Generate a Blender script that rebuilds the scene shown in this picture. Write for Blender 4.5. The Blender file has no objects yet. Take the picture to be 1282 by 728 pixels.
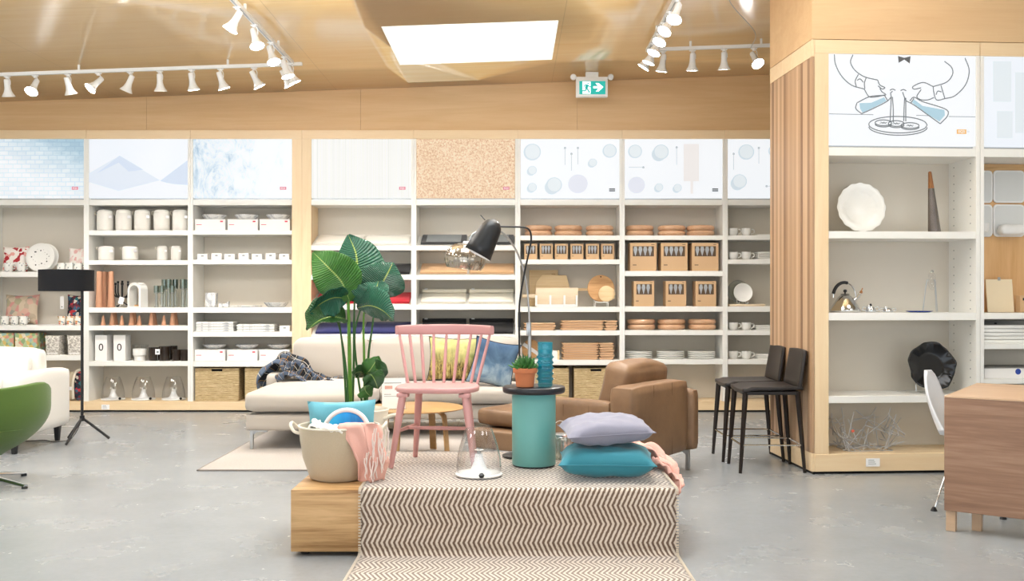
import bpy, bmesh, math, random
from mathutils import Vector, Matrix, noise
R = random.Random(7)
PI = math.pi
F = 1220.0; CX = 641.0; HY = 372.0; EH = 1.3     # focal length in px, centre column, horizon row, eye height
COL = bpy.context.scene.collection

def W(px, py, Z): return Vector(((px-CX)*Z/F, Z, EH+(HY-py)*Z/F))
def XX(px, Z): return (px-CX)*Z/F
def ZZ(py, Z): return EH+(HY-py)*Z/F

# ------------------------------------------------------------------ mesh builder
class MB:
    def __init__(s):
        s.bm = bmesh.new(); s.uv = s.bm.loops.layers.uv.new('UVMap')
    def _xf(s, verts, M):
        if M is not None: bmesh.ops.transform(s.bm, matrix=M, verts=verts)
    def box(s, x0, y0, z0, x1, y1, z1, bev=0, seg=2, M=None):
        g = bmesh.ops.create_cube(s.bm, size=1)
        vs = g['verts']
        T = Matrix.Translation(((x0+x1)/2, (y0+y1)/2, (z0+z1)/2)) @ Matrix.Diagonal((abs(x1-x0), abs(y1-y0), abs(z1-z0), 1))
        bmesh.ops.transform(s.bm, matrix=T, verts=vs)
        if bev > 0:
            es = list({e for v in vs for e in v.link_edges})
            r = bmesh.ops.bevel(s.bm, geom=es, offset=bev, segments=seg, affect='EDGES', profile=0.5)
            vs = list({v for f in r['faces'] for v in f.verts} | {v for v in vs if v.is_valid})
        s._xf(vs, M); return s
    def lathe(s, prof, n=24, M=None, cap=True, wob=None):
        rings = []
        for (r, z) in prof:
            ring = []
            for i in range(n):
                a = 2*PI*i/n; rr = r*(wob(a, z) if wob else 1)
                ring.append(s.bm.verts.new((rr*math.cos(a), rr*math.sin(a), z)))
            rings.append(ring)
        for a, b in zip(rings, rings[1:]):
            for i in range(n):
                j = (i+1) % n
                s.bm.faces.new((a[i], a[j], b[j], b[i]))
        if cap:
            if prof[0][0] > 1e-5: s.bm.faces.new(rings[0][::-1])
            if prof[-1][0] > 1e-5: s.bm.faces.new(rings[-1])
        s._xf([v for r in rings for v in r], M); return s
    def cyl(s, x, y, z0, z1, r, r2=None, n=20, bev=0, M=None):
        r2 = r if r2 is None else r2
        b = min(bev, abs(z1-z0)/2.01)
        p = [(r-b, z0), (r, z0+b), (r2, z1-b), (r2-b, z1)] if b > 0 else [(r, z0), (r2, z1)]
        T = Matrix.Translation((x, y, 0))
        return s.lathe(p, n, T if M is None else M @ T)
    def tube(s, pts, rad, n=8, closed=False, cap=True, M=None, flat=1.0):
        pts = [Vector(p) for p in pts]; m = len(pts)
        rad = list(rad) if hasattr(rad, '__len__') else [rad]*m
        def tan(i):
            if closed: d = pts[(i+1) % m]-pts[i-1]
            else: d = pts[min(i+1, m-1)]-pts[max(i-1, 0)]
            return d.normalized()
        t = tan(0); up = Vector((0, 0, 1)) if abs(t.z) < .9 else Vector((0, 1, 0))
        nrm = (up-t*up.dot(t)).normalized(); rings = []
        for i in range(m):
            t = tan(i); nrm = (nrm-t*nrm.dot(t)).normalized(); b = t.cross(nrm)
            rings.append([s.bm.verts.new(pts[i]+(nrm*math.cos(2*PI*k/n)*flat+b*math.sin(2*PI*k/n))*rad[i]) for k in range(n)])
        prs = list(zip(rings, rings[1:]))+([(rings[-1], rings[0])] if closed else [])
        for a, b in prs:
            for k in range(n):
                l = (k+1) % n
                s.bm.faces.new((a[k], a[l], b[l], b[k]))
        if cap and not closed:
            s.bm.faces.new(rings[0][::-1]); s.bm.faces.new(rings[-1])
        s._xf([v for r in rings for v in r], M); return s
    def prism(s, poly, y0, y1, M=None, bev=0):
        """poly in XZ extruded along Y"""
        a = [s.bm.verts.new((p[0], y0, p[1])) for p in poly]
        b = [s.bm.verts.new((p[0], y1, p[1])) for p in poly]
        n = len(poly); fs = []
        fs.append(s.bm.faces.new(a)); fs.append(s.bm.faces.new(b[::-1]))
        for i in range(n):
            j = (i+1) % n
            fs.append(s.bm.faces.new((a[j], a[i], b[i], b[j])))
        vs = a+b
        if bev > 0:
            es = list({e for f in fs[:2] for e in f.edges})
            r = bmesh.ops.bevel(s.bm, geom=es, offset=bev, segments=2, affect='EDGES', profile=.5)
            vs = list({v for f in r['faces'] for v in f.verts} | {v for v in vs if v.is_valid})
        s._xf(vs, M); return s
    def grid(s, fn, nu, nv, closeu=False, M=None, thick=0, us=1, vs_=1):
        P = [[s.bm.verts.new(fn(i/(nu if closeu else nu-1), j/(nv-1))) for j in range(nv)] for i in range(nu)]
        fs = []
        for i in range(nu if closeu else nu-1):
            for j in range(nv-1):
                k = (i+1) % nu
                try: f = s.bm.faces.new((P[i][j], P[k][j], P[k][j+1], P[i][j+1]))
                except ValueError: continue
                uv = [(i, j), (i+1, j), (i+1, j+1), (i, j+1)]
                for l, (a, b) in zip(f.loops, uv): l[s.uv].uv = (a/max(nu-1, 1)*us, b/(nv-1)*vs_)
                fs.append(f)
        allv = [v for r in P for v in r]
        if thick:
            bmesh.ops.recalc_face_normals(s.bm, faces=fs)
            r = bmesh.ops.solidify(s.bm, geom=fs, thickness=thick)
            allv += [g for g in r['geom'] if isinstance(g, bmesh.types.BMVert)]
        s._xf(list(set(allv)), M); return s
    def pillow(s, w, h, t, n=16, pinch=.07, M=None, seed=0, crumple=.0, sag=1.0):
        """closed cushion: w x h in the XZ plane, thickness t along Y"""
        def pt(u, v, sd):
            a = 2*u-1; b = 2*v-1
            e = (max(0, 1-abs(a)**3.4)*max(0, 1-abs(b)**3.4))**.5
            x = a*w/2*(1-pinch*(1-b*b)*abs(a)**3); z = b*h/2*(1-pinch*(1-a*a)*abs(b)**3)
            y = sd*t/2*e
            if crumple:
                q = noise.noise(Vector((a*2.2+seed, b*2.2, sd*.7)))*crumple+noise.noise(Vector((a*5+seed, b*5, sd)))*crumple*.4
                y += q*e; z += q*.5*(1-abs(b))
            return (x, y, z)
        for sd in (-1, 1):
            s.grid(lambda u, v: pt(u, v, sd), n, n, M=None)
        bmesh.ops.remove_doubles(s.bm, verts=s.bm.verts[:], dist=1e-5)
        s._xf(s.bm.verts[:], M); return s
    def softbox(s, w, d, h, r=.05, puff=.02, n=14, M=None, seed=0, wr=.0):
        """upholstery block centred in x,y with base at z=0: rounded and puffed"""
        tmp = bmesh.new(); bmesh.ops.create_cube(tmp, size=2)
        bmesh.ops.subdivide_edges(tmp, edges=tmp.edges[:], cuts=n, use_grid_fill=True)
        vm = {}
        for v in tmp.verts:
            a, b, c = v.co
            P = Vector((a*w/2, b*d/2, c*h/2))
            core = Vector((max(-w/2+r, min(w/2-r, P.x)), max(-d/2+r, min(d/2-r, P.y)), max(-h/2+r, min(h/2-r, P.z))))
            dl = P-core
            if dl.length > 1e-9: P = core+dl.normalized()*min(r, max(dl.length, r))
            k = (1-a*a)*(1-b*b); P.z += puff*k*(1 if c > 0 else -.0)*(abs(c) == 1)
            k = (1-a*a)*(1-c*c); P.y += puff*.6*k*b*(abs(b) == 1)
            k = (1-b*b)*(1-c*c); P.x += puff*.6*k*a*(abs(a) == 1)
            if wr: P += P.normalized()*noise.noise(P*6+Vector((seed, 0, 0)))*wr
            vm[v] = s.bm.verts.new((P.x, P.y, P.z+h/2))
        for f in tmp.faces: s.bm.faces.new([vm[v] for v in f.verts])
        tmp.free()
        s._xf(list(vm.values()), M); return s
    def build(s, name, mat, parent=None, loc=None, rot=None, smooth=38):
        bm = s.bm
        bmesh.ops.recalc_face_normals(bm, faces=bm.faces[:])
        lim = math.radians(smooth)
        for f in bm.faces: f.smooth = True
        for e in bm.edges:
            if len(e.link_faces) == 2:
                if e.link_faces[0].normal.length > 0 and e.link_faces[1].normal.length > 0 and e.calc_face_angle(0) > lim: e.smooth = False
        me = bpy.data.meshes.new(name); bm.to_mesh(me); bm.free()
        if isinstance(mat, (list, tuple)):
            for m in mat: me.materials.append(m)
        else: me.materials.append(mat)
        o = bpy.data.objects.new(name, me); COL.objects.link(o)
        if parent is not None: o.parent = parent
        if loc is not None: o.location = loc
        if rot is not None: o.rotation_euler = rot
        return o

def tag(o, label=None, cat=None, group=None, kind=None):
    if label: o['label'] = label
    if cat: o['category'] = cat
    if group: o['group'] = group
    if kind: o['kind'] = kind
    return o
def thing(name, label, cat, loc=(0, 0, 0), rz=0, group=None):
    o = bpy.data.objects.new(name, None); COL.objects.link(o)
    o.empty_display_size = .05
    o.location = loc; o.rotation_euler = (0, 0, rz)
    return tag(o, label, cat, group)
def struct(o): o['kind'] = 'structure'; return o
CH = {}
def kids(o): return [c for c in bpy.data.objects if c.parent == o]
def dup(root, loc, rz=None, label=None, group=None):
    """copies a thing, its parts and their sub-parts"""
    def cp(o, par):
        c = o.copy(); COL.objects.link(c); c.parent = par
        if o.name not in CH: CH[o.name] = kids(o)
        for k in CH[o.name]: cp(k, c)
        return c
    r = cp(root, None); r.location = loc
    if rz is not None: r.rotation_euler = (0, 0, rz)
    if label: r['label'] = label
    if group: r['group'] = group
    return r
def RotM(ax, ang): return Matrix.Rotation(ang, 4, ax)
def TM(x, y, z): return Matrix.Translation((x, y, z))
def bez(pts, n):
    """smooth curve through points (Catmull-Rom)"""
    pts = [Vector(p) for p in pts]; out = []
    P = [pts[0]*2-pts[1]]+pts+[pts[-1]*2-pts[-2]]
    for i in range(1, len(P)-2):
        for k in range(n):
            t = k/n
            out.append(.5*((2*P[i])+(-P[i-1]+P[i+1])*t+(2*P[i-1]-5*P[i]+4*P[i+1]-P[i+2])*t*t+(-P[i-1]+3*P[i]-3*P[i+1]+P[i+2])*t**3))
    out.append(pts[-1]); return out

# ------------------------------------------------------------------ materials
def lin(c):
    if isinstance(c, str): c = tuple(int(c[i:i+2], 16)/255 for i in (0, 2, 4))
    return tuple((x/12.92 if x <= .04045 else ((x+.055)/1.055)**2.4) for x in c)+(1,)
class NT:
    def __init__(s, name):
        s.m = bpy.data.materials.new(name); s.m.use_nodes = True
        s.t = s.m.node_tree; s.n = s.t.nodes; s.l = s.t.links
        s.b = s.n['Principled BSDF']
    def new(s, ty, **kw):
        nd = s.n.new(ty)
        for k, v in kw.items(): setattr(nd, k, v)
        return nd
    def link(s, a, b): s.l.new(a, b)
    def coord(s, kind='Object', scale=(1, 1, 1), rot=(0, 0, 0), loc=(0, 0, 0)):
        tc = s.new('ShaderNodeTexCoord'); mp = s.new('ShaderNodeMapping')
        mp.inputs['Scale'].default_value = scale; mp.inputs['Rotation'].default_value = rot; mp.inputs['Location'].default_value = loc
        s.link(tc.outputs[kind], mp.inputs[0]); return mp.outputs[0]
    def noise(s, vec, scale, detail=4, rough=.5, dist=0):
        n = s.new('ShaderNodeTexNoise'); n.inputs['Scale'].default_value = scale; n.inputs['Detail'].default_value = detail
        n.inputs['Roughness'].default_value = rough; n.inputs['Distortion'].default_value = dist
        s.link(vec, n.inputs['Vector']); return n.outputs[0]
    def ramp(s, fac, stops, interp='LINEAR'):
        r = s.new('ShaderNodeValToRGB'); r.color_ramp.interpolation = interp
        e = r.color_ramp.elements
        while len(e) < len(stops): e.new(.5)
        for el, (p, c) in zip(e, stops): el.position = p; el.color = lin(c)
        s.link(fac, r.inputs[0]); return r.outputs[0]
    def math(s, op, a, b=None, c=None):
        m = s.new('ShaderNodeMath', operation=op)
        for i, v in enumerate((a, b, c)):
            if v is None: continue
            if isinstance(v, (int, float)): m.inputs[i].default_value = v
            else: s.link(v, m.inputs[i])
        return m.outputs[0]
    def mix(s, fac, a, b, mode='MIX'):
        m = s.new('ShaderNodeMix', data_type='RGBA', blend_type=mode)
        for sock, v in ((m.inputs[0], fac), (m.inputs[6], a), (m.inputs[7], b)):
            if isinstance(v, (int, float)): sock.default_value = v
            elif isinstance(v, (str, tuple)): sock.default_value = lin(v) if isinstance(v, str) else v
            else: s.link(v, sock)
        return m.outputs[2]
    def bump(s, h, strength=.3, dist=.01):
        b = s.new('ShaderNodeBump'); b.inputs['Strength'].default_value = strength; b.inputs['Distance'].default_value = dist
        s.link(h, b.inputs['Height']); s.link(b.outputs[0], s.b.inputs['Normal'])
    def color(s, c):
        if isinstance(c, str): s.b.inputs['Base Color'].default_value = lin(c)
        else: s.link(c, s.b.inputs['Base Color'])
    def set(s, **kw):
        for k, v in kw.items(): s.b.inputs[k.replace('_', ' ')].default_value = v
        return s
def plain(name, c, rough=.5, metal=0, spec=.5, vary=.05, **kw):
    t = NT(name)
    v = t.coord(); n = t.noise(v, 9, 3)
    base = lin(c)
    lo = tuple(x*(1-vary) for x in base[:3])+(1,); hi = tuple(min(1, x*(1+vary)) for x in base[:3])+(1,)
    t.color(t.mix(n, lo, hi)); t.set(Roughness=rough, Metallic=metal, Specular_IOR_Level=spec)
    for k, val in kw.items(): t.b.inputs[k.replace('_', ' ')].default_value = val
    return t.m
def wood(name, c1, c2, axis='x', rough=.45, freq=1.0, c3=None, contrast=(.35, .65), coat=0, rings=False):
    t = NT(name)
    sc = {'x': (.6, 9, 9), 'y': (9, .6, 9), 'z': (9, 9, .6)}[axis]
    sc = tuple(x*freq for x in sc)
    v = t.coord('Object', sc)
    a = t.noise(v, 1.2, 6, .6, 1.2); b = t.noise(v, 9, 4, .6, .3)
    f = t.math('ADD', t.math('MULTIPLY', a, .75), t.math('MULTIPLY', b, .25))
    st = [(contrast[0], c1), (contrast[1], c2)]
    if c3: st = [(contrast[0], c3), ((contrast[0]+contrast[1])/2, c1), (contrast[1], c2)]
    t.color(t.ramp(f, st)); t.set(Roughness=rough)
    if coat: t.set(Coat_Weight=coat, Coat_Roughness=.15)
    t.bump(b, .05, .002)
    return t.m
def fabric(name, c1, c2=None, scale=260, rough=.9, bump=.25, sheen=.2, uvk='Object'):
    t = NT(name); v = t.coord(uvk)
    n = t.noise(v, scale, 2, .7); m = t.noise(v, 3, 3)
    c2 = c2 or c1
    t.color(t.mix(t.math('ADD', t.math('MULTIPLY', n, .6), t.math('MULTIPLY', m, .4)), c1, c2))
    t.set(Roughness=rough, Sheen_Weight=sheen); t.bump(n, bump, .002)
    return t.m
def glassy(name, c='ffffff', rough=.02, tint=.08, gloss=.14):
    """thin glass: mostly see-through, fresnel reflections on top"""
    m = bpy.data.materials.new(name); m.use_nodes = True; t = m.node_tree; t.nodes.clear()
    out = t.nodes.new('ShaderNodeOutputMaterial'); tr = t.nodes.new('ShaderNodeBsdfTransparent'); gl = t.nodes.new('ShaderNodeBsdfGlossy')
    fr = t.nodes.new('ShaderNodeLayerWeight'); fr.inputs[0].default_value = .5; pw = t.nodes.new('ShaderNodeMath'); pw.operation = 'POWER'; pw.inputs[1].default_value = 3.5; mx = t.nodes.new('ShaderNodeMixShader'); ma = t.nodes.new('ShaderNodeMath')
    tex = t.nodes.new('ShaderNodeTexNoise'); tex.inputs['Scale'].default_value = 4
    rp = t.nodes.new('ShaderNodeMapRange'); rp.inputs[3].default_value = rough; rp.inputs[4].default_value = rough+.03
    t.links.new(tex.outputs[0], rp.inputs[0]); t.links.new(rp.outputs[0], gl.inputs['Roughness'])
    ma.operation = 'MULTIPLY_ADD'; ma.inputs[1].default_value = .7; ma.inputs[2].default_value = gloss
    c = lin(c); tr.inputs[0].default_value = tuple(1-(1-x)*1.0 for x in c[:3])+(1,)
    tr.inputs[0].default_value = tuple(x*(1-tint) for x in c[:3])+(1,)
    t.links.new(fr.outputs[1], pw.inputs[0]); t.links.new(pw.outputs[0], ma.inputs[0]); t.links.new(ma.outputs[0], mx.inputs[0])
    t.links.new(tr.outputs[0], mx.inputs[1]); t.links.new(gl.outputs[0], mx.inputs[2]); t.links.new(mx.outputs[0], out.inputs[0])
    return m
def emit(name, c, s=1.0):
    t = NT(name); t.color('000000' if False else c); t.b.inputs['Emission Color'].default_value = lin(c); t.b.inputs['Emission Strength'].default_value = s
    return t.m
def emit_tex(t, col, s, spec=.3):
    """backlit print: the colour glows evenly"""
    t.link(col, t.b.inputs['Emission Color']); t.b.inputs['Emission Strength'].default_value = s
    d = t.new('ShaderNodeRGB'); d.outputs[0].default_value = (.1, .1, .1, 1); t.link(d.outputs[0], t.b.inputs['Base Color'])
    t.set(Roughness=.4, Specular_IOR_Level=spec); return t.m

M = {}
M['white'] = plain('white_laminate', 'f5f4ef', .45, vary=.015)
M['cream'] = plain('cream_laminate', 'd8d0c2', .5, vary=.015)
M['maple'] = wood('light_maple', 'edcfa4', 'f4dcb6', 'x', .4)
M['maple_v'] = wood('light_maple_upright', 'edcfa4', 'f4dcb6', 'z', .4)
M['ply'] = wood('plywood_wall', 'd4ad7c', 'e4c294', 'x', .5, .55, contrast=(.3, .7))
M['oak'] = wood('platform_oak', 'c39a68', 'd9b280', 'x', .45, .8, '946a3c', (.38, .6))
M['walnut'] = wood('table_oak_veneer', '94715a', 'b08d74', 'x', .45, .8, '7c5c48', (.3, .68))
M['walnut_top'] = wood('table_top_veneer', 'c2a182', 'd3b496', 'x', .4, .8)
M['board'] = wood('pale_board', 'e6c592', 'f2d8ac', 'x', .5, 2)
M['board2'] = wood('acacia_board', 'c48f58', 'e0b27c', 'x', .5, 3)
M['birch'] = wood('birch_board', 'e6cfae', 'efdcc0', 'x', .5, 2)
M['tray'] = wood('bread_wood', 'cf9f7a', 'e2bb98', 'x', .35, 5, coat=.4)
M['kraft'] = fabric('kraft_card', 'd9b68e', 'cfaa80', 120, .8, .05, 0)
M['ceramic'] = plain('white_ceramic', 'f4f3ee', .18, vary=.01)
M['knit'] = fabric('white_knit', 'f8f5ee', 'ebe7de', 110, .95, .6)
M['card'] = plain('white_card', 'f4f2ef', .6, vary=.01)
M['paper'] = plain('price_card', 'ffffff', .6, vary=.01)
M['ink'] = plain('black_ink', '1c1c1e', .6)
M['grey_ink'] = plain('grey_ink', '8f9496', .6)
M['red'] = plain('red_print', 'd8425a', .5)
M['black'] = plain('black_powder_coat', '17181b', .42)
M['blackgloss'] = plain('black_gloss', '111216', .18)
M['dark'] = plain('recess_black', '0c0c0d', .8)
M['chrome'] = plain('chrome', 'd8dadc', .12, 1.0, vary=.01)
M['steel'] = plain('brushed_steel', 'b8babb', .3, 1.0)
M['wmetal'] = plain('white_enamel', 'f1f1ef', .35, vary=.01)
M['copper'] = plain('copper_wash', 'd8a282', .42, .15)
M['glass'] = glassy('clear_glass', 'ffffff', .02, .03, .06)
M['glassgreen'] = glassy('green_tinted_glass', 'c4d8c8', .05, .05, .22)
M['frost'] = glassy('frosted_glass', 'eef4f0', .3, .05, .3)
M['smoke'] = glassy('smoky_dark_glass', '4a3c33', .05, .2, .1)
# ------------------------------------------------------------------ room shell
ZB = 11.0                       # front plane of the shelving along the back wall
SB = F/ZB
def xb(px): return (px-CX)/SB
def zb(py): return EH+(HY-py)/SB
def ceil_z(x): return 3.714+.0352*x
XL, XR, YF = -8.0, 7.5, -3.0

def concrete():
    t = NT('polished_concrete'); v = t.coord()
    a = t.noise(v, .5, 5, .55, .2); b = t.noise(v, 2.6, 6, .6, .25); c = t.noise(v, 28, 4, .6)
    f = t.math('ADD', t.math('MULTIPLY', a, .5), t.math('ADD', t.math('MULTIPLY', b, .33), t.math('MULTIPLY', c, .17)))
    col = t.ramp(f, [(.28, '84878a'), (.5, '93979a'), (.78, 'a2a6a8')])
    # saw-cut joints
    sx = t.new('ShaderNodeSeparateXYZ'); t.link(v, sx.inputs[0])
    def joint(sock, off, per):
        d = t.math('ABSOLUTE', t.math('SUBTRACT', t.math('FRACT', t.math('DIVIDE', t.math('ADD', sock, off), per)), .5))
        return t.math('LESS_THAN', d, .004/per)
    j = t.math('MAXIMUM', joint(sx.outputs[0], .35+200, 3.6), joint(sx.outputs[1], 1.1, 3.6))
    t.color(t.mix(t.math('MULTIPLY', j, .45), col, '5f5d5a'))
    r = t.new('ShaderNodeMapRange'); t.link(b, r.inputs[0]); r.inputs[3].default_value = .25; r.inputs[4].default_value = .29
    t.link(r.outputs[0], t.b.inputs['Roughness']); t.set(Specular_IOR_Level=.55)
    return t.m
def ceiling_ply():
    t = NT('varnished_ceiling_plywood'); v = t.coord('Object', (.5, 5, 5))
    a = t.noise(v, 1.1, 6, .6, 1.0); b = t.noise(v, 7, 4, .6, .3)
    f = t.math('ADD', t.math('MULTIPLY', a, .75), t.math('MULTIPLY', b, .25))
    col = t.ramp(f, [(.3, 'f0c682'), (.7, 'fbdca6')])
    v2 = t.coord(); sx = t.new('ShaderNodeSeparateXYZ'); t.link(v2, sx.inputs[0])
    def joint(sock, off, per):
        d = t.math('ABSOLUTE', t.math('SUBTRACT', t.math('FRACT', t.math('DIVIDE', t.math('ADD', sock, off), per)), .5))
        return t.math('LESS_THAN', d, .003/per)
    j = t.math('MAXIMUM', joint(sx.outputs[0], 24.4-.45+1.22, 2.44), joint(sx.outputs[1], .2, 1.22))
    t.color(t.mix(t.math('MULTIPLY', j, .35), col, '9a7348'))
    t.set(Roughness=.3, Specular_IOR_Level=.5, Coat_Weight=.7, Coat_Roughness=.12, Coat_IOR=1.5); t.bump(a, .02, .01); return t.m
M['acrylic'] = plain('opal_acrylic', 'ffffff', .5)
M['concrete'] = concrete(); M['ceil'] = ceiling_ply()
M['plaster'] = plain('white_plaster', 'efece4', .8, vary=.01)

b = MB(); b.box(XL, YF, -.12, XR, 11.6, 0)
struct(b.build('floor', M['concrete']))
# ceiling: a sloping slab with two skylight openings
SK = [(-1.15, .41, 8.55, 9.97), (-1.3, 1.1, 4.0, 5.6)]
b = MB()
xs = sorted({XL, XR, *[s[0] for s in SK], *[s[1] for s in SK]}); ys = sorted({YF, 11.6, *[s[2] for s in SK], *[s[3] for s in SK]})
for i in range(len(xs)-1):
    for j in range(len(ys)-1):
        cx, cy = (xs[i]+xs[i+1])/2, (ys[j]+ys[j+1])/2
        if any(s[0] < cx < s[1] and s[2] < cy < s[3] for s in SK): continue
        vs = [b.bm.verts.new((x, y, ceil_z(x)+dz)) for dz in (0, .2) for (x, y) in ((xs[i], ys[j]), (xs[i+1], ys[j]), (xs[i+1], ys[j+1]), (xs[i], ys[j+1]))]
        for q in ((0, 1, 2, 3), (4, 5, 6, 7), (0, 1, 5, 4), (1, 2, 6, 5), (2, 3, 7, 6), (3, 0, 4, 7)): b.bm.faces.new([vs[k] for k in q])
bmesh.ops.remove_doubles(b.bm, verts=b.bm.verts[:], dist=1e-4)
struct(b.build('ceiling', M['ceil']))
for k, (x0, x1, y0, y1) in enumerate(SK):
    b = MB(); t = .02; zt = ceil_z(x1)+.85; z0 = ceil_z(x0)+.004; z1 = ceil_z(x1)+.004
    for (ax, bx, ay, by) in ((x0-t, x0+.002, y0-t, y1+t), (x1-.002, x1+t, y0-t, y1+t), (x0, x1, y0-t, y0+.002), (x0, x1, y1-.002, y1+t)):
        zz = lambda x: ceil_z(x)+.001
        vs = [b.bm.verts.new(p) for p in ((ax, ay, zz(ax)), (bx, ay, zz(bx)), (bx, by, zz(bx)), (ax, by, zz(ax)), (ax, ay, zt), (bx, ay, zt), (bx, by, zt), (ax, by, zt))]
        for q in ((0, 1, 2, 3), (4, 5, 6, 7), (0, 1, 5, 4), (1, 2, 6, 5), (2, 3, 7, 6), (3, 0, 4, 7)): b.bm.faces.new([vs[i] for i in q])
    w = struct(b.build('window_%d' % (k+1), M['plaster']))      # skylight shaft
    struct(MB().box(x0-t, y0-t, zt, x1+t, y1+t, zt+.03).build('trim_%d' % (k+4), M['acrylic']))     # opal dome panel, added to keep the sun out of the shaft
# back wall: plywood bulkhead above the shelving, plaster behind it
b = MB(); b.box(XL, 11.5, 0, XR, 11.6, 4.1); struct(b.build('wall_back', M['plaster']))
b = MB()
seams = [XL, xb(-90), xb(182), xb(451), xb(723), xb(995), XR]
for x0, x1 in zip(seams, seams[1:]):
    x0 += .0012; x1 -= .0012
    vs = [b.bm.verts.new(p) for p in [(x, y, z) for y in (11.035, 11.075) for (x, z) in ((x0, 3.12), (x1, 3.12), (x1, ceil_z(x1)), (x0, ceil_z(x0)))]]
    for q in ((0, 1, 2, 3), (4, 5, 6, 7), (0, 1, 5, 4), (1, 2, 6, 5), (2, 3, 7, 6), (3, 0, 4, 7)): b.bm.faces.new([vs[k] for k in q])
struct(b.build('trim_1', M['ply']))
b = MB(); b.box(XL, 11.078, 3.12, XR, 11.1, 3.9); struct(b.build('trim_2', M['ply']))
b = MB(); b.box(XL-.1, YF, 0, XL, 11.6, 3.9); struct(b.build('wall_left', M['plaster']))
b = MB(); b.box(XR, YF, 0, XR+.1, 11.6, 4.2); struct(b.build('wall_right', M['plaster']))
# shop front behind the camera: sill, head and mullions around tall glazing
b = MB(); b.box(XL, YF-.1, 0, XR, YF, .25); b.box(XL, YF-.1, 3.2, XR, YF, 4.1); struct(b.build('wall_front', M['plaster']))
b = MB()
for i in range(8):
    x = XL+(XR-XL)*i/7; b.box(x-.03, YF-.08, .25, x+.03, YF-.02, 3.2)
b.box(XL, YF-.08, 2.3, XR, YF-.02, 2.36)
struct(b.build('window_3', M['black']))

# ------------------------------------------------------------------ lightbox prints
def print_mat(kind):
    t = NT('lightbox_'+kind)
    if kind == 'brick':
        v = t.coord('Object', (1, 1, 1)); br = t.new('ShaderNodeTexBrick')
        mp = t.coord('Object', (1, 1, 1), (PI/2, 0, 0)); t.link(mp, br.inputs[0])
        br.inputs['Scale'].default_value = 5; br.inputs['Mortar Size'].default_value = .025
        br.inputs[1].default_value = (1, 1, 1, 1); br.inputs[2].default_value = (.86, .9, .93, 1); br.inputs[3].default_value = (.75, .84, .9, 1)
        sx = t.new('ShaderNodeSeparateXYZ'); t.link(v, sx.inputs[0])
        g = t.math('ADD', t.math('MULTIPLY', sx.outputs[0], .45), t.math('MULTIPLY', t.math('SUBTRACT', sx.outputs[2], 2.4), .9))
        n = t.noise(t.coord('Object', (1, 1, 3)), 7, 5, .7)
        f = t.math('ADD', g, t.math('MULTIPLY', t.math('SUBTRACT', n, .5), .35))
        return emit_tex(t, t.mix(1.0, br.outputs[0], t.ramp(f, [(.5, 'fbfdff'), (.85, 'd3e5ee'), (1, 'a9c8d9')]), 'MULTIPLY'), LBS)
    if kind == 'stripe':
        n = t.noise(t.coord('Object', (60, 1, .05)), 1, 3, .8)
        return emit_tex(t, t.ramp(n, [(.3, 'e2e4e2'), (.5, 'f2f2ee'), (.62, 'fbfaf6')]), LBS)
    if kind == 'marble':
        v = t.coord('Object', (1.3, 1, .8)); a = t.noise(v, 3, 8, .7, 2.2); m = t.noise(v, 7, 8, .75, 1)
        sx = t.new('ShaderNodeSeparateXYZ'); t.link(t.coord(), sx.inputs[0])
        f = t.math('ADD', t.math('MULTIPLY', a, .6), t.math('ADD', t.math('MULTIPLY', m, .4), t.math('MULTIPLY', sx.outputs[0], .14)))
        return emit_tex(t, t.ramp(f, [(.38, '9dbdd6'), (.47, 'c8dcea'), (.53, 'e4eef5'), (.62, 'f6fafd')]), LBS)
    if kind == 'cork':
        v = t.coord(); a = t.noise(v, 55, 5, .8); b = t.noise(v, 2, 2)
        f = t.math('ADD', t.math('MULTIPLY', a, .9), t.math('MULTIPLY', b, .1))
        return emit_tex(t, t.ramp(f, [(.36, 'c98f5e'), (.47, 'e8bf94'), (.56, 'f7dcb9'), (.7, 'fbead2')]), LBS)
    if kind == 'haze':
        n = t.noise(t.coord(), .8, 2)
        return emit_tex(t, t.ramp(n, [(.35, 'e9f1fa'), (.65, 'f3f7fd')]), LBS)
    n = t.noise(t.coord(), .6, 2)
    return emit_tex(t, t.ramp(n, [(.3, 'f4f8fc'), (.7, 'fafcff')]), LBS)
LBS = 1.0
PR = {k: print_mat(k) for k in ('brick', 'stripe', 'marble', 'cork', 'haze', 'plainwhite')}
def ink(name, c, s=None):
    t = NT(name); n = t.noise(t.coord(), 3, 2)
    a = lin(c); return emit_tex(t, t.mix(n, tuple(x*.97 for x in a[:3])+(1,), a), LBS if s is None else s)
INK = {'pale': ink('print_pale_blue', 'e4ecf0'), 'pale2': ink('print_blue', 'd2dfe7'), 'rim': ink('print_rim_grey', 'b7cbd8'), 'grey': ink('print_grey', 'bcc3c8'), 'lav': ink('print_lavender', 'e2e5f0'),
       'beige': ink('print_beige', 'f0ebe8'), 'red': ink('print_red', 'e2788c'), 'dark': ink('print_charcoal', '4a5258'), 'line': ink('print_line', '5c656b'), 'orange': ink('print_orange', 'f2bb6e'),
       'blue': ink('print_sky', 'a9cfdf'), 'm1': ink('print_mountain', 'e0e9f5'), 'm2': ink('print_mountain_dark', 'd2dff1'), 'm3': ink('print_snow', 'f2f6fc'), 'w': ink('print_white', 'ffffff'), 'bow': ink('print_black', '23262a')}
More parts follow.
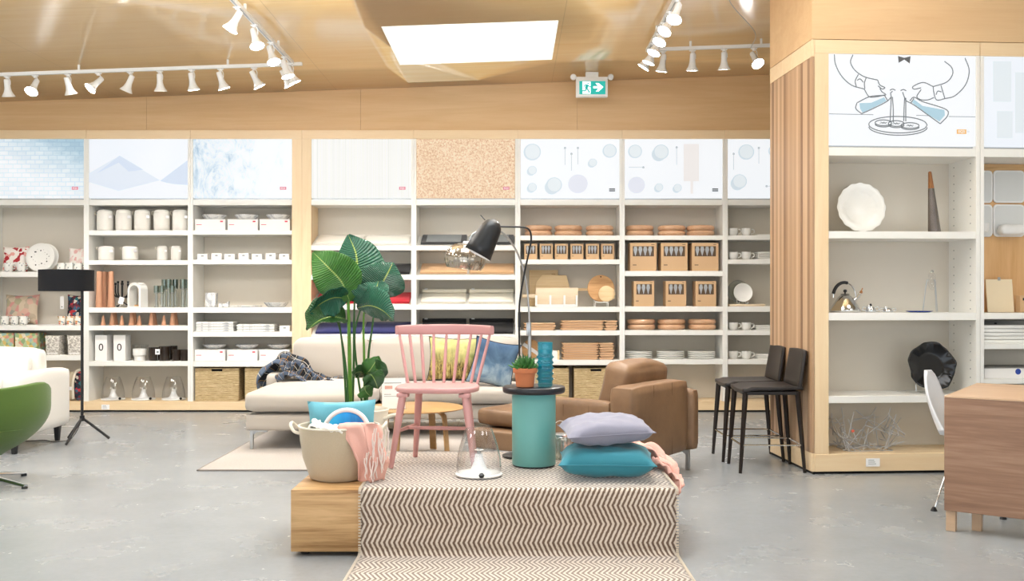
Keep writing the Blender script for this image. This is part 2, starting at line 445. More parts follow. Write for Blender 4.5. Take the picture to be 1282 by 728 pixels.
def textmesh(body, size, name, mat, parent, loc, rot=(PI/2, 0, 0), ext=.0006):
    cu = bpy.data.curves.new(name, 'FONT'); cu.body = body; cu.size = size; cu.extrude = ext; cu.align_x = 'CENTER'; cu.align_y = 'CENTER'
    o = bpy.data.objects.new(name, cu); COL.objects.link(o)
    me = bpy.data.meshes.new_from_object(o); bpy.data.objects.remove(o); bpy.data.curves.remove(cu)
    me.materials.clear(); me.materials.append(mat)
    q = bpy.data.objects.new(name, me); COL.objects.link(q); q.parent = parent; q.location = loc; q.rotation_euler = rot
    return q
def disc(b, x, z, r, y, th=.0008, n=28, sx=1, ang=0):
    poly = [(x+r*sx*math.cos(2*PI*i/n)*math.cos(ang)-r*math.sin(2*PI*i/n)*math.sin(ang), z+r*sx*math.cos(2*PI*i/n)*math.sin(ang)+r*math.sin(2*PI*i/n)*math.cos(ang)) for i in range(n)]
    b.prism(poly, y-th, y)
def stroke(b, pts, w, y, th=.001):
    """flat printed line through points in XZ"""
    P = bez([(p[0], 0, p[1]) for p in pts], 5) if len(pts) > 2 else [Vector((p[0], 0, p[1])) for p in pts]
    L, Rr = [], []
    for i, p in enumerate(P):
        d = (P[min(i+1, len(P)-1)]-P[max(i-1, 0)]).normalized(); nn = Vector((-d.z, 0, d.x))*w/2
        L.append(p+nn); Rr.append(p-nn)
    for i in range(len(P)-1):
        vs = [b.bm.verts.new((q.x, y-th, q.z)) for q in (L[i], L[i+1], Rr[i+1], Rr[i])]
        b.bm.faces.new(vs)

# ------------------------------------------------------------------ shelving units
UH = 3.185; UD = .42
def shelving_unit(label, x0, x1, shelves, prnt, wl=0, wr=0, base_front=.119, loc=(0, ZB, 0), rz=0, group='shelving units along the back wall', sloped=(), graphics=None, pins=False, side_clad=False, mirror=False):
    """x0..x1 in metres across the unit; shelves: list of (top z, bottom z)"""
    w = x1-x0
    u = thing('shelving_unit', label, 'shelving unit', loc, rz, group)
    u.location = Vector(loc) if rz else Vector((x0, loc[1], 0))
    g = .0006; tl = wl or .029; tr = wr or .029
    top = 3.085
    MB().box(g, .03, .0, w-g, UD, .02).build('toe_kick', M['dark'], u)
    MB().box(g, -.004, .02, w-g, UD-.02, base_front, .002, 1).build('plinth', M['maple'], u)
    MB().box(g, .0, top+.0005, w-g, UD-.02, UH, .002, 1).build('header_panel', M['maple'], u)
    MB().box(g, 0, base_front+.0005, tl, UD-.021, top, .001, 1).build('side_panel', M['maple_v'] if wl else M['white'], u)
    MB().box(w-tr, 0, base_front+.0005, w-g, UD-.021, top, .001, 1).build('side_panel', M['maple_v'] if wr else M['white'], u)
    MB().box(g, UD-.02, .021, w-g, UD, UH-.001).build('back_panel', M['cream'], u)
    il, ir = tl+.0005, w-tr-.0005
    for (zt, zbm) in shelves:
        if (zt, zbm) in sloped:
            lip = .05
            b = MB(); b.prism([(0, zbm), (0, zt), (.34, zt+.13), (.395, zt+.13), (.395, zbm)], il, ir, M=Matrix(((0, 1, 0, 0), (1, 0, 0, 0), (0, 0, 1, 0), (0, 0, 0, 1))))
            b.build('display_shelf', M['white'], u)
        else:
            MB().box(il, .002, zbm, ir, UD-.0205, zt, .002, 1).build('shelf', M['white'], u)
    # lightbox on its top rail
    MB().box(il, .004, 2.337, ir, UD-.0205, 2.398, .002, 1).build('shelf', M['white'], u)
    lb = MB().box(il+.003, .006, 2.418, ir-.003, .10, top-.002).build('lightbox', prnt, u)
    MB().box(il, .05, 2.399, ir, .10, 2.4175).build('lightbox_rail', M['steel'], u)
    if graphics: graphics(u, lb, il, ir, 2.418, top-.002, .0045)
    if pins:
        b = MB()
        for yy in (.08, .32):
            z = .25
            while z < 2.3:
                if not any(zbm-.01 < z < zt+.01 for (zt, zbm) in shelves): b.cyl(0, 0, 0, .003, .005, n=8, M=TM(w-tr+.0015, yy, z) @ RotM('Y', -PI/2))
                z += .064
        p = b.build('peg_holes', M['grey_ink'], u); p['kind'] = 'stuff'
    return u

def logo(lb, x, z, y, col='red', w=.072, txt='EQ3', tc='w'):
    p = MB().box(x-w/2, y-.001, z-.017, x+w/2, y, z+.017, 0).build('logo_tag', INK[col], lb)
    q = textmesh(txt, .027, 'lettering', INK[tc], lb, (x, y-.0016, z))
def gx_logo(u, lb, il, ir, z0, z1, y): logo(lb, ir-.10, z0+.11, y)
def gx_mount(u, lb, il, ir, z0, z1, y):
    w = ir-il; h = z1-z0
    def q(a, b_): return (il+a*w, z0+b_*h)
    MB().prism([q(.0, .27), q(.0, .42), q(.3, .71), q(.72, .3), q(.3, .12)], y-.001, y).build('mountain_print', INK['m1'], lb)
    MB().prism([q(.08, .42), q(.31, .72), q(.55, .48), q(.4, .45), q(.3, .6)], y-.0016, y-.001).build('mountain_print', INK['m2'], lb)
    MB().prism([q(.72, .29), q(.997, .64), q(.997, .22), q(.82, .24)], y-.001, y).build('mountain_print', INK['m2'], lb)
    MB().prism([q(0, .02), q(0, .26), q(.3, .1), q(.7, .28), q(.997, .2), q(.997, .02)], y-.0016, y-.001).build('snow_print', INK['m3'], lb)
    gx_logo(u, lb, il, ir, z0, z1, y)
def gx_table(discs, lines, extra=None):
    def g(u, lb, il, ir, z0, z1, y):
        w = ir-il; h = z1-z0
        for (a, c, r, k) in discs:
            x = il+a*w; z = z0+(1-c)*h
            b = MB(); disc(b, x, z, r*w, y-.0002, ang=.3, sx=1.04); disc(b, x-.3*r*w, z-.3*r*w, r*w*.92, y-.0001) if k == 's' else None
            o = b.build('printed_plate', INK['pale2' if k != 'l' else 'lav'], lb); o['kind'] = 'stuff'
            b = MB(); disc(b, x+.03*r*w, z+.04*r*w, r*w*.86, y-.0012); b.build('plate_print', INK['pale' if k != 'l' else 'lav'], lb)
        for (a, c, d, e) in lines:
            b = MB(); stroke(b, [(il+a*w, z0+(1-c)*h), (il+d*w, z0+(1-e)*h)], .006, y)
            x, z = il+a*w, z0+(1-c)*h; disc(b, x, z, .014, y-.0002, n=12)
            b.build('printed_cutlery', INK['grey'], lb)
        if extra:
            for (a, c, d, e) in extra: MB().box(il+a*w, y-.001, z0+(1-e)*h, il+d*w, y, z0+(1-c)*h).build('printed_board', INK['beige'], lb)
        x = il+.925*w; z = z0+.135*h
        if ir-il > .9:
            MB().box(x-.034, y-.001, z+.004, x+.034, y, z+.019).build('logo_tag', INK['dark'], lb)
            MB().box(x-.034, y-.001, z-.017, x+.034, y, z-.001).build('logo_tag', INK['line'], lb)
    return g
def S(*ys): return [(zb(a), zb(b_)) for a, b_ in ys]
def ub(*a, **k): return shelving_unit(*a, **k)
x_ = [xb(p) for p in (-23, 108, 238.3, 378, 518, 648.2, 779, 908, 1036)]
SH1 = S((340.5, 347), (407.5, 414), (445, 451.6))
ub('white shelving unit with pale brick print, patterned plates and boxes', x_[0], x_[1], SH1, PR['brick'], graphics=gx_logo)
SH2 = S((288.5, 294.7), (326, 331.8), (385.3, 391.8), (408, 414), (452.7, 458.7))
ub('white shelving unit with mountain print holding canisters and copper cones', x_[1], x_[2], SH2, PR['haze'], graphics=gx_mount)
SH3 = S((288.5, 294), (325.3, 331), (385, 392), (415.6, 422), (452.7, 459.5))
ub('white shelving unit with blue marble print and wood end post', x_[2], x_[3], SH3, PR['marble'], wr=.113, graphics=gx_logo)
SH4 = S((308, 313.5), (345, 350.5), (382, 388), (420, 426), (470, 476))
ub('shelving unit with vertical stripe print and sloped linen shelves', x_[3], x_[4], SH4, PR['stripe'], wl=.104, sloped=SH4[:4], graphics=gx_logo)
ub('shelving unit with cork print and sloped placemat shelves', x_[4], x_[5], SH4, PR['cork'], sloped=SH4[:4], graphics=gx_logo)
SH6 = S((295, 301), (325, 331), (384.6, 391), (414, 420.4), (451, 457.5))
ub('white shelving unit with tableware print holding wooden boards', x_[5], x_[6], SH6, PR['plainwhite'],
   graphics=gx_table([(.12, .22, .085, 'p'), (.12, .53, .045, 's'), (.12, .82, .045, 's'), (.34, .78, .078, 's'), (.58, .76, .096, 'l'), (.73, .4, .042, 's'), (.9, .2, .07, 'p')],
                     [(.45, .15, .45, .44), (.515, .25, .515, .54), (.58, .15, .58, .43)]))
SH7 = S((295, 300.7), (339.5, 346), (384, 390.7), (413.8, 420), (450.3, 456.5))
ub('white shelving unit with tableware print holding kraft glassware boxes', x_[6], x_[7], SH7, PR['plainwhite'],
   graphics=gx_table([(.105, .21, .07, 'p'), (.37, .22, .078, 's'), (.12, .78, .085, 'l'), (.35, .82, .042, 's'), (.54, .83, .042, 's')],
                     [(.19, .48, .04, .48), (.53, .14, .53, .44)], [(.6, .08, .76, .72), (.67, .72, .70, .93)]))
SH8 = S((295, 300.5), (325, 330.7), (384, 390.7), (414, 420), (450.3, 456.5))
ub('shelving unit half hidden by the wooden pillar, holding white cups', x_[7], x_[8], SH8, PR['plainwhite'],
   graphics=gx_table([(.19, .22, .08, 'p'), (.12, .72, .075, 's'), (.48, .2, .06, 'p'), (.7, .6, .08, 'p')], [(.06, .25, .06, .52), (.32, .15, .32, .42), (.4, .8, .55, .8)]))

# price card holders on the plinths
def price_card(loc, rz, w, h, label, pc=[None]):
    if pc[0] is None:
        t = thing('price_card', label, 'price card', loc, rz, 'price cards on the plinths')
        MB().box(-.045, 0, 0, .045, .003, .06, 0).build('card', M['paper'], t)
        b = MB()
        for i in range(3): b.box(-.03, -.0006, .018+i*.013, .02-.006*i, 0, .022+i*.013)
        o = b.build('printed_lines', M['grey_ink'], t); o['kind'] = 'stuff'
        pc[0] = t
    else: t = dup(pc[0], loc, rz, label)
    t.scale = (w/.09, 1, h/.06); return t
price_card((xb(132.5), ZB-.012, .029), 0, .09, .055, 'small white price card on the plinth below the glass cloches')

# ------------------------------------------------------------------ pillar and right-hand units (turned 3.7 degrees)
PC = Vector((2.214, 7.128, 0)); PA = math.atan(80/1220)
PW = Vector((math.cos(PA), math.sin(PA), 0)); PD = Vector((-math.sin(PA), math.cos(PA), 0))
def pr(t, d, z=0): return PC+PW*t+PD*d+Vector((0, 0, z))
def tpx(px, d=0):
    k = (px-CX)/F; a = PC+PD*d
    return (k*a.y-a.x)/(PW.x-k*PW.y)
def zpx(px, py, d=0): return EH+(HY-py)*pr(tpx(px, d), d).y/F
tA = tpx(1227); WR = 1.235
SR1 = [(zpx(1130, 290), zpx(1130, 299)), (1.183, 1.127), (.572, .52)]
t1 = tpx(1227)
def gx_waiters(u, lb, il, ir, z0, z1, y):
    w = ir-il; h = z1-z0
    # coordinates measured on a 1036 x 640 sheet
    def q(x, yy): return (il+(x-42)/1036*w, z1-(yy-48)/636*h)
    b = MB()
    L = [[(82, 52), (90, 120), (130, 200), (200, 265), (290, 292)], [(212, 52), (195, 105), (225, 160), (290, 205), (385, 228)],
         [(385, 228), (400, 262), (435, 280), (415, 290), (388, 268)], [(400, 285), (415, 310), (440, 325)], [(290, 292), (325, 345), (380, 345), (420, 335), (445, 330)],
         [(250, 190), (228, 235), (235, 275)], [(305, 210), (292, 250), (295, 290)], [(240, 232), (262, 222), (285, 245)],
         [(1000, 62), (1030, 150), (1005, 250), (930, 330), (858, 352)], [(855, 88), (905, 130), (912, 180), (870, 235), (775, 268)],
         [(775, 268), (705, 240), (635, 268), (640, 288), (690, 278)], [(690, 290), (660, 340), (690, 362), (740, 362), (780, 345)],
         [(775, 268), (780, 310), (800, 362), (858, 352)], [(830, 258), (842, 300), (858, 352)], [(795, 325), (808, 300), (835, 305)],
         [(240, 390), (232, 430), (272, 466)], [(240, 390), (330, 345), (430, 335)], [(272, 466), (360, 425), (448, 378), (480, 345)], [(430, 330), (455, 372)],
         [(480, 345), (476, 318), (490, 305)], [(470, 298), (490, 290), (510, 298)], [(610, 372), (640, 345), (700, 375), (860, 425), (878, 470), (825, 530)], [(825, 530), (740, 470), (640, 400), (585, 372)],
         [(585, 372), (570, 340), (560, 310)], [(545, 300), (565, 292), (586, 300)], [(640, 352), (618, 385)],
         [(480, 345), (476, 430), (472, 525)], [(488, 345), (494, 430), (494, 525)], [(574, 350), (570, 430), (568, 515)], [(582, 350), (582, 430), (582, 515)]]
    for l in L: stroke(b, [q(*p) for p in l], .0075, y)
    def ell(cx, cy, rx, ry, a0=0, a1=2*PI):
        stroke(b, [q(cx+rx*math.cos(a0+(a1-a0)*i/14), cy-ry*math.sin(a0+(a1-a0)*i/14)) for i in range(15)], .0075, y)
    ell(528, 540, 205, 58); ell(528, 556, 205, 58, PI, 2*PI)
    for (cx, cy, rx) in ((425, 528, 58), (515, 532, 55), (612, 545, 64)):
        ell(cx, cy, rx, 20); ell(cx, cy+9, rx, 20, PI, 2*PI)
        for k in range(3):
            a = k*PI/3+.3; stroke(b, [q(cx-28*math.cos(a), cy+9*math.sin(a)), q(cx+28*math.cos(a), cy-9*math.sin(a))], .004, y)
    stroke(b, [q(46, 470), q(355, 472)], .004, y); stroke(b, [q(885, 478), q(1074, 478)], .004, y); stroke(b, [q(655, 472), q(740, 474)], .004, y)
    b.build('line_drawing', INK['line'], lb)['kind'] = 'stuff'
    b = MB()
    b.prism([q(*p) for p in ((258, 392), (340, 388), (430, 348), (446, 374), (360, 420), (280, 458), (262, 430))], y-.0006, y)
    b.prism([q(*p) for p in ((640, 360), (700, 405), (855, 432), (858, 470), (820, 514), (745, 470), (625, 382))], y-.0006, y)
    b.build('blue_wash', INK['blue'], lb)['kind'] = 'stuff'
    b = MB(); b.prism([q(*p) for p in ((528, 56), (572, 68), (616, 56), (610, 108), (572, 80), (532, 104))], y-.0008, y)
    b.build('bow_tie_print', INK['bow'], lb)
    logo(lb, q(976, 0)[0], q(0, 584)[1], y, 'orange', .074)
    b = MB()
    for i in range(2): b.box(q(1020+i*7, 0)[0], y-.001, q(0, 590)[1], q(1023+i*7, 0)[0], y, q(0, 578)[1])
    b.build('small_print', INK['grey'], lb)
def gx_phone(u, lb, il, ir, z0, z1, y):
    b = MB()
    for (x, z, w, h, c) in ((.07, .33, .14, .3, 0), (.09, .52, .09, .08, 0), (.10, .06, .12, .2, 0), (.24, .1, .2, .45, 0)):
        b.box(il+x, y-.001, z0+z, il+x+w, y, z0+z+h, 0)
    b.build('printed_shapes', INK['pale'], lb)['kind'] = 'stuff'
shelving_unit('tall display unit in the wood pillar with waiter drawing and kettle', 0, t1, SR1, PR['plainwhite'], wl=tpx(1037.5), loc=pr(0, 0), rz=PA, group='shelving units of the wooden pillar', base_front=.148, graphics=gx_waiters, pins=True)
SR2 = [(1.18, 1.135), (zpx(1255, 430.5), zpx(1255, 437.5)), (zpx(1255, 475), zpx(1255, 481)), (.572, .52)]
shelving_unit('display unit beside the pillar with wall trays and stacked white plates', 0, 1.22, SR2, PR['haze'], loc=pr(t1+.002, 0), rz=PA, group='shelving units of the wooden pillar', base_front=.148, graphics=gx_phone)
cardp = pr(tpx(1092), -.012, .055); price_card(cardp, PA, .105, .06, 'white price card on the pillar plinth below the wire basket')
# pillar carcass: side cladding of vertical planks, second unit behind, bulkhead above
def cladding():
    t = NT('plank_cladding'); v = t.coord()
    sx = t.new('ShaderNodeSeparateXYZ'); t.link(v, sx.inputs[0])
    n = t.new('ShaderNodeTexWhiteNoise', noise_dimensions='1D'); t.link(t.math('FLOOR', t.math('MULTIPLY', sx.outputs[1], 21.5)), n.inputs['W'])
    g = t.noise(t.coord('Object', (8, 14, .7)), 2, 5, .6, .6)
    f = t.math('ADD', t.math('MULTIPLY', n.outputs[0], .72), t.math('MULTIPLY', g, .28))
    t.color(t.ramp(f, [(.1, '8a664c'), (.35, 'a68464'), (.6, 'bd9a78'), (.85, 'd0b08e')])); t.set(Roughness=.42, Specular_IOR_Level=.5)
    return t.m
M['clad'] = cladding()
pil = thing('pillar_cladding', 'vertical multi-tone wood plank cladding on the side of the pillar', 'wall cladding', pr(0, 0), PA)
MB().box(-.02, .001, .155, -.001, .93, 3.06, .001, 1).build('plank_panel', M['clad'], pil)
MB().box(-.021, .0, .02, -.001, .93, .1535, .001, 1).build('plinth', M['maple'], pil)
MB().box(-.021, .0, 3.0615, -.001, .93, 3.185, .001, 1).build('header_panel', M['maple'], pil)
MB().box(-.012, .0, 0, -.001, .93, .0195).build('toe_kick', M['dark'], pil)
b = MB(); b.box(0, UD+.004, 0, 2.6, .93, 3.187); o = struct(b.build('wall_pillar', M['plaster'])); o.location = pr(0, 0); o.rotation_euler = (0, 0, PA)
M['ply2'] = wood('plywood_bulkhead', 'd8b184', 'e6c598', 'x', .5, .55, contrast=(.3, .7))
b = MB(); b.box(-.021, -.001, 3.189, 2.6, .93, 3.84, .001, 1); o = struct(b.build('trim_3', M['ply2'])); o.location = pr(0, 0); o.rotation_euler = (0, 0, PA)
RZ = .0125      # top of the flat rug
# ------------------------------------------------------------------ display platform and herringbone rug
PZ = .332; PY0 = 4.88; PY1 = 6.06; PX0 = -1.108; PX1 = .812
pl = thing('display_platform', 'low light oak display platform, its end bare beside the draped rug', 'display platform', (0, 0, 0))
MB().box(PX0, PY0, .022, PX1, PY1, PZ, .004, 2).build('platform_box', M['oak'], pl)
for (x, y) in ((PX0+.06, PY0+.06), (PX1-.06, PY0+.06), (PX0+.06, PY1-.06), (PX1-.06, PY1-.06)):
    MB().cyl(x, y, 0, .022, .024, .018, 14, .004).build('foot', M['black'], pl)

def herring():
    t = NT('herringbone_weave'); tc = t.new('ShaderNodeUVMap'); sx = t.new('ShaderNodeSeparateXYZ'); t.link(tc.outputs[0], sx.inputs[0])
    v3 = t.coord('UV'); wob = t.math('MULTIPLY', t.math('SUBTRACT', t.noise(v3, 60, 3), .5), .008)
    u, v = t.math('ADD', sx.outputs[0], wob), t.math('ADD', sx.outputs[1], .052)
    tri = t.math('MULTIPLY', t.math('ABSOLUTE', t.math('SUBTRACT', t.math('MULTIPLY', t.math('FRACT', t.math('DIVIDE', v, .186)), 2), 1)), .093)
    q = t.math('FRACT', t.math('DIVIDE', t.math('ADD', u, t.math('MULTIPLY', tri, .46)), .0248))
    st = t.math('ABSOLUTE', t.math('SUBTRACT', q, .5))
    fine = t.noise(v3, 900, 2)
    fac = t.ramp(t.math('ADD', st, t.math('MULTIPLY', t.math('SUBTRACT', fine, .5), .12)), [(.21, '000000'), (.29, 'ffffff')])
    t.color(t.mix(fac, '745f50', 'dccfc1'))
    t.set(Roughness=.95, Sheen_Weight=1.0, Sheen_Roughness=.3); t.bump(t.math('ADD', st, t.math('MULTIPLY', fine, .5)), .35, .004); return t.m
M['herring'] = herring()
def rug_path():
    pts = []                                  # (y, z) from the platform's back edge over the front and along the floor
    y = PY1-.02
    while y > PY0+.05: pts.append((y, PZ+.010)); y -= .05
    for k in range(0, 7):
        a = PI/2*k/6; pts.append((PY0+.02-.034*math.sin(a)**.6, PZ+.01-.03*(1-max(0, math.cos(a))**.6)))
    z = PZ-.04
    while z > .05: pts.append((PY0-.014-.004*math.sin(z*30), z)); z -= .03
    for k in range(0, 6):
        a = PI/2*k/5; pts.append((PY0-.014-.03*(1-math.cos(a)), .011+.03*(1-math.sin(a))))
    y = PY0-.1
    while y > 3.6: pts.append((y, .011)); y -= .08
    return pts
rp = rug_path(); cum = [0]
for a, c in zip(rp, rp[1:]): cum.append(cum[-1]+math.hypot(a[0]-c[0], a[1]-c[1]))
b = MB(); RX0, RX1 = -.757, .822; nx = 40
Pv = [[b.bm.verts.new((RX0+(RX1-RX0)*i/nx, y+0, z+.0012*noise.noise(Vector((i*.4, k*.5, 0))))) for i in range(nx+1)] for k, (y, z) in enumerate(rp)]
fs = []
for k in range(len(rp)-1):
    for i in range(nx):
        f = b.bm.faces.new((Pv[k][i], Pv[k][i+1], Pv[k+1][i+1], Pv[k+1][i]))
        for l, (kk, ii) in zip(f.loops, ((k, i), (k, i+1), (k+1, i+1), (k+1, i))): l[b.uv].uv = ((RX1-RX0)*ii/nx, cum[kk])
        fs.append(f)
rug = thing('herringbone_rug', 'brown and cream herringbone rug draped over the platform onto the floor', 'rug', (0, 0, 0))
o = b.build('rug_body', M['herring'], rug, smooth=80)
md = o.modifiers.new('thick', 'SOLIDIFY'); md.thickness = .008; md.offset = -1
b = MB()
for xx in (RX0-.003, RX1+.003):
    for k in range(0, len(rp)-1):
        n = max(1, int((cum[k+1]-cum[k])/.012))
        for j in range(n):
            tt = (j+.5)/n; y = rp[k][0]*(1-tt)+rp[k+1][0]*tt; z = rp[k][1]*(1-tt)+rp[k+1][1]*tt
            b.box(xx-.007, y-.003, z-.003, xx+.007, y+.003, z+.003)
M['cream_yarn'] = fabric('cream_yarn', 'e4d9c8', 'd2c5b2', 300)
b.build('edge_binding', M['cream_yarn'], rug)['kind'] = 'stuff'

# ------------------------------------------------------------------ pink spindle chair
M['pink'] = plain('pink_paint', 'c99592', .38, vary=.03)
Ct = thing('spindle_chair', 'pink painted spindle-back chair standing on the rug covered platform', 'chair', (-.42, 5.585, PZ+.0155), -math.radians(6))
def seat_poly():
    pts = []
    for i in range(44):
        a = 2*PI*i/44; c, s_ = math.cos(a), math.sin(a)
        e = .62
        x = .235*math.copysign(abs(c)**e, c); y = .205*math.copysign(abs(s_)**e, s_)
        if y > 0: x *= 1-.12*(y/.205)
        pts.append((x, y))
    return pts
b = MB(); sp = seat_poly()
for (k, z) in ((.93, .413), (1.0, .42), (1.0, .437), (.96, .444)): pass
rings = [[b.bm.verts.new((x*k, y*k, z+(.004 if z > .43 else 0)*(1-abs(y)))) for x, y in sp] for (k, z) in ((.9, .414), (.985, .418), (1, .427), (1, .437), (.97, .444), (.8, .443), (.5, .438))]
for r1, r2 in zip(rings, rings[1:]):
    for i in range(44): b.bm.faces.new((r1[i], r1[(i+1) % 44], r2[(i+1) % 44], r2[i]))
b.bm.faces.new(rings[0][::-1]); b.bm.faces.new(rings[-1])
b.build('seat', M['pink'], Ct, smooth=50)
legs = [((-.175, -.15), (-.235, -.195)), ((.175, -.15), (.235, -.195)), ((-.14, .13), (-.18, .21)), ((.14, .13), (.18, .21))]
for (tx, ty), (bx, by) in legs:
    MB().tube([(tx+(bx-tx)*k/6, ty+(by-ty)*k/6, .414*(1-k/6)) for k in range(7)], [.021, .0215, .021, .019, .0175, .016, .0145], 12).build('leg', M['pink'], Ct)
    MB().box(tx-.032, ty-.026, .392, tx+.032, ty+.026, .4135, .004).build('leg_block', M['pink'], Ct)
def legp(i, z):
    (tx, ty), (bx, by) = legs[i]; k = 1-z/.414; return Vector((tx+(bx-tx)*k, ty+(by-ty)*k, z))
for (a, c) in ((0, 2), (1, 3)):
    MB().tube([legp(a, .20), legp(a, .20).lerp(legp(c, .20), .5), legp(c, .20)], [.009, .0115, .009], 10).build('stretcher', M['pink'], Ct)
m1, m2 = legp(0, .2).lerp(legp(2, .2), .5), legp(1, .2).lerp(legp(3, .2), .5)
MB().tube([m1, m1.lerp(m2, .5), m2], [.009, .012, .009], 10).build('stretcher', M['pink'], Ct)
def crest(a): return Vector((.285*math.sin(a)/math.sin(1.0), .235+.30*(math.cos(a)-1)*.62+.03, 0))
n = 9
for i in range(n):
    a = -.93+1.86*i/(n-1)
    top = crest(a)+Vector((0, 0, .735)); bot = Vector((.205*math.sin(a)/math.sin(.93), .165+.20*(math.cos(a)-1)*.55, .441))
    MB().tube([bot, bot.lerp(top, .45), top], [.0085, .0100, .0078], 10).build('spindle', M['pink'], Ct)
def cr(u, v):
    a = -1.0+2.0*u; p = crest(a); d = Vector((math.sin(a), math.cos(a)*.9, 0)).normalized()
    ang = 2*PI*v; w_, h_ = .0135, .027+.004*math.cos(a*1.6)
    return p+d*w_*math.copysign(abs(math.cos(ang))**.5, math.cos(ang))+Vector((0, 0, .752+h_*math.copysign(abs(math.sin(ang))**.5, math.sin(ang))+.006*math.cos(a)))
b = MB(); b.grid(cr, 25, 17)
bmesh.ops.remove_doubles(b.bm, verts=b.bm.verts[:], dist=1e-5); bmesh.ops.holes_fill(b.bm, edges=b.bm.edges[:])
b.build('crest_rail', M['pink'], Ct, smooth=60)

# ------------------------------------------------------------------ glass cloche lamps
def make_cloche(label, group):
    t = thing('glass_cloche', label, 'glass cloche', (0, 0, 0), 0, group)
    MB().lathe([(.0, .0), (.10, 0), (.124, .004), (.127, .010), (.12, .016), (.07, .022), (.045, .034), (.026, .075), (.02, .115), (.0, .117)], 36, cap=False).build('base', M['wmetal'], t, smooth=50)
    MB().lathe([(.0, 0), (.011, .001), (.015, .010), (.011, .019), (0, .02)], 16, M=TM(.018, -.121, .012) @ RotM('X', .5), cap=False).build('knob', M['black'], t)
    prof = [(.118, .018), (.121, .05), (.116, .10), (.104, .155), (.088, .205), (.074, .245), (.070, .252)]
    MB().lathe(prof+[(r-.003, z) for r, z in prof[::-1]], 40, cap=False).build('glass_dome', M['glass'], t, smooth=60)
    MB().tube([(0, 0, .115), (0, 0, .125), (0, 0, .14)], [.008, .012, .006], 10).build('burner', M['steel'], t)
    MB().lathe([(.0, .135), (.024, .1352), (.026, .137), (0, .138)], 20, cap=False).build('wick_plate', M['ceramic'], t)
    return t
cloche = make_cloche('large open-topped glass cloche with white base and black knob beside the pink chair', None)
cloche.location = (-.177, 5.21, PZ+.0135)

# ------------------------------------------------------------------ teal drum side table, plants and vase on it
M['teal'] = plain('teal_lacquer', '70b4b0', .42, vary=.02)
M['marble_blk'] = plain('dark_stone', '1d1e24', .3, vary=.4)
TT = thing('side_table', 'teal drum side table with a round dark stone top', 'side table', (.124, 5.53, PZ+.0125))
MB().lathe([(.118, 0), (.1195, .004), (.1195, .008)], 48).build('base_ring', M['black'], TT)
MB().lathe([(.121, .008), (.1235, .011), (.1235, .405), (.118, .412)], 48).build('drum', M['teal'], TT, smooth=50)
MB().lathe([(.168, .4125), (.176, .418), (.178, .43), (.177, .444), (.171, .449)], 48).build('table_top', M['marble_blk'], TT, smooth=50)
tz = PZ+.0125+.4505
M['terra'] = plain('terracotta', 'cd7d52', .75, vary=.1)
M['soil'] = fabric('potting_soil', '3a2a1e', '221810', 60)
M['succ'] = plain('succulent_green', '3c7434', .35, vary=.25)
pot = thing('potted_succulent', 'small terracotta pot of spiky green succulents on the teal table', 'potted plant', (.073, 5.475, tz))
MB().lathe([(.046, 0), (.049, .002), (.058, .078), (.066, .079), (.068, .084), (.068, .104), (.062, .106), (.060, .092), (.0, .092)], 32, cap=False).build('pot', M['terra'], pot, smooth=40)
b = MB(); b.lathe([(.0, .0935), (.03, .095), (.0595, .0933)], 20, cap=False); b.build('soil', M['soil'], pot)
R.seed(5)
b = MB()
for c in range(7):
    cx, cy = (0, 0) if c == 0 else (.036*math.cos(c*1.05), .036*math.sin(c*1.05))
    for k in range(15):
        a = k*2.4+c; tilt = .12+.09*k; L = R.uniform(.05, .078)*(1.1 if c == 0 else .95)
        d = Vector((math.cos(a)*math.sin(tilt)+cx*6, math.sin(a)*math.sin(tilt)+cy*6, math.cos(tilt)*1.1)).normalized()
        p0 = Vector((cx*.8, cy*.8, .096)); up = Vector((0, 0, 1))
        b.tube([p0, p0+d*L*.35, p0+d*L*.7+up*.003, p0+d*L+up*.008], [.005, .0088, .0066, .0008], 6)
o = b.build('leaves', M['succ'], pot, smooth=70); o['kind'] = 'stuff'
M['blueglass'] = glassy('turquoise_glass', 'c0f0f4', .04, .02, .10)
_n = M['blueglass'].node_tree; _o = _n.nodes['Material Output']; _d = _n.nodes.new('ShaderNodeBsdfTranslucent'); _d.inputs[0].default_value = lin('12b4cc'); _x = _n.nodes.new('ShaderNodeMixShader'); _x.inputs[0].default_value = .34
_s = _o.inputs[0].links[0].from_socket; _n.links.new(_s, _x.inputs[1]); _n.links.new(_d.outputs[0], _x.inputs[2]); _n.links.new(_x.outputs[0], _o.inputs[0])
vs = thing('glass_vase', 'turquoise ribbed glass vase with knobbly bands beside the succulent', 'vase', (.187, 5.5, tz))
prof = [(.0, .0), (.036, .0), (.041, .006), (.042, .02)]
z = .028
for k in range(5):
    prof += [(.0405, z), (.0435, z+.006), (.0448, z+.014), (.0435, z+.022), (.0405, z+.028)]; z += .031
prof += [(.040, z+.004), (.042, z+.014), (.0425, .245), (.041, .249)]
inner = [(r-.0045, zz) for r, zz in prof[::-1] if zz > .012]
MB().lathe(prof+inner+[(0, .012)], 40, cap=False).build('vase_body', M['blueglass'], vs, smooth=50)
b = MB(); z = .042
for k in range(5):
    for j in range(10):
        a = 2*PI*j/10+k*.3; b.lathe([(0, -.005), (.004, -.003), (.0052, 0), (.004, .003), (0, .005)], 8, M=TM(.045*math.cos(a), .045*math.sin(a), z), cap=False)
    z += .031
b.build('glass_beads', M['blueglass'], vs)['kind'] = 'stuff'

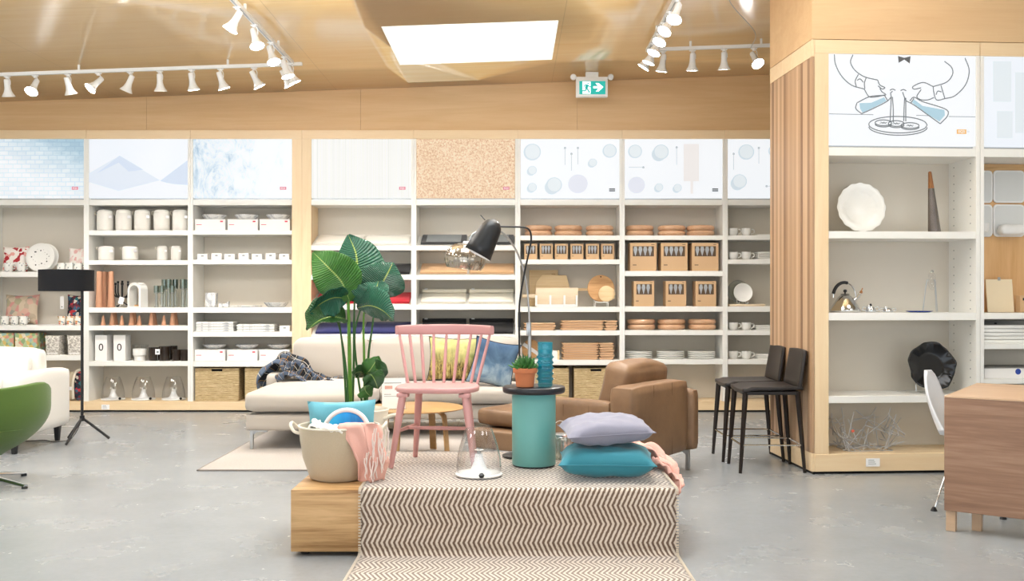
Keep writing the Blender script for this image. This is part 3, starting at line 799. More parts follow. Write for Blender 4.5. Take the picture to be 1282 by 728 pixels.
# lantern behind the drum table
ln = thing('glass_lantern', 'ribbed clear glass lantern with wire handle behind the cushions', 'lantern', (.285, 5.78, PZ+.0125))
prof = [(.062, .0), (.066, .01), (.068, .10), (.062, .125), (.050, .135)]
MB().lathe(prof+[(r-.003, zz) for r, zz in prof[::-1]], 40, cap=False, wob=lambda a, z: 1+.03*math.cos(a*20)).build('glass_jar', M['frost'], ln)
MB().lathe([(.051, .128), (.055, .13), (.055, .142), (.051, .144)], 28).build('rim', M['steel'], ln)
MB().tube([(-.055, 0, .136), (-.055, 0, .16)]+[(-.055*math.cos(PI*k/10), 0, .16+.06*math.sin(PI*k/10)) for k in range(1, 10)]+[(.055, 0, .16), (.055, 0, .136)], .0016, 6, M=RotM('Z', .5)).build('wire_handle', M['wmetal'], ln)

# ------------------------------------------------------------------ cushions on the platform
M['lilac'] = fabric('lilac_cotton', '908f9f', '838292', 300, .9, .15)
M['tealfab'] = fabric('teal_cotton', '35899a', '2c7a8b', 300, .85, .15)
pz = PZ+.013
c1 = thing('cushion', 'teal blue square cushion lying on the rug, lower of the two', 'cushion', (.505, 5.21, pz+.088), math.radians(-4))
MB().pillow(.50, .43, .165, 20, .06, M=RotM('X', -PI/2), seed=3, crumple=.014).build('cover', M['tealfab'], c1, smooth=70)
b = MB()
def seam(w, h, pinch=.06, rr=.003, mm=RotM('X', -PI/2)):
    pts = []
    for (a0, b0, a1, b1) in ((-1, -1, 1, -1), (1, -1, 1, 1), (1, 1, -1, 1), (-1, 1, -1, -1)):
        for k in range(12):
            a = a0+(a1-a0)*k/12; q = b0+(b1-b0)*k/12
            pts.append(Vector((a*w/2*(1-pinch*(1-q*q)*abs(a)**3), 0, q*h/2*(1-pinch*(1-a*a)*abs(q)**3))))
    return [mm @ p for p in pts]
MB().tube(seam(.502, .432), .0028, 6, closed=True).build('piping', M['tealfab'], c1)
c2 = thing('cushion', 'pale lilac grey cushion resting on top of the teal one', 'cushion', (.50, 5.235, pz+.088+.082+.076), math.radians(5))
MB().pillow(.46, .40, .135, 20, .06, M=RotM('Y', -.05) @ RotM('X', -PI/2+.04), seed=9, crumple=.02).build('cover', M['lilac'], c2, smooth=70)
MB().tube(seam(.462, .402, mm=RotM('Y', -.05) @ RotM('X', -PI/2+.04)), .0022, 6, closed=True).build('piping', M['lilac'], c2)

def cloth(name, label, cat, path, width, side, mat, amp=.012, freq=5, seed=0, nu=34, thick=.006, parent=None, fold=0, group=None):
    """a crumpled strip of cloth following a path; side = width direction"""
    P = bez(path, 8); nv = len(P); side = Vector(side).normalized()
    def fn(u, v):
        i = min(int(round(v*(nv-1))), nv-1); p = P[i]
        t = (P[min(i+1, nv-1)]-P[max(i-1, 0)]).normalized(); nrm = t.cross(side).normalized()
        wd = width(v) if callable(width) else width
        q = p+side*(u-.5)*wd
        h = noise.noise(Vector((u*freq+seed, v*freq*1.6, seed)))*amp*1.6+math.sin(u*fold*PI+v*2)*amp*(1 if fold else 0)
        return q+nrm*h+t*noise.noise(Vector((u*3+seed*2, v*3, 5)))*amp
    b = MB(); b.grid(fn, nu, nv)
    o = b.build(name, mat, parent, smooth=80)
    md = o.modifiers.new('thick', 'SOLIDIFY'); md.thickness = thick; md.offset = 0
    if parent is None: tag(o, label, cat, group)
    return o
M['peach'] = fabric('peach_weave', 'e9b8ab', 'dca394', 220, .95, .4)
M['fringe'] = fabric('fringe_yarn', 'f0e4dc', 'e4cfc6', 200, .95, .3)
# peach throw spilling behind the cushions at the platform corner
th = thing('throw_blanket', 'peach pink throw crumpled behind the cushions over the platform corner', 'blanket', (0, 0, 0))
cloth('blanket', '', '', [(.40, 5.72, pz+.03), (.46, 5.68, pz+.06), (.56, 5.62, pz+.075), (.70, 5.62, pz+.10), (.80, 5.54, pz+.075), (.865, 5.46, pz+.02), (.90, 5.38, pz-.06)], lambda v: .34-.10*v, (.25, 1, 0), M['peach'], .024, 6, 3, parent=th, fold=3)
cloth('folded_end', '', '', [(.79, 5.45, pz+.055), (.83, 5.38, pz+.035), (.865, 5.30, pz+.01), (.885, 5.22, pz-.02), (.89, 5.14, pz-.06)], lambda v: .13, (.3, 1, .2), M['peach'], .02, 6, 11, parent=th, fold=3)

# ------------------------------------------------------------------ canvas basket with cushion, ball cushion and peach throw
M['canvas'] = fabric('natural_canvas', 'c9baa2', 'b8a88e', 130, .95, .35)
M['rope'] = fabric('cotton_rope', 'eee6d6', 'd8cdb8', 200, .95, .5)
BX, BY = -.925, 5.2
bk = thing('canvas_basket', 'soft beige canvas basket with rope handles on the platform end', 'basket', (BX, BY, PZ+.0015))
wf = lambda a, z: 1+.035*math.cos(2*a+.6)*(z/.28)+.045*noise.noise(Vector((math.cos(a)*2.5, math.sin(a)*2.5, z*10)))
prof = [(.0, 0), (.13, .0), (.152, .008), (.168, .05), (.190, .12), (.199, .20), (.205, .27), (.203, .282)]
MB().lathe(prof+[(.196, .275), (.190, .2), (.165, .05), (0, .012)], 56, cap=False, wob=wf).build('basket_body', M['canvas'], bk, smooth=60)
b = MB(); b.tube([(.204*math.cos(a)*wf(a, .28), .204*math.sin(a)*wf(a, .28), .281) for a in [2*PI*k/48 for k in range(48)]], .0055, 8, closed=True); b.build('rim', M['rope'], bk)
for s_ in (-1, 1):
    pts = [(s_*.185, -.06*1.0, .245), (s_*.225, -.055, .255), (s_*.25, -.03, .285), (s_*.25, .02, .292), (s_*.228, .05, .265), (s_*.19, .06, .25)]
    MB().tube(bez(pts, 5), .0085, 8).build('rope_handle', M['rope'], bk)
def watercolor():
    t = NT('sky_print_cotton'); v = t.coord(); n = t.noise(v, 6, 5, .6, .5)
    sx = t.new('ShaderNodeSeparateXYZ'); t.link(v, sx.inputs[0])
    t.color(t.ramp(t.math('ADD', t.math('MULTIPLY', n, .5), t.math('ADD', t.math('MULTIPLY', sx.outputs[0], 1.6), .25)), [(.25, '35b5e2'), (.5, '1f86c8'), (.7, '23326e'), (.85, '3a2f66')])); t.set(Roughness=.9); return t.m
M['wash'] = watercolor(); M['aqua'] = fabric('aqua_cotton', '6fb6c6', '62a9ba', 300, .85, .12); M['fleece'] = fabric('cream_piping_fleece', 'f2e8e4', 'e6dad4', 150, .95, .5)
cu = thing('cushion', 'flat aqua blue cushion standing up at the back of the canvas basket', 'cushion', (-.925, 5.30, PZ+.255), 0)
MB().pillow(.375, .30, .075, 18, .08, M=RotM('Y', -.03) @ RotM('X', -.10), seed=1, crumple=.01).build('cover', M['aqua'], cu, smooth=70)
rc = thing('cushion', 'round blue watercolour cushion with thick cream edge inside the canvas basket', 'cushion', (-.885, 5.205, PZ+.245), 0)
MB().lathe([(0, -.02), (.07, -.018), (.105, -.008), (.11, 0), (.105, .008), (.07, .018), (0, .02)], 40, M=RotM('X', PI/2-.25), cap=False).build('cover', M['wash'], rc, smooth=70)
MB().tube([RotM('X', PI/2-.25) @ Vector((.118*math.cos(2*PI*k/40), .118*math.sin(2*PI*k/40), 0)) for k in range(40)], .0135, 10, closed=True).build('edge_roll', M['fleece'], rc)
ct = cloth('muslin_cloth', 'white muslin cloth bunched inside the rim of the canvas basket', 'cloth', [(-1.05, 5.10, PZ+.265), (-1.03, 5.08, PZ+.305), (-.99, 5.06, PZ+.29), (-.93, 5.045, PZ+.285), (-.87, 5.05, PZ+.275)], .09, (0, 1, .3), M['knit'], .012, 7, 4, fold=3)
tw = thing('throw_blanket', 'peach pink fringed throw hanging over the front of the canvas basket', 'blanket', (0, 0, 0))
# body of the throw: gathered at the rim, falling down the front and spreading
def hang(u, v):
    top = Vector((-.90+.19*u, 5.09-.025*math.sin(u*PI)+.04*u, PZ+.285+.022*math.sin(u*PI)))
    drop = PZ+.02+.0*u
    s_ = v
    if s_ < .18:
        k = s_/.18; p = Vector((-.89+.17*u, 5.17-(.17-.13*u*0)*k*.75, PZ+.265+.045*math.sin(k*PI*.6)))
    else:
        k = (s_-.18)/.82
        xa = -.90+.10*min(1, k*1.5)+(.21-.07*k)*u
        out = 5.035-.012*math.sin(k*PI)-.03*math.sin(u*2.4)+.075*u*u
        p = Vector((xa, out+.035*k*(k > .0)-.03*math.sin(u*9+k*3)*.5*(.3+k)-.03*k, PZ+.305-(.29)*k))
    f = noise.noise(Vector((u*5, v*3, 2)))*.014+.008*math.sin(u*15+v*2)*min(1, v*2)
    return p+Vector((f, -abs(f)*.8, f*.5))
b = MB(); b.grid(hang, 36, 40); o = b.build('blanket', M['peach'], tw, smooth=80)
md = o.modifiers.new('thick', 'SOLIDIFY'); md.thickness = .005; md.offset = 0
R.seed(11)
for grp, (xa, xb_, ztop, L) in enumerate(((-.715, -.635, PZ+.265, .15), (-.755, -.66, PZ+.16, .11))):
    b = MB()
    for k in range(10):
        x0 = xa+(xb_-xa)*k/9; y0 = 4.985+.035*((x0+.80)/.13)-.004*grp; z0 = ztop+.03*math.sin(k)-(.02*(11-k)/11 if grp else 0)
        p = [Vector((x0, y0, z0))]
        for j in range(5): p.append(p[-1]+Vector((R.uniform(-.008, .008), R.uniform(-.004, .003), -L/5)))
        b.tube(p, [.0035, .003, .004, .003, .0035, .002], 6)
    b.build('fringe', M['fringe'], tw)['kind'] = 'stuff'

# ------------------------------------------------------------------ floor lamps behind the drum table
bl = thing('floor_lamp', 'slim black floor lamp with bell shaped shade standing on the platform', 'floor lamp', (XX(650.5, 5.82), 5.82, PZ+.0125))
def Lc(px, py, Z, o): return W(px, py, Z)-o.location
MB().lathe([(0, 0), (.100, 0), (.104, .004), (.104, .012), (.098, .016), (0, .017)], 40, cap=False).build('base', M['black'], bl)
pp = [Vector((0, 0, .016)), Lc(650.5, 480, 5.82, bl), Lc(650, 400, 5.82, bl), Lc(651, 375, 5.82, bl), Lc(657, 340, 5.8, bl), Lc(663, 312, 5.78, bl), Lc(665, 300, 5.77, bl), Lc(664, 291, 5.76, bl), Lc(660, 286, 5.75, bl), Lc(652, 284.6, 5.74, bl), Lc(640, 284.2, 5.72, bl), Lc(627, 284, 5.7, bl)]
MB().tube(bez(pp, 5), .0055, 8).build('pole', M['black'], bl)
MB().cyl(0, 0, 0, .09, .0085, n=10, M=TM(*Lc(650.3, 410, 5.82, bl))).build('collar', M['black'], bl)
dome = W(619, 279, 5.66); mouth = W(597.8, 318.5, 5.652); ax = (mouth-dome); Lx = ax.length
q = Vector((0, 0, 1)).rotation_difference(ax.normalized()).to_matrix().to_4x4()
Mx = Matrix.Translation(dome-bl.location) @ q
outer = [(0, -.018), (.022, -.014), (.042, 0), (.054, .018), (.061, .04), (.068, .09), (.076, .15), (.084, Lx)]
MB().lathe(outer, 40, M=Mx, cap=False).build('shade', M['black'], bl, smooth=70).modifiers.new('t', 'SOLIDIFY').thickness = .002
MB().lathe([(.081, Lx-.02), (.0835, Lx+.001), (.082, Lx+.0015), (.070, Lx-.05), (0, Lx-.06)], 40, M=Mx, cap=False).build('shade_lining', M['wmetal'], bl, smooth=70)
MB().tube([W(607.5, 276, 5.66)-bl.location, W(601.5, 269.5, 5.66)-bl.location], .0028, 6).build('pull_rod', M['black'], bl)

sl = thing('floor_lamp', 'arched silver floor lamp with smoky ribbed glass globe behind the platform', 'floor lamp', (XX(663, 6.4), 6.4, .0))
MB().lathe([(0, 0), (.128, 0), (.13, .006), (.128, .016), (0, .02)], 40, cap=False).build('base', M['steel'], sl)
MB().tube([(0, 0, .02), Lc(663, 404, 6.4, sl)], .0125, 10).build('lower_pole', M['steel'], sl)
MB().tube(bez([Lc(663, 410, 6.4, sl), Lc(662, 385, 6.4, sl), Lc(658.5, 352, 6.38, sl), Lc(650, 322, 6.34, sl), Lc(638, 301, 6.28, sl), Lc(626, 289.5, 6.2, sl), Lc(610, 286, 6.15, sl), Lc(594, 292, 6.1, sl), Lc(588, 300, 6.1, sl)], 6), .0065, 10).build('arched_pole', M['steel'], sl)
MB().box(-.022, -.02, 0, .006, .012, .09, .003, M=TM(*Lc(663, 421, 6.4, sl))).build('switch_box', M['steel'], sl)
gl = W(582.5, 322, 6.1)-sl.location
def smokeglass():
    t = NT('smoky_mirrored_glass'); tc = t.new('ShaderNodeTexCoord'); sx = t.new('ShaderNodeSeparateXYZ'); t.link(tc.outputs['Object'], sx.inputs[0])
    n = t.noise(t.coord(), 6, 2)
    t.color(t.ramp(n, [(.3, '9a8c7c'), (.7, 'cdc5b8')])); t.set(Roughness=.08, Metallic=.85, Alpha=.72); return t.m
M['smokeglobe'] = smokeglass()
wob = lambda a, z: 1+.018*math.cos(a*18)
gp = [(.02, .085), (.05, .082), (.085, .068), (.112, .04), (.126, .005), (.127, -.025), (.118, -.055), (.105, -.075)]
MB().lathe(gp, 72, M=TM(*gl) @ RotM('Y', .12), cap=False, wob=wob).build('glass_globe', M['smokeglobe'], sl, smooth=70)
MB().lathe([(.0, .10), (.022, .098), (.026, .085), (.022, .05), (.0, .045)], 20, M=TM(*gl) @ RotM('Y', .12), cap=False).build('lamp_fitting', M['wmetal'], sl)
MB().lathe([(0, .04), (.02, .03), (.03, .0), (.02, -.03), (0, -.035)], 20, M=TM(*gl), cap=False).build('bulb', M['frost'], sl)

# ------------------------------------------------------------------ big plant in a rope-handled planter
pt = thing('potted_plant', 'tall bird-of-paradise plant with broad green leaves in a pale woven planter', 'potted plant', (-1.10, 7.15, RZ))
MB().lathe([(0, 0.0), (.15, 0), (.165, .02), (.18, .2), (.19, .44), (.197, .462), (.19, .468), (.182, .455), (.17, .2), (0, .03)], 48, cap=False).build('planter', M['rope'], pt, smooth=60)
MB().lathe([(0, .425), (.10, .43), (.178, .424)], 24, cap=False).build('soil', M['soil'], pt)
for s_ in (-1, 1):
    MB().tube(bez([(s_*.17, -.08, .40), (s_*.235, -.09, .43), (s_*.26, -.04, .425), (s_*.245, .03, .42), (s_*.185, .04, .41)], 5), .012, 8).build('rope_handle', M['rope'], pt)
def leafmat(name, c1, c2, c3, gloss=.28):
    t = NT(name); tc = t.new('ShaderNodeUVMap'); sx = t.new('ShaderNodeSeparateXYZ'); t.link(tc.outputs[0], sx.inputs[0])
    u, v = sx.outputs[0], sx.outputs[1]
    d = t.math('ABSOLUTE', t.math('SUBTRACT', u, .5))
    vein = t.math('SINE', t.math('MULTIPLY', t.math('SUBTRACT', v, t.math('MULTIPLY', d, .22)), 190))
    n = t.noise(t.coord('UV'), 3, 3); 
    st = t.noise(t.coord('UV', (1, 26, 1)), 1.5, 3)
    base = t.mix(n, c1, c2); base = t.mix(t.math('MULTIPLY', t.math('ADD', t.math('MULTIPLY', vein, .5), .5), .25), base, c3)
    mid = t.math('LESS_THAN', d, .018)
    t.color(t.mix(mid, base, 'a9c06a')); t.set(Roughness=gloss, Specular_IOR_Level=.6)
    t.bump(t.math('ADD', t.math('MULTIPLY', vein, .6), t.math('MULTIPLY', st, 1.6)), .9, .006); return t.m
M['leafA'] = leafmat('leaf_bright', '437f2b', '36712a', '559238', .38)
M['leafB'] = leafmat('leaf_deep', '1f5440', '2a6a50', '55907a', .22)  # bluish sheen of cool light is put into these greens
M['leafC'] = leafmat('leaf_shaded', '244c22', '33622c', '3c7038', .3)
M['stem'] = plain('plant_stem', '5f8f35', .4, vary=.2); M['stem2'] = plain('plant_stem_dark', '2f5a28', .4, vary=.2)
def leaf(mid, widths, sidev, mat, cup=.15, ruffle=.006, seed=0, droop=0):
    P = bez([Vector(p)-pt.location for p in mid], 8); nv = len(P); sv = Vector(sidev).normalized()
    def fn(u, v):
        i = min(int(round(v*(nv-1))), nv-1); t = (P[min(i+1, nv-1)]-P[max(i-1, 0)]).normalized()
        s_ = (sv-t*sv.dot(t)).normalized(); nr = t.cross(s_)
        k = v*(len(widths)-1); j = min(int(k), len(widths)-2); wd = widths[j]*(1-(k-j))+widths[j+1]*(k-j)
        a = (u-.5)*2
        return P[i]+s_*a*wd/2+nr*(cup*wd*(abs(a)**1.3)*.5-droop*wd*a*a+ruffle*math.sin(v*26+a*2+seed)*abs(a)**2)
    b = MB(); b.grid(fn, 15, nv); o = b.build('leaf', mat, pt, smooth=80)
    md = o.modifiers.new('thick', 'SOLIDIFY'); md.thickness = .0018; md.offset = 0
    return o
wd = [.02, .10, .155, .19, .20, .195, .17, .13, .075, .012]
def sc_(k): return [x*k for x in wd]
Zp = 7.15
leaf([W(438, 378, 7.1), W(428, 354, 7.02), W(411, 335, 6.95), W(392, 316, 6.98)], sc_(1.68), (1, .1, .95), M['leafA'], -.12, .006, 1)
leaf([W(444, 378, 7.2), W(446.5, 350, 7.2), W(446, 320, 7.22), W(436, 294, 7.25)], [x*1.75 for x in (.02, .12, .20, .235, .24, .225, .19, .14, .08, .01)], (1, .25, 0), M['leafB'], -.28, .007, 2)
leaf([W(470, 376, 7.25), W(476, 360, 7.2), W(485, 343, 7.18), W(492, 329, 7.22)], sc_(1.75), (1, .3, -.35), M['leafB'], .1, .006, 3)
leaf([W(456, 388, 7.15), W(462, 377, 7.1), W(470, 364, 7.08), W(474, 352, 7.15)], sc_(1.45), (1, -.3, -.2), M['leafB'], -.3, .008, 4)
leaf([W(447, 386, 7.12), W(463, 383, 6.98), W(479, 389, 6.9), W(493, 402, 6.86)], sc_(1.35), (.1, -.55, .85), M['leafB'], -.2, .007, 5, .1)
leaf([W(434, 374, 7.1), W(418, 373, 7.0), W(402, 380, 6.95), W(388, 392, 6.92)], sc_(1.15), (-.2, -.7, .8), M['leafB'], -.25, .009, 6, .15)
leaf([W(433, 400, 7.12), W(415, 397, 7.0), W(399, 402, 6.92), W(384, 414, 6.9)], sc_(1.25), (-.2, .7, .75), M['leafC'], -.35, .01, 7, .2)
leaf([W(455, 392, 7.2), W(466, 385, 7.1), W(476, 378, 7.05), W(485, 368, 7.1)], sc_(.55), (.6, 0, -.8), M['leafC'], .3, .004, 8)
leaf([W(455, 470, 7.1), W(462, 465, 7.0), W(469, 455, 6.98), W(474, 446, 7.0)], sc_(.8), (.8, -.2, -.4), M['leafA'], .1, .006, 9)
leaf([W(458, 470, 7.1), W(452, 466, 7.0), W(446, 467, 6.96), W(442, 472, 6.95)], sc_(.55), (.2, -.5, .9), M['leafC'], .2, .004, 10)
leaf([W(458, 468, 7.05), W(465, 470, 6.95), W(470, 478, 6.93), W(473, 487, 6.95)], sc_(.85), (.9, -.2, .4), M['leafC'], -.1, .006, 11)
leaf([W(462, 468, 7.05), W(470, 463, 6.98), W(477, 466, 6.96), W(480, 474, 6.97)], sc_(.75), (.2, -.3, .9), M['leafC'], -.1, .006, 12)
leaf([W(458, 482, 7.1), W(457, 488, 7.0), W(460, 493, 6.98), W(465, 497, 7.0)], sc_(.7), (.9, -.1, .5), M['leafA'], -.1, .006, 13)
def stem(pts, r0, r1, mat):
    P = bez([Vector(p)-pt.location for p in pts], 5); n = len(P)
    MB().tube(P, [r0+(r1-r0)*k/(n-1) for k in range(n)], 8).build('stem', mat, pt)
stem([W(438.5, 520, 7.15), W(438, 470, 7.14), W(437, 420, 7.12), W(436, 374, 7.1)], .017, .011, M['stem'])
stem([W(437, 345, 7.06), W(436, 372, 7.1)], .004, .011, M['stem'])
stem([W(441, 520, 7.2), W(443, 450, 7.2), W(443, 410, 7.2), W(444, 376, 7.2)], .010, .007, M['stem2'])
stem([W(457, 520, 7.2), W(456, 450, 7.2), W(455, 410, 7.18), W(456, 386, 7.15)], .011, .006, M['stem'])
stem([W(459, 520, 7.2), W(461, 450, 7.22), W(466, 410, 7.24), W(470, 376, 7.25)], .010, .006, M['stem2'])
stem([W(436, 520, 7.1), W(434, 470, 7.1), W(427, 420, 7.1), W(420, 396, 7.05)], .009, .005, M['stem2'])
stem([W(434, 520, 7.1), W(430, 450, 7.1), W(424, 400, 7.1), W(416, 374, 7.0)], .008, .005, M['stem2'])
stem([W(456, 520, 7.18), W(448, 470, 7.15), W(444, 420, 7.12), W(452, 384, 7.15)], .009, .006, M['stem2'])
stem([W(460, 520, 7.15), W(457, 490, 7.1), W(458, 468, 7.06)], .012, .006, M['stem2'])

# ------------------------------------------------------------------ coffee table with card stand
ctb = thing('coffee_table', 'low round bent plywood coffee table in front of the grey sofa', 'coffee table', (-.79, 7.95, RZ))
M['plybent'] = wood('bent_plywood', 'a5804f', 'b99263', 'x', .35, 1)
MB().lathe([(.0, .374), (.38, .374), (.398, .380), (.400, .386), (.388, .391), (0, .388)], 56, cap=False).build('table_top', M['plybent'], ctb, smooth=40)
for k in range(4):
    a = PI/4+k*PI/2+.35
    pts = [Vector((.12*math.cos(a), .12*math.sin(a), .364)), Vector((.20*math.cos(a), .20*math.sin(a), .362)), Vector((.255*math.cos(a), .255*math.sin(a), .34)), Vector((.275*math.cos(a), .275*math.sin(a), .28)), Vector((.30*math.cos(a), .30*math.sin(a), 0.004))]
    P = bez(pts, 6); s_ = Vector((-math.sin(a), math.cos(a), 0)); b = MB(); rings = []
    for i, p in enumerate(P):
        t = (P[min(i+1, len(P)-1)]-P[max(i-1, 0)]).normalized(); nn = t.cross(s_)
        rings.append([b.bm.verts.new(p+s_*u*.028+nn*v*.008) for (u, v) in ((-1, -1), (1, -1), (1, 1), (-1, 1))])
    for r1, r2 in zip(rings, rings[1:]):
        for i in range(4): b.bm.faces.new((r1[i], r1[(i+1) % 4], r2[(i+1) % 4], r2[i]))
    b.bm.faces.new(rings[0]); b.bm.faces.new(rings[-1]); b.build('leg', M['plybent'], ctb)
cs = thing('card_stand', 'clear upright card stand with a printed page on the coffee table', 'sign', (-.94, 7.74, .4035), .12)
MB().box(-.10, 0, 0, .10, .004, .26, .001, 1).build('acrylic_stand', M['glass'], cs)
MB().box(-.10, 0, 0, .10, .07, .004, .001, 1).build('stand_foot', M['glass'], cs)
pg = MB().box(-.092, -.0015, .008, .092, -.0002, .252).build('page', M['paper'], cs)
for (x0, z0, x1, z1, mm) in ((-.07, .165, -.01, .19, 'peach'), (.01, .155, .06, .175, 'peach'), (-.075, .21, .06, .215, 'grey_ink'), (-.075, .12, -.02, .124, 'grey_ink'), (-.075, .105, .03, .108, 'grey_ink')):
    MB().box(x0, -.0022, z0, x1, -.0015, z1).build('printed_block', M[mm], pg)

# ------------------------------------------------------------------ flat woven rug under the seating
def flatrug():
    t = NT('flat_woven_rug'); n = t.noise(t.coord('Object', (90, 90, 90)), 1, 3, .8); m = t.noise(t.coord(), 2, 3)
    t.color(t.ramp(t.math('ADD', t.math('MULTIPLY', n, .8), t.math('MULTIPLY', m, .2)), [(.35, '9a928b'), (.65, 'bdb5ad')])); t.set(Roughness=.95, Sheen_Weight=.3); t.bump(n, .5, .004); return t.m
M['flatrug'] = flatrug()
ar = thing('area_rug', 'pale grey woven rug lying under the light sofa and coffee table', 'rug', (0, 0, 0))
MB().box(-2.34, 7.27, .001, -.42, 9.55, .011, .002, 1).build('rug_body', M['flatrug'], ar)
M['rugedge'] = fabric('rug_binding', '8f8780', '7c746e', 200)
b = MB(); b.box(-2.35, 7.262, .001, -.42, 7.269, .012, .001, 1); b.box(-2.349, 7.262, .001, -2.341, 9.55, .012, .001, 1); b.build('rug_binding', M['rugedge'], ar)


# ------------------------------------------------------------------ light grey sectional sofa with chaise
M['sofa'] = fabric('light_grey_upholstery', 'bab2a9', 'aea69c', 260, .92, .25)
so = thing('sectional_sofa', 'light grey fabric sofa with a chaise and loose back cushions', 'sofa', (0, 0, 0))
SX0, SX1 = -2.30, .21
MB().softbox(SX1-SX0-.06, .98, .15, .03, .0, 5, M=TM((SX0+SX1)/2, 9.44, .165)).build('base_frame', M['sofa'], so, smooth=60)
MB().softbox(1.02, .98, .15, .03, .0, 5, M=TM(-1.74, 8.69, .165)).build('chaise_base', M['sofa'], so, smooth=60)
MB().softbox(1.04, 1.45, .185, .07, .022, 12, M=TM(-1.745, 8.90, .318)).build('chaise_cushion', M['sofa'], so, smooth=60)
MB().softbox(1.33, .78, .15, .06, .015, 12, M=TM(-.555, 9.28, .318)).build('seat_cushion', M['sofa'], so, smooth=60)
MB().softbox(SX1-SX0-.04, .16, .50, .05, .0, 6, M=TM((SX0+SX1)/2, 9.90, .20)).build('back_frame', M['sofa'], so, smooth=60)
for (x0, x1) in ((XX(367, 9.65), XX(461, 9.65)), (XX(463, 9.65), XX(559, 9.65)), (XX(561.5, 9.65), XX(652, 9.65))):
    MB().softbox(x1-x0, .20, .42, .07, .03, 12, M=TM((x0+x1)/2, 9.68, .465) @ RotM('X', -.16), seed=x0, wr=.006).build('back_cushion', M['sofa'], so, smooth=60)
for xx in (SX0+.075, SX1-.06):
    MB().softbox(.145, .80, .42, .045, .01, 8, M=TM(xx-.005, 9.47, .165)).build('arm', M['sofa'], so, smooth=60)
def vleg(x, y, parent, rz=0, mat='steel', zb=RZ, h=.16, name='leg'):
    b = MB(); b.box(-.014, -.014, 0, .014, .014, h-.008, .002, 1); b.box(-.014, -.014, h-.014, .13, .014, h, .002, 1)
    b.prism([(.012, h-.04), (.05, h-.012), (.012, h-.012)], -.005, .005)
    b.build(name, M[mat], parent, loc=(x, y, zb), rot=(0, 0, rz))
vleg(-2.20, 8.24, so); vleg(-1.30, 8.24, so, PI); vleg(-2.2, 9.85, so); vleg(.05, 9.0, so, PI, zb=.001, h=.17); vleg(.05, 9.85, so, PI, zb=.001, h=.17)

def pillowthing(label, px, py, Z, w, h, t, mat, rx=-.2, rz=0, ry=0, seed=0, edge=None, pinch=.1):
    o = thing('cushion', label, 'cushion', W(px, py, Z), rz)
    MM = RotM('Y', ry) @ RotM('X', rx)
    MB().pillow(w, h, t, 18, pinch, M=MM, seed=seed, crumple=.012).build('cover', mat, o, smooth=70)
    if edge: MB().tube(seam(w+.003, h+.003, pinch, mm=MM), .004, 6, closed=True).build('piping', edge, o)
    return o
def wheat():
    t = NT('wheat_field_print'); v = t.coord('Object'); sx = t.new('ShaderNodeSeparateXYZ'); t.link(v, sx.inputs[0])
    n = t.noise(t.coord('Object', (26, 1, 5), (0, .55, 0)), 1.6, 5, .75, .6); m = t.noise(v, 8, 3)
    z = t.math('ADD', t.math('MULTIPLY', sx.outputs[2], 2.6), t.math('ADD', .5, t.math('MULTIPLY', t.math('SUBTRACT', m, .5), .5)))
    gold = t.ramp(n, [(.38, '3a3018'), (.47, '7d6a38'), (.56, 'b8a562'), (.7, 'ddd3a0')]); sky = t.ramp(m, [(.3, 'a9a96c'), (.55, 'cfc888'), (.75, '919858')])
    t.color(t.mix(t.ramp(z, [(.35, '000000'), (.75, 'ffffff')]), gold, sky)); t.set(Roughness=.9); return t.m
def sky():
    t = NT('blue_cloud_print'); v = t.coord('Object'); sx = t.new('ShaderNodeSeparateXYZ'); t.link(v, sx.inputs[0])
    n = t.noise(v, 5, 6, .65, .8)
    f = t.math('ADD', t.math('MULTIPLY', n, .8), t.math('MULTIPLY', sx.outputs[2], -1.1))
    t.color(t.ramp(f, [(.2, '38526f'), (.42, '56728c'), (.62, '97a9b5'), (.8, '788d9d')])); t.set(Roughness=.9); return t.m
M['wheat'] = wheat(); M['skyp'] = sky(); M['navy'] = fabric('navy_edge', '16202f')
pillowthing('yellow wheat field print cushion on the sofa, seen through the pink chair', 569, 450, 9.20, .50, .42, .13, M['wheat'], -.22, 0, .03, 3, M['navy'])
pillowthing('blue sky print cushion with navy edge leaning on the light sofa', 618, 455, 9.05, .43, .44, .13, M['skyp'], -.24, -.15, .2, 5, M['navy'], .12)

def plaid():
    t = NT('plaid_wool'); tc = t.new('ShaderNodeUVMap'); sx = t.new('ShaderNodeSeparateXYZ'); t.link(tc.outputs[0], sx.inputs[0])
    def band(s, per, w, off=0): return t.math('LESS_THAN', t.math('FRACT', t.math('ADD', t.math('MULTIPLY', s, per), off)), w)
    u, v = sx.outputs[0], sx.outputs[1]
    c = t.mix(t.math('MULTIPLY', band(u, 3, .3), .8), '10121a', '46566d'); c = t.mix(t.math('MULTIPLY', band(v, 8, .3), .5), c, '56667c')
    c = t.mix(t.math('MAXIMUM', band(u, 3, .02, .15), band(v, 8, .03, .15)), c, 'd8cfc0'); c = t.mix(t.math('MAXIMUM', band(u, 3, .025, .65), band(v, 8, .03, .65)), c, '9a7442')
    t.color(c); t.set(Roughness=.95, Sheen_Weight=.3); return t.m
M['plaid'] = plaid()
pth = thing('throw_blanket', 'navy and grey plaid throw slumped over the sofa arm and chaise', 'blanket', (0, 0, 0))
cloth('blanket', '', '', [W(333, 482, 9.3), W(338, 462, 9.3), W(352, 450, 9.32), W(366, 455, 9.32), W(380, 468, 9.3), W(396, 478, 9.25), W(415, 483, 9.22), W(432, 486, 9.2), W(446, 492, 9.1)], lambda v: .40-.16*v, (.1, 1, .25), M['plaid'], .035, 5, 2, nu=44, parent=pth, fold=4, thick=.01)
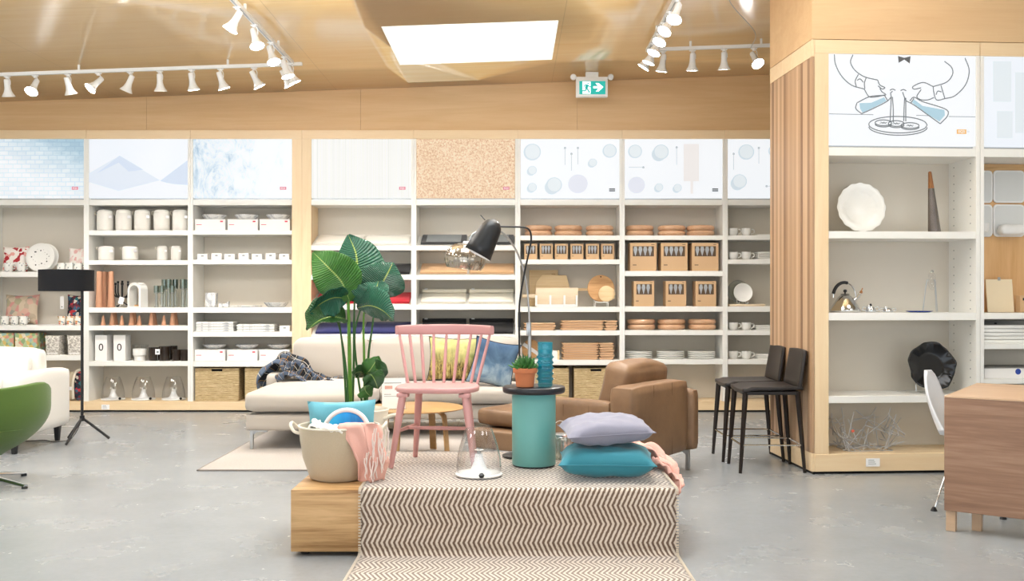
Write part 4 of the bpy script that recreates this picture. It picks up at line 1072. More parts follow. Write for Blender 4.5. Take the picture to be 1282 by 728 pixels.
cloth('fold', '', '', [W(352, 470, 9.1), W(366, 462, 9.08), W(384, 472, 9.06), W(402, 482, 9.05), W(425, 486, 9.05)], lambda v: .22, (.1, .8, .6), M['plaid'], .035, 8, 8, nu=30, parent=pth, fold=3, thick=.01)

# ------------------------------------------------------------------ brown leather chaise, turned 37 degrees
def leather():
    t = NT('tan_leather'); v = t.coord(); n = t.noise(v, 60, 5, .7); m = t.noise(v, 3, 4, .6)
    t.color(t.ramp(m, [(.3, '73573f'), (.7, '8f7053')])); t.set(Roughness=.45, Specular_IOR_Level=.45)
    t.bump(t.math('ADD', t.math('MULTIPLY', n, .5), m), .3, .006); return t.m
M['leather'] = leather()
LA = math.radians(36)
lc = thing('leather_chaise', 'tan brown leather lounge chaise standing behind the platform', 'armchair', (.815, 6.57, 0), PI-LA)
# local +x runs along the chaise away from its back, local y<0 towards the far side
def lb_(x0, x1, y0, y1, z0, z1, r=.04, puff=.0, name='base_frame', tilt=0, n=8):
    MB().softbox(x1-x0, y1-y0, z1-z0, r, puff, n, M=TM((x0+x1)/2, (y0+y1)/2, z0) @ RotM('Y', tilt), seed=x0, wr=.004).build(name, M['leather'], lc, smooth=60)
lb_(.02, 1.44, -.84, -.02, .15, .30, .02)
lb_(.0, .19, -.86, .0, .152, .685, .035, .006, 'back')
lb_(.192, .80, -.115, -.003, .152, .575, .03, .006, 'arm')
lb_(-.03, .60, -.975, -.862, .152, .61, .03, .004, 'arm')
lb_(.195, 1.45, -.86, -.12, .302, .455, .06, .018, 'seat_cushion')
MB().softbox(.64, .21, .385, .05, .03, 14, M=TM(.335, -.53, .44) @ RotM('Z', PI/2) @ RotM('X', -.24), seed=4, wr=.014).build('back_cushion', M['leather'], lc, smooth=60)
b = MB()
for (xx, zz) in ((.35, .57), (.56, .57)): b.box(xx-.0015, -.0022, .155, xx+.0015, -.0005, zz-.03)
for yy in (-.30, -.58): b.box(-.0018, yy-.0015, .16, -.0004, yy+.0015, .68)
M['stitch'] = plain('leather_seam', '5c4028', .6)
b.build('seam', M['stitch'], lc)['kind'] = 'stuff'
for (x, y, rz) in ((.03, -.90, 0), (.05, -.06, 0), (1.36, -.08, PI), (1.36, -.78, PI)):
    vleg(x, y, lc, rz, zb=.001, h=.15)

# ------------------------------------------------------------------ counter stools
M['dleather'] = plain('dark_brown_leather', '1f1815', .45, vary=.2)
st = thing('counter_stool', 'dark brown leather counter stool in front, its back against the plank cladding', 'stool', (1.925, 7.375, 0), 0, None)
# local: seat faces -x, back at +x
LG = [((-.20, -.175), (-.245, -.205)), ((-.20, .175), (-.24, .205)), ((.185, -.175), (.235, -.185)), ((.185, .175), (.235, .195))]
for (tx, ty), (bx, by) in LG:
    b = MB(); b.tube([(tx, ty, .60), (tx*.6+bx*.4, ty*.6+by*.4, .36), (bx, by, .001)], [.021, .018, .0125], 4, flat=1)
    b.build('leg', M['dleather'], st, smooth=30)
def stseat(u, v):
    a = 2*u-1; c = 2*v-1
    return Vector((a*.225, c*.21*(1-.06*(a > .5)), .625-.012*(1-c*c)-.012*(a < -.8)*abs(a)+.004*a))
b = MB(); b.grid(stseat, 14, 10); o = b.build('seat', M['dleather'], st, smooth=60); md = o.modifiers.new('t', 'SOLIDIFY'); md.thickness = .03; md.offset = 0
md = o.modifiers.new('b', 'BEVEL'); md.width = .008; md.segments = 2
b = MB(); b.box(-.21, -.185, .575, .20, .185, .602, .004, 1); b.build('seat_frame', M['dleather'], st)
def stback(u, v):
    c = 2*u-1
    return Vector((.195+.045*v+.012*(1-c*c), c*(.205-.012*v), .63+.28*v-.006*c*c*(v > .9)))
b = MB(); b.grid(stback, 12, 8); o = b.build('backrest', M['dleather'], st, smooth=60); md = o.modifiers.new('t', 'SOLIDIFY'); md.thickness = .028; md.offset = 0
md = o.modifiers.new('b', 'BEVEL'); md.width = .008; md.segments = 2
def slp(i, z):
    (tx, ty), (bx, by) = LG[i]; k = 1-z/.6; return Vector((tx+(bx-tx)*k, ty+(by-ty)*k, z))
for (a, c, z) in ((0, 2, .205), (1, 3, .205), (0, 1, .205), (2, 3, .205)):
    MB().tube([slp(a, z), slp(c, z)], .0065, 8).build('footrest_bar', M['chrome'], st)
dup(st, (1.905, 7.865, 0), 0, 'dark brown leather counter stool standing behind the other, deeper by the pillar')

# ------------------------------------------------------------------ white tufted sofa, left
M['wsofa'] = fabric('white_upholstery', 'f0ede6', 'e6e3dc', 260, .9, .15)
ws = thing('white_sofa', 'white upholstered sofa with black block legs behind the green chair', 'sofa', (-4.9, 8.45, 0))
MB().softbox(1.56, .86, .20, .03, 0, 6, M=TM(0, 0, .135)).build('base_frame', M['wsofa'], ws, smooth=60)
b = MB()
b.softbox(.17, .93, .52, .045, .012, 10, M=TM(.785, 0, .137)); b.build('arm', M['wsofa'], ws, smooth=60)
MB().softbox(.17, .93, .52, .045, .012, 10, M=TM(-.785, 0, .137)).build('arm', M['wsofa'], ws, smooth=60)
MB().softbox(1.34, .20, .50, .06, .02, 12, M=TM(0, .34, .335)).build('backrest', M['wsofa'], ws, smooth=60)
MB().softbox(1.38, .66, .15, .05, .02, 10, M=TM(0, -.11, .336)).build('seat_cushion', M['wsofa'], ws, smooth=60)
MB().softbox(.40, .14, .30, .05, .02, 10, M=TM(.42, .15, .487) @ RotM('X', -.18)).build('back_cushion', M['wsofa'], ws, smooth=60)
for (x, y) in ((.79, -.40), (.79, .36), (-.79, -.40), (-.79, .36)):
    MB().lathe([(.022, 0), (.036, .137)], 4, M=TM(x, y, 0) @ RotM('Z', PI/4)).build('leg', M['black'], ws)

# green swivel chair
M['green'] = fabric('moss_green_wool', '55702c', '465f24', 300, .95, .35)
gc = thing('swivel_chair', 'moss green upholstered shell chair on a polished star base', 'armchair', (-3.66, 6.72, 0), math.radians(10))
def shell(u, v):
    a = 2*PI*u; s_ = v
    rr = .08+.36*math.sin(min(1, s_*1.25)*PI/2)**.8; hh0 = .50-.27*max(0, math.sin(a)*.8+.2)**1.5; z = .20+hh0*s_**1.1
    dip = .0 if math.sin(a) > -.2 else 0
    lift = .0+.06*math.cos(a*2)*s_**3
    return Vector((rr*1.0*math.cos(a), rr*.92*math.sin(a), z+lift*.3))
b = MB(); b.grid(shell, 40, 16, closeu=True)
o = b.build('shell', M['green'], gc, smooth=80); md = o.modifiers.new('t', 'SOLIDIFY'); md.thickness = .05; md.offset = -1; md = o.modifiers.new('s', 'BEVEL'); md.width = .02; md.segments = 3
MB().lathe([(0, .20), (.13, .205), (.30, .33), (.36, .40), (.30, .44), (0, .45)], 36, cap=False).build('seat_cushion', M['green'], gc, smooth=60)
MB().cyl(0, 0, .05, .22, .028, n=18).build('column', M['chrome'], gc)
for k in range(4):
    a = math.radians(-28)+k*PI/2
    b = MB(); b.tube([(.02*math.cos(a), .02*math.sin(a), .07), (.2*math.cos(a), .2*math.sin(a), .045), (.385*math.cos(a), .385*math.sin(a), .018)], [.03, .026, .02], 8, flat=.5); b.build('base_arm', M['chrome'], gc)
    MB().cyl(.375*math.cos(a), .375*math.sin(a), 0.0, .012, .02, n=12).build('glide', M['black'], gc)

# black shaded floor lamp
M['shadeblk'] = fabric('black_shade_cloth', '0c0d12', '101118', 200, .95, .1, 0)
fl = thing('floor_lamp', 'black tripod floor lamp with wide drum shade beside the white sofa', 'floor lamp', (-3.86, 8.75, 0))
MB().tube([(0, 0, .19), (0, 0, 1.52)], .0125, 10).build('pole', M['black'], fl)
for (x, y) in ((.19, .13), (-.03, -.25), (-.20, .17)):
    MB().tube([(0, 0, .215), (x, y, .012)], .0115, 8).build('leg', M['black'], fl)
MB().cyl(0, 0, .185, .235, .022, n=12).build('hub', M['black'], fl)
MB().tube([(0, 0, 1.49), (-.14, 0, 1.49)], .006, 8).build('shade_arm', M['black'], fl)
b = MB(); b.lathe([(.231, 1.352), (.231, 1.542), (.2285, 1.542), (.2285, 1.352), (.231, 1.352)], 56, M=TM(-.14, 0, 0), cap=False); b.build('lamp_shade', M['shadeblk'], fl, smooth=40)
M['diff'] = plain('shade_diffuser', '3a3a3a', .6)
MB().cyl(-.14, 0, 1.37, 1.374, .227, n=48).build('diffuser', M['diff'], fl)
b = MB(); b.tube(bez([(0, 0, .20), (-.1, .02, .03), (-.22, -.06, .006), (-.35, .04, .006), (-.5, -.02, .006)], 8), .0035, 6); b.build('power_cord', M['black'], fl)

# ------------------------------------------------------------------ drop-leaf table, white shell chair
TA = math.radians(-35)
dt = thing('drop_leaf_table', 'oak veneer drop-leaf table with its near leaf hanging down', 'table', (2.40, 5.405, 0), TA)
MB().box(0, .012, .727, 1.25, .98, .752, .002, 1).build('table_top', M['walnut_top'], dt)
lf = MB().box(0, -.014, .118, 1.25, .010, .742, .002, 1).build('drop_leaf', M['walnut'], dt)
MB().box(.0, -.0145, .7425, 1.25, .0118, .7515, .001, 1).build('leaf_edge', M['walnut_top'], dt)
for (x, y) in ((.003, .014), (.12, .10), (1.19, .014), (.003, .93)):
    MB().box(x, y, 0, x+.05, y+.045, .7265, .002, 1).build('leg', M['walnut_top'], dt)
M['plastic'] = plain('white_plastic', 'f2f4f8', .3, vary=.01)
wc = thing('shell_chair', 'white moulded shell chair with wire legs tucked behind the wooden table', 'chair', (2.825, 5.96, 0), TA+PI/2)
# local: chair faces -y (toward the table); back at +y
def wshell(u, v):
    a = 2*u-1
    if v < .5:
        k = v/.5; y = -.22+.40*k; w_ = .21+.01*math.sin(k*PI); z = .45-.02*math.sin(k*PI)+.03*(k < .12)*(-1)*(.12-k)*8
        return Vector((a*w_, y, z+.05*abs(a)**3))
    k = (v-.5)/.5; y = .18+.075*math.sin(k*PI/2)+.03*k; z = .44+.40*k**1.15
    w_ = (.215-.03*k)*(1 if k < .6 else math.sqrt(max(0, 1-((k-.6)/.42)**2)))
    return Vector((a*w_, y-.06*abs(a)**2.2*(1-.5*k), z+.05*abs(a)**3*(1-k)))
b = MB(); b.grid(wshell, 17, 30); o = b.build('shell', M['plastic'], wc, smooth=80); o.modifiers.new('t', 'SOLIDIFY').thickness = .006
for (x, y) in ((-.2, -.2), (.2, -.2), (-.2, .2), (.2, .2)):
    MB().tube([(x*.4, y*.4, .425), (x*.93, y*.93, .02)], .006, 8).build('leg', M['chrome'], wc)
    MB().lathe([(.02, 0), (.018, .008), (.008, .026)], 12, M=TM(x*.95, y*.95, 0)).build('glide', M['black'], wc)

# ------------------------------------------------------------------ exit sign
M['exitgreen'] = emit('exit_green', '14a098', .75); M['exitwhite'] = emit('exit_white', 'ffffff', .9)
es = thing('exit_sign', 'green running man exit sign with arrow hanging from the ceiling', 'exit sign', (XX(741, 10.6), 10.6, 0))
def ez(py): return ZZ(py, 10.6)
cz = ceil_z(es.location.x); s6 = 10.6/F
MB().box(-8*s6, -.03, ez(97.5), 8*s6, .03, cz-.002, .002, 1).build('ceiling_mount', M['wmetal'], es)
MB().box(-20*s6, -.035, ez(122), 19.5*s6, .035, ez(97), .006).build('housing', M['wmetal'], es)
fc = MB().box(-16*s6, -.0375, ez(119), 16.5*s6, -.0355, ez(102.5)).build('sign_face', M['exitgreen'], es)
MB().box(-12*s6, -.0390, ez(118.3), -2*s6, -.0378, ez(103.2)).build('door_panel', M['exitwhite'], fc)
def ep(px, py): return ((px-741)*s6, ez(py))
b = MB(); b.prism([ep(742.5, 109), ep(748.5, 109), ep(745, 105), ep(749, 105), ep(755, 110), ep(749, 115.6), ep(745.5, 115.6), ep(749, 111.6), ep(742.5, 111.6)], -.039, -.0378); b.build('arrow', M['exitwhite'], fc)
b = MB()
disc(b, *ep(735.8, 105.6), .009, -.0394)
def limb(pts, w): stroke(b, [ep(*p) for p in pts], w, -.0392)
limb([(735, 107), (734, 110), (733.6, 112)], .030)
limb([(735, 107.4), (732, 107.6), (730.4, 110.3)], .011); limb([(736, 107.6), (737.4, 109.6), (739.5, 109.6)], .011)
limb([(733.6, 112), (732.4, 114.6), (729, 114.7)], .014); limb([(734, 111.6), (736, 114), (737.6, 117)], .014)
b.build('running_figure', M['exitgreen'], fc)['kind'] = 'stuff'
for (px, ry) in ((718, -.3), (764, .5)):
    MB().lathe([(0, -.028), (.02, -.024), (.03, -.01), (.034, .012), (.028, .02), (0, .022)], 18, M=TM((px-741)*s6, -.02, ez(97)) @ RotM('Z', ry) @ RotM('X', PI/2+.3), cap=False).build('spot_head', M['wmetal'], es)
    MB().tube([((px-741)*s6, 0, ez(97)), ((px-741)*s6*.82, 0, ez(97.6))], .008, 8).build('spot_arm', M['wmetal'], es)

# ------------------------------------------------------------------ track lights
M['lampface'] = emit('lamp_face', 'ffffff', 55)
LIGHTS = []
def track(label, p0, p1):
    p0, p1 = Vector(p0), Vector(p1); d = p1-p0; L = d.length
    t = thing('lighting_track', label, 'lighting track', p0)
    q = Vector((1, 0, 0)).rotation_difference(d.normalized()).to_matrix().to_4x4()
    MB().box(0, -.018, 0, L, .018, .032, .002, 1, M=q).build('rail', M['wmetal'], t)
    MB().box(0, -.006, -.001, L, .006, .0002, 0, M=q).build('conductor_slot', M['steel'], t)
    n = max(2, int(L/1.1))
    for k in range(n):
        c = p0+d*(k+.5)/n-p0
        MB().cyl(c.x, c.y, c.z+.03, c.z+(ceil_z(p0.x+c.x)-(p0.z+c.z))-.001, .012, n=10).build('mounting_stem', M['wmetal'], t)
    return t
def make_spot(label, group):
    t = thing('track_spotlight', label, 'spotlight', (0, 0, 0), 0, group)
    return t
spot_parts = {}
def spot(loc, aim, label, group, power=14):
    """loc = point on the track underside; head points along aim"""
    t = thing('track_spotlight', label, 'spotlight', loc, 0, group)
    if not spot_parts:
        b = MB(); b.cyl(0, 0, -.025, -.0015, .017, n=12); b.box(-.03, -.012, -.012, .03, .012, -.0015, .002, 1)
        a1 = b.build('adapter', M['wmetal'], t)
        a2 = MB().tube([(.018, 0, -.02), (.030, 0, -.05), (.030, 0, -.085)], .004, 6).build('yoke', M['wmetal'], t)
        hd = MB().lathe([(0, .055), (.022, .054), (.026, .048), (.027, .0), (.029, -.035), (.038, -.07), (.058, -.105), (.062, -.112), (.060, -.114), (.052, -.108), (0, -.10)], 24, cap=False).build('head', M['wmetal'], t, smooth=50)
        fc_ = MB().lathe([(0, -.1120), (.056, -.1120), (.056, -.1105), (0, -.1105)], 24, cap=False).build('lamp_face', M['lampface'], t)
        spot_parts.update(a=a1, y=a2, h=hd, f=fc_)
        parts = (a1, a2, hd, fc_)
    else:
        parts = []
        for k in ('a', 'y', 'h', 'f'):
            c = spot_parts[k].copy(); COL.objects.link(c); c.parent = t; parts.append(c)
    q = Vector((0, 0, -1)).rotation_difference(Vector(aim).normalized())
    for o in parts[2:]:
        o.rotation_mode = 'QUATERNION'; o.rotation_quaternion = q; o.location = (0, 0, -.085)
    tipp = Vector(loc)+Vector((0, 0, -.085))+Vector(aim).normalized()*.13
    LIGHTS.append((tipp, Vector(aim).normalized(), power))
    return t
ZT = 9.5
def tz_(x): return ceil_z(x)-.085
xr = XX(372, ZT)
trl = track('white ceiling track running along the left side above the canisters', (-6.4, ZT, tz_(-6.4)), (xr+.05, ZT, tz_(xr+.05)))
xd = -2.13
trd = track('white ceiling track running toward the camera from the left corner', (xd, ZT-.06, tz_(xd)), (xd, 5.0, tz_(xd)))
ORD = ['leftmost', 'second from left', 'third from left', 'fourth from left', 'fifth from left', 'sixth from left', 'seventh from left', 'eighth from left', 'ninth from left', 'tenth from left']
aims = [(0, .25, -1), (-.05, -.75, -1), (.15, .35, -1), (-.7, -.7, -1), (-.45, .1, -1), (0, .2, -1), (.12, .2, -1), (.3, .2, -1), (.5, .2, -1), (.5, .25, -1)]
for i, px in enumerate((9, 44, 85, 123, 163, 200, 240, 276, 318, 356)):
    x = XX(px, ZT); spot((x, ZT, tz_(x)-.002), aims[i], 'white track spotlight, %s on the long left ceiling track' % ORD[i], 'spotlights on the left track')
dl = [(0, 9.36, (.40, .15, -1)), (0, 9.12, (.32, -.05, -1)), (0, 8.6, (.35, -.30, -1)), (0, 8.05, (.32, -.30, -1)), (0, 7.55, (-.5, -.15, -1))]
nm = ['nearest the track corner', 'second from the corner', 'middle of five', 'fourth from the corner', 'closest to the camera']
for i, (_, Z, am) in enumerate(dl):
    spot((xd, Z, tz_(xd)-.002), am, 'white spotlight on the left receding track, '+nm[i], 'spotlights on the left receding track')
xd2 = 1.315
ZT2 = 9.42
track('white ceiling track running toward the pillar on the right', (xd2+.07, ZT2, tz_(xd2+.07)), (2.75, ZT2, tz_(2.75)))
track('white ceiling track receding along the right of the skylight', (xd2, ZT2+.03, tz_(xd2)), (xd2, 4.6, tz_(xd2)))
for i, (px, am) in enumerate(((830, (-.12, .2, -1)), (867, (.0, .2, -1)), (906.5, (.05, .2, -1)), (944, (.25, -.8, -1)))):
    x = XX(px, ZT2); spot((x, ZT2, tz_(x)-.002), am, 'white spotlight on the short right ceiling track, '+ORD[i], 'spotlights on the right track')
nm2 = ['nearest the track corner', 'second from the corner', 'third from the corner', 'fourth from the corner', 'fifth from the corner', 'closest to the camera']
for i, (Z, am) in enumerate(((9.3, (-.65, .15, -1)), (9.09, (-.4, .05, -1)), (8.76, (-.45, -.2, -1)), (8.42, (-.5, -.35, -1)), (8.1, (-.6, -.4, -1)), (7.75, (-.35, -.5, -1)))):
    spot((xd2, Z, tz_(xd2)-.002), am, 'white spotlight on the right receding track, '+nm2[i], 'spotlights on the right receding track')
b = MB(); x1, x2 = XX(900, 8.0), XX(940, 9.4)
b.tube(bez([(x1-.1, 7.4, ceil_z(x1)-.012), (x1+.12, 8.1, ceil_z(x1)-.03), (x2-.06, 9.0, ceil_z(x2)-.05), (x2-.01, 9.36, ceil_z(x2)-.10)], 8), .0035, 6)
tag(b.build('hanging_cable', M['steel']), 'thin grey cable hanging loosely below the ceiling near the pillar', 'cable')
# ------------------------------------------------------------------ things on the back shelves
# the first of a kind is built, the others are copies
def put(proto, px, ys, label=None, group=None, Z=11.14, rz=None, first=[set()]):
    """px = centre column, ys = row of the shelf's front top edge; the first call moves the built thing itself"""
    z = (zb(ys) if ys < 1000 else ys-1000)+.001
    loc = Vector((XX(px, Z-.08), Z, z))
    if proto.name not in first[0]:
        first[0].add(proto.name); proto.location = loc
        if rz is not None: proto.rotation_euler = (0, 0, rz)
        if label: proto['label'] = label
        if group: proto['group'] = group
        return proto
    return dup(proto, loc, rz if rz is not None else proto.rotation_euler[2], label, group)
O5 = ['leftmost', 'second from left', 'third from left', 'fourth from left', 'fifth from left', 'sixth from left', 'seventh from left', 'eighth from left', 'ninth from left']
def nth(i, n):
    if n == 1: return 'the only one'
    if i == n-1: return 'rightmost'
    return O5[i]
def mpx(w, Z=11.1): return w*Z/F
M['paleprint'] = plain('pale_ceramic_print', 'e9e6e0', .25, vary=.1)
def speckle(name, cols, scale=24, rough=.6, pos=None):
    t = NT(name); v = t.coord(); vo = t.new('ShaderNodeTexVoronoi'); vo.inputs['Scale'].default_value = scale; t.link(v, vo.inputs['Vector'])
    sx = t.new('ShaderNodeSeparateColor'); t.link(vo.outputs['Color'], sx.inputs[0])
    st = [((i+.0)/len(cols), c) for i, c in enumerate(cols)]
    t.color(t.ramp(sx.outputs[0], st, 'CONSTANT')); t.set(Roughness=rough); return t.m
M['confetti'] = speckle('confetti_print', ['f2ece2', 'e29a4c', 'f2ece2', 'd35a3a', 'f2ece2', 'c7a23c', '5f8fa0'], 45, .3)
M['letters'] = speckle('letter_print', ['f4f2ec', 'f4f2ec', 'f1efe8', '9aa0a0', 'f4f2ec', 'f4f2ec'], 60, .3)
M['redwhite'] = speckle('red_white_print', ['f3ece4', 'f3ece4', 'f3ece4', 'e7a9a0', 'f3ece4', 'b8333a'], 28, .9)
M['pinkleaf'] = speckle('pink_leaf_print', ['f4ece4', 'f4ece4', 'eeb9b4', 'f4ece4', 'f1d8d2'], 30, .9)
M['kaleido'] = speckle('kaleidoscope_print', ['b8a892', 'c9b8a0', 'c88f88', 'a8a184', '9b9a8e', 'd0a898'], 16, .95)
M['navyflower'] = speckle('dark_floral_print', ['26303f', 'b03038', '3d5f78', 'c9c0b0', '6d2f3a', '2a6a70', '1d222c'], 30, .95)
M['garden'] = speckle('garden_print', ['e6dcc4', '93ae7c', 'd99a84', '9fc0b8', 'dfc070', 'b9c99a'], 26, .6)
M['speck'] = speckle('grey_speckle_print', ['d9d4cb', 'c4beb4', 'e6e1d8', 'a9a39a'], 90, .7)
def marblem():
    t = NT('white_marble'); n = t.noise(t.coord(), 9, 7, .7, 1.5)
    t.color(t.ramp(n, [(.42, 'b9bcc0'), (.5, 'e4e4e2'), (.6, 'f6f5f1')])); t.set(Roughness=.2); return t.m
M['marble'] = marblem()
# --- builders
def canister(w, h, label, group, handle=True, squat=1.0):
    t = thing('lidded_canister', label, 'canister', (0, 0, 0), 0, group); r = w/2
    MB().lathe([(0, 0), (r*.85, 0), (r*.97, h*.04), (r, h*.15), (r, h*.72), (r*.985, h*.8), (0, h*.8)], 28, cap=False, wob=lambda a, z: 1+.01*math.sin(z*260)).build('body', M['knit'], t, smooth=60)
    MB().lathe([(r*.99, h*.805), (r*.98, h*.86), (r*.85, h*.96), (r*.6, h), (0, h)], 28, cap=False).build('lid', M['knit'], t, smooth=60)
    if handle:
        MB().tube(bez([(-r*.95, -.01, h*.72), (-r*1.25, -.015, h*.82), (-r*1.2, -.01, h*.92), (-r*.9, 0, h*.9)], 4), .0045, 6).build('rope_loop', M['rope'], t)
        MB().box(r*.75, -r*.75, h*.58, r*1.15, -r*.72, h*.72).build('tag', M['paper'], t)
    return t
U2 = 'upper shelf under the mountain print'
p = canister(mpx(19.5), mpx(26.5), None, 'lidded canisters on the top shelf')
for i, px in enumerate((128, 151.5, 175, 199.5, 223)): put(p, px, 288.5, 'tall white lidded canister with rope loop, %s of five under the mountain print' % nth(i, 5))
p = canister(mpx(19), mpx(18), None, 'small canisters on the second shelf')
for i, px in enumerate((129.5, 159.5)): put(p, px, 326, ['squat white lidded canister on the shelf below the tall canisters, nearest the side', 'squat cream lidded canister with a small tag, beside the squat one'][i])
p = canister(mpx(12.5), mpx(18.5), None, 'small canisters on the second shelf')
for i, px in enumerate((200, 217.5)): put(p, px, 326, ['narrow white lidded canister in the middle of the second shelf', 'narrow white lidded canister beside the wood post side of the second shelf'][i])
# copper vases, tall
def cone(w, wt, h, label, group, name='copper_vase', cat='vase'):
    t = thing(name, label, cat, (0, 0, 0), 0, group)
    MB().lathe([(0, 0), (w/2*.96, 0), (w/2, .003), ((w+wt)/4*.92, h*.5), (wt/2, h*.97), (wt/2*.9, h), (wt/2*.6, h-.004), (0, h-.012)], 18, cap=False).build('body', M['copper'], t, smooth=40)
    MB().lathe([(w/2*1.0, .0), (w/2*1.06, .001), (w/2*1.06, .004), (w/2*1.0, .006)], 18).build('foot_ring', M['copper'], t)
    return t
p = cone(mpx(9), mpx(6), mpx(45), None, 'tall copper vases')
for i, (px, Z) in enumerate(((120.5, 11.08), (126.5, 11.19), (131, 11.30), (135.5, 11.08))): put(p, px, 385.3, 'tall slim copper vase, %s of the four beside the black candelabra' % nth(i, 4), Z=Z)
p = cone(mpx(6), mpx(2.4), mpx(12), None, 'copper cones', 'copper_cone', 'ornament')
for i, px in enumerate((125.5, 149, 171, 202)): put(p, px, 408, 'short copper cone, %s of the four short ones on the low shelf' % nth(i, 4), Z=11.08)
p = cone(mpx(8), mpx(4), .141, None, 'copper cones', 'copper_cone', 'ornament')
for i, px in enumerate((137, 161.5, 186.5, 213)):
    put(p, px, 408, 'tall copper cone, %s of the four front tall ones on the low shelf' % nth(i, 4), Z=11.12)
    put(p, px+3.5, 408, 'tall copper cone half hidden, right behind the %s front tall cone' % ['first', 'second', 'third', 'last'][i], Z=11.21)
# candelabra
t = thing('candelabra', 'black many-armed candelabra behind the white price card', 'candelabra', (0, 0, 0)); put(t, 149.5, 385.3, Z=11.16)
b = MB()
for k in range(3):
    a = k*2.1+.4; b.tube(bez([(.11*math.cos(a), .10*math.sin(a), .009), (.05*math.cos(a), .05*math.sin(a), .03), (0, 0, .075), (0, 0, .12)], 5), .007, 6)
b.build('legs', M['black'], t)
arms = [(-.105, .0, .235), (-.06, .03, .27), (-.055, -.05, .25), (.0, .0, .275), (.02, -.06, .25), (.055, .03, .24), (.075, -.02, .27), (.10, .05, .25), (-.02, .06, .25)]
for (x, y, h) in arms:
    MB().tube(bez([(0, 0, .11), (x*.7, y*.7, .125), (x, y, .17), (x, y, h)], 5), .0085, 6).build('arm', M['black'], t)
    MB().lathe([(0, h), (.011, h+.002), (.014, h+.03), (.008, h+.028), (0, h+.02)], 10, M=TM(x, y, 0), cap=False).build('candle_cup', M['black'], t)
t = thing('price_card', 'white tilted price card on a small easel before the candelabra', 'price card', (0, 0, 0)); put(t, 146, 385.3, Z=11.04)
MB().box(-.028, -.002, .04, .028, .002, .12, M=RotM('Y', .25)).build('card', M['paper'], t)
MB().tube([(0, .004, 0), (.008, .004, .05)], .003, 6).build('stand', M['wmetal'], t)
# white arch
t = thing('arched_ornament', 'white arched candle holder with a cork disc inside', 'ornament', (0, 0, 0)); put(t, 169, 385.3, Z=11.13, rz=-.35)
o_ = [(-.092, .0), (-.092, .18)]+[(-.092*math.cos(PI*k/12), .19+.095*math.sin(PI*k/12)) for k in range(1, 12)]+[(.092, .18), (.092, 0)]
i_ = [(.065, .012), (.065, .18)]+[(.065*math.cos(PI*k/12), .185+.068*math.sin(PI*k/12)) for k in range(1, 12)]+[(-.065, .18), (-.065, .012)]
b = MB(); n_ = len(o_)
for y0, y1 in ((-.06, .06),):
    oo = [[b.bm.verts.new((p_[0], y, p_[1])) for p_ in o_] for y in (y0, y1)]; ii = [[b.bm.verts.new((p_[0], y, p_[1])) for p_ in i_[::-1]] for y in (y0, y1)]
    for k in range(n_):
        l = (k+1) % n_
        b.bm.faces.new((oo[0][k], oo[0][l], oo[1][l], oo[1][k])); b.bm.faces.new((ii[0][k], ii[0][l], ii[1][l], ii[1][k]))
        b.bm.faces.new((oo[0][k], oo[0][l], ii[0][l], ii[0][k])); b.bm.faces.new((oo[1][k], oo[1][l], ii[1][l], ii[1][k]))
b.build('arch_body', M['ceramic'], t, smooth=50)
MB().cyl(0, 0, .0125, .03, .035, n=18).build('cork_disc', M['board2'], t)
# glass candle holders
def gholder(h, w, label):
    t = thing('glass_candle_holder', label, 'candle holder', (0, 0, 0), 0, 'green glass candle holders')
    MB().lathe([(0, 0), (w*.5, .0), (w*.48, .006), (w*.28, .012), (w*.25, h*.62), (w*.5, h*.66), (w*.5, h), (w*.38, h), (w*.36, h*.7), (0, h*.68)], 18, cap=False).build('stem', M['frost'], t, smooth=50)
    MB().lathe([(w*.52, h*.70), (w*.52, h+.001), (w*.47, h+.001), (w*.47, h*.70)], 18, cap=False).build('cup', M['glassgreen'], t)
    return t
p1 = gholder(mpx(27), mpx(6), None); p2 = gholder(mpx(35), mpx(7), None)
gl_ = ['short green glass candle holder, first of the cluster', 'short green glass candle holder, second of the cluster', 'tall green glass candle holder behind the two short ones', 'tall green glass candle holder in the middle of the cluster', 'short pale glass candle holder in front of the middle one', 'tall green glass candle holder just past the pale one', 'tall clear glass candle holder at the end of the shelf', 'tall clear glass candle holder half cut off by the upright']
for (px, k, Z), lb in zip(((192.5, 0, 11.08), (199.5, 0, 11.08), (203, 1, 11.22), (208, 1, 11.15), (212.5, 0, 11.05), (216.5, 1, 11.22), (226, 1, 11.08), (231, 1, 11.22)), gl_):
    put(p2 if k else p1, px, 385.3, lb, Z=Z)
# white 0 boxes
p = thing('numbered_box', None, 'box', (0, 0, 0), 0, 'white boxes marked 0')
MB().box(-mpx(7.5), -.07, 0, mpx(7.5), .09, mpx(32), .002, 1).build('carton', M['card'], p)
textmesh('0', .115, 'numeral', M['ink'], p, (0, -.0712, mpx(16.5)), ext=.0008)
put(p, 126, 452.7, 'white carton printed with a black 0, nearer the side panel'); put(p, 149, 452.7, 'white carton printed with a black 0, beside the white footed cup')
t = thing('footed_cup', 'white stepped ceramic cup on the shelf beside the 0 cartons', 'cup', (0, 0, 0)); put(t, 171.5, 452.7, Z=11.1)
MB().lathe([(0, 0), (mpx(6.3), 0), (mpx(6.5), .05), (mpx(8), .065), (mpx(8.2), mpx(15)), (mpx(7.6), mpx(15)), (mpx(7.4), .07), (0, .06)], 28, cap=False).build('bowl', M['ceramic'], t, smooth=40)
MB().lathe([(mpx(6.4), .0), (mpx(6.9), .0), (mpx(6.9), .006), (mpx(6.4), .008)], 28).build('foot_ring', M['ceramic'], t)
p = thing('hurricane_glass', None, 'glass', (0, 0, 0), 0, 'clear glasses on the cups')
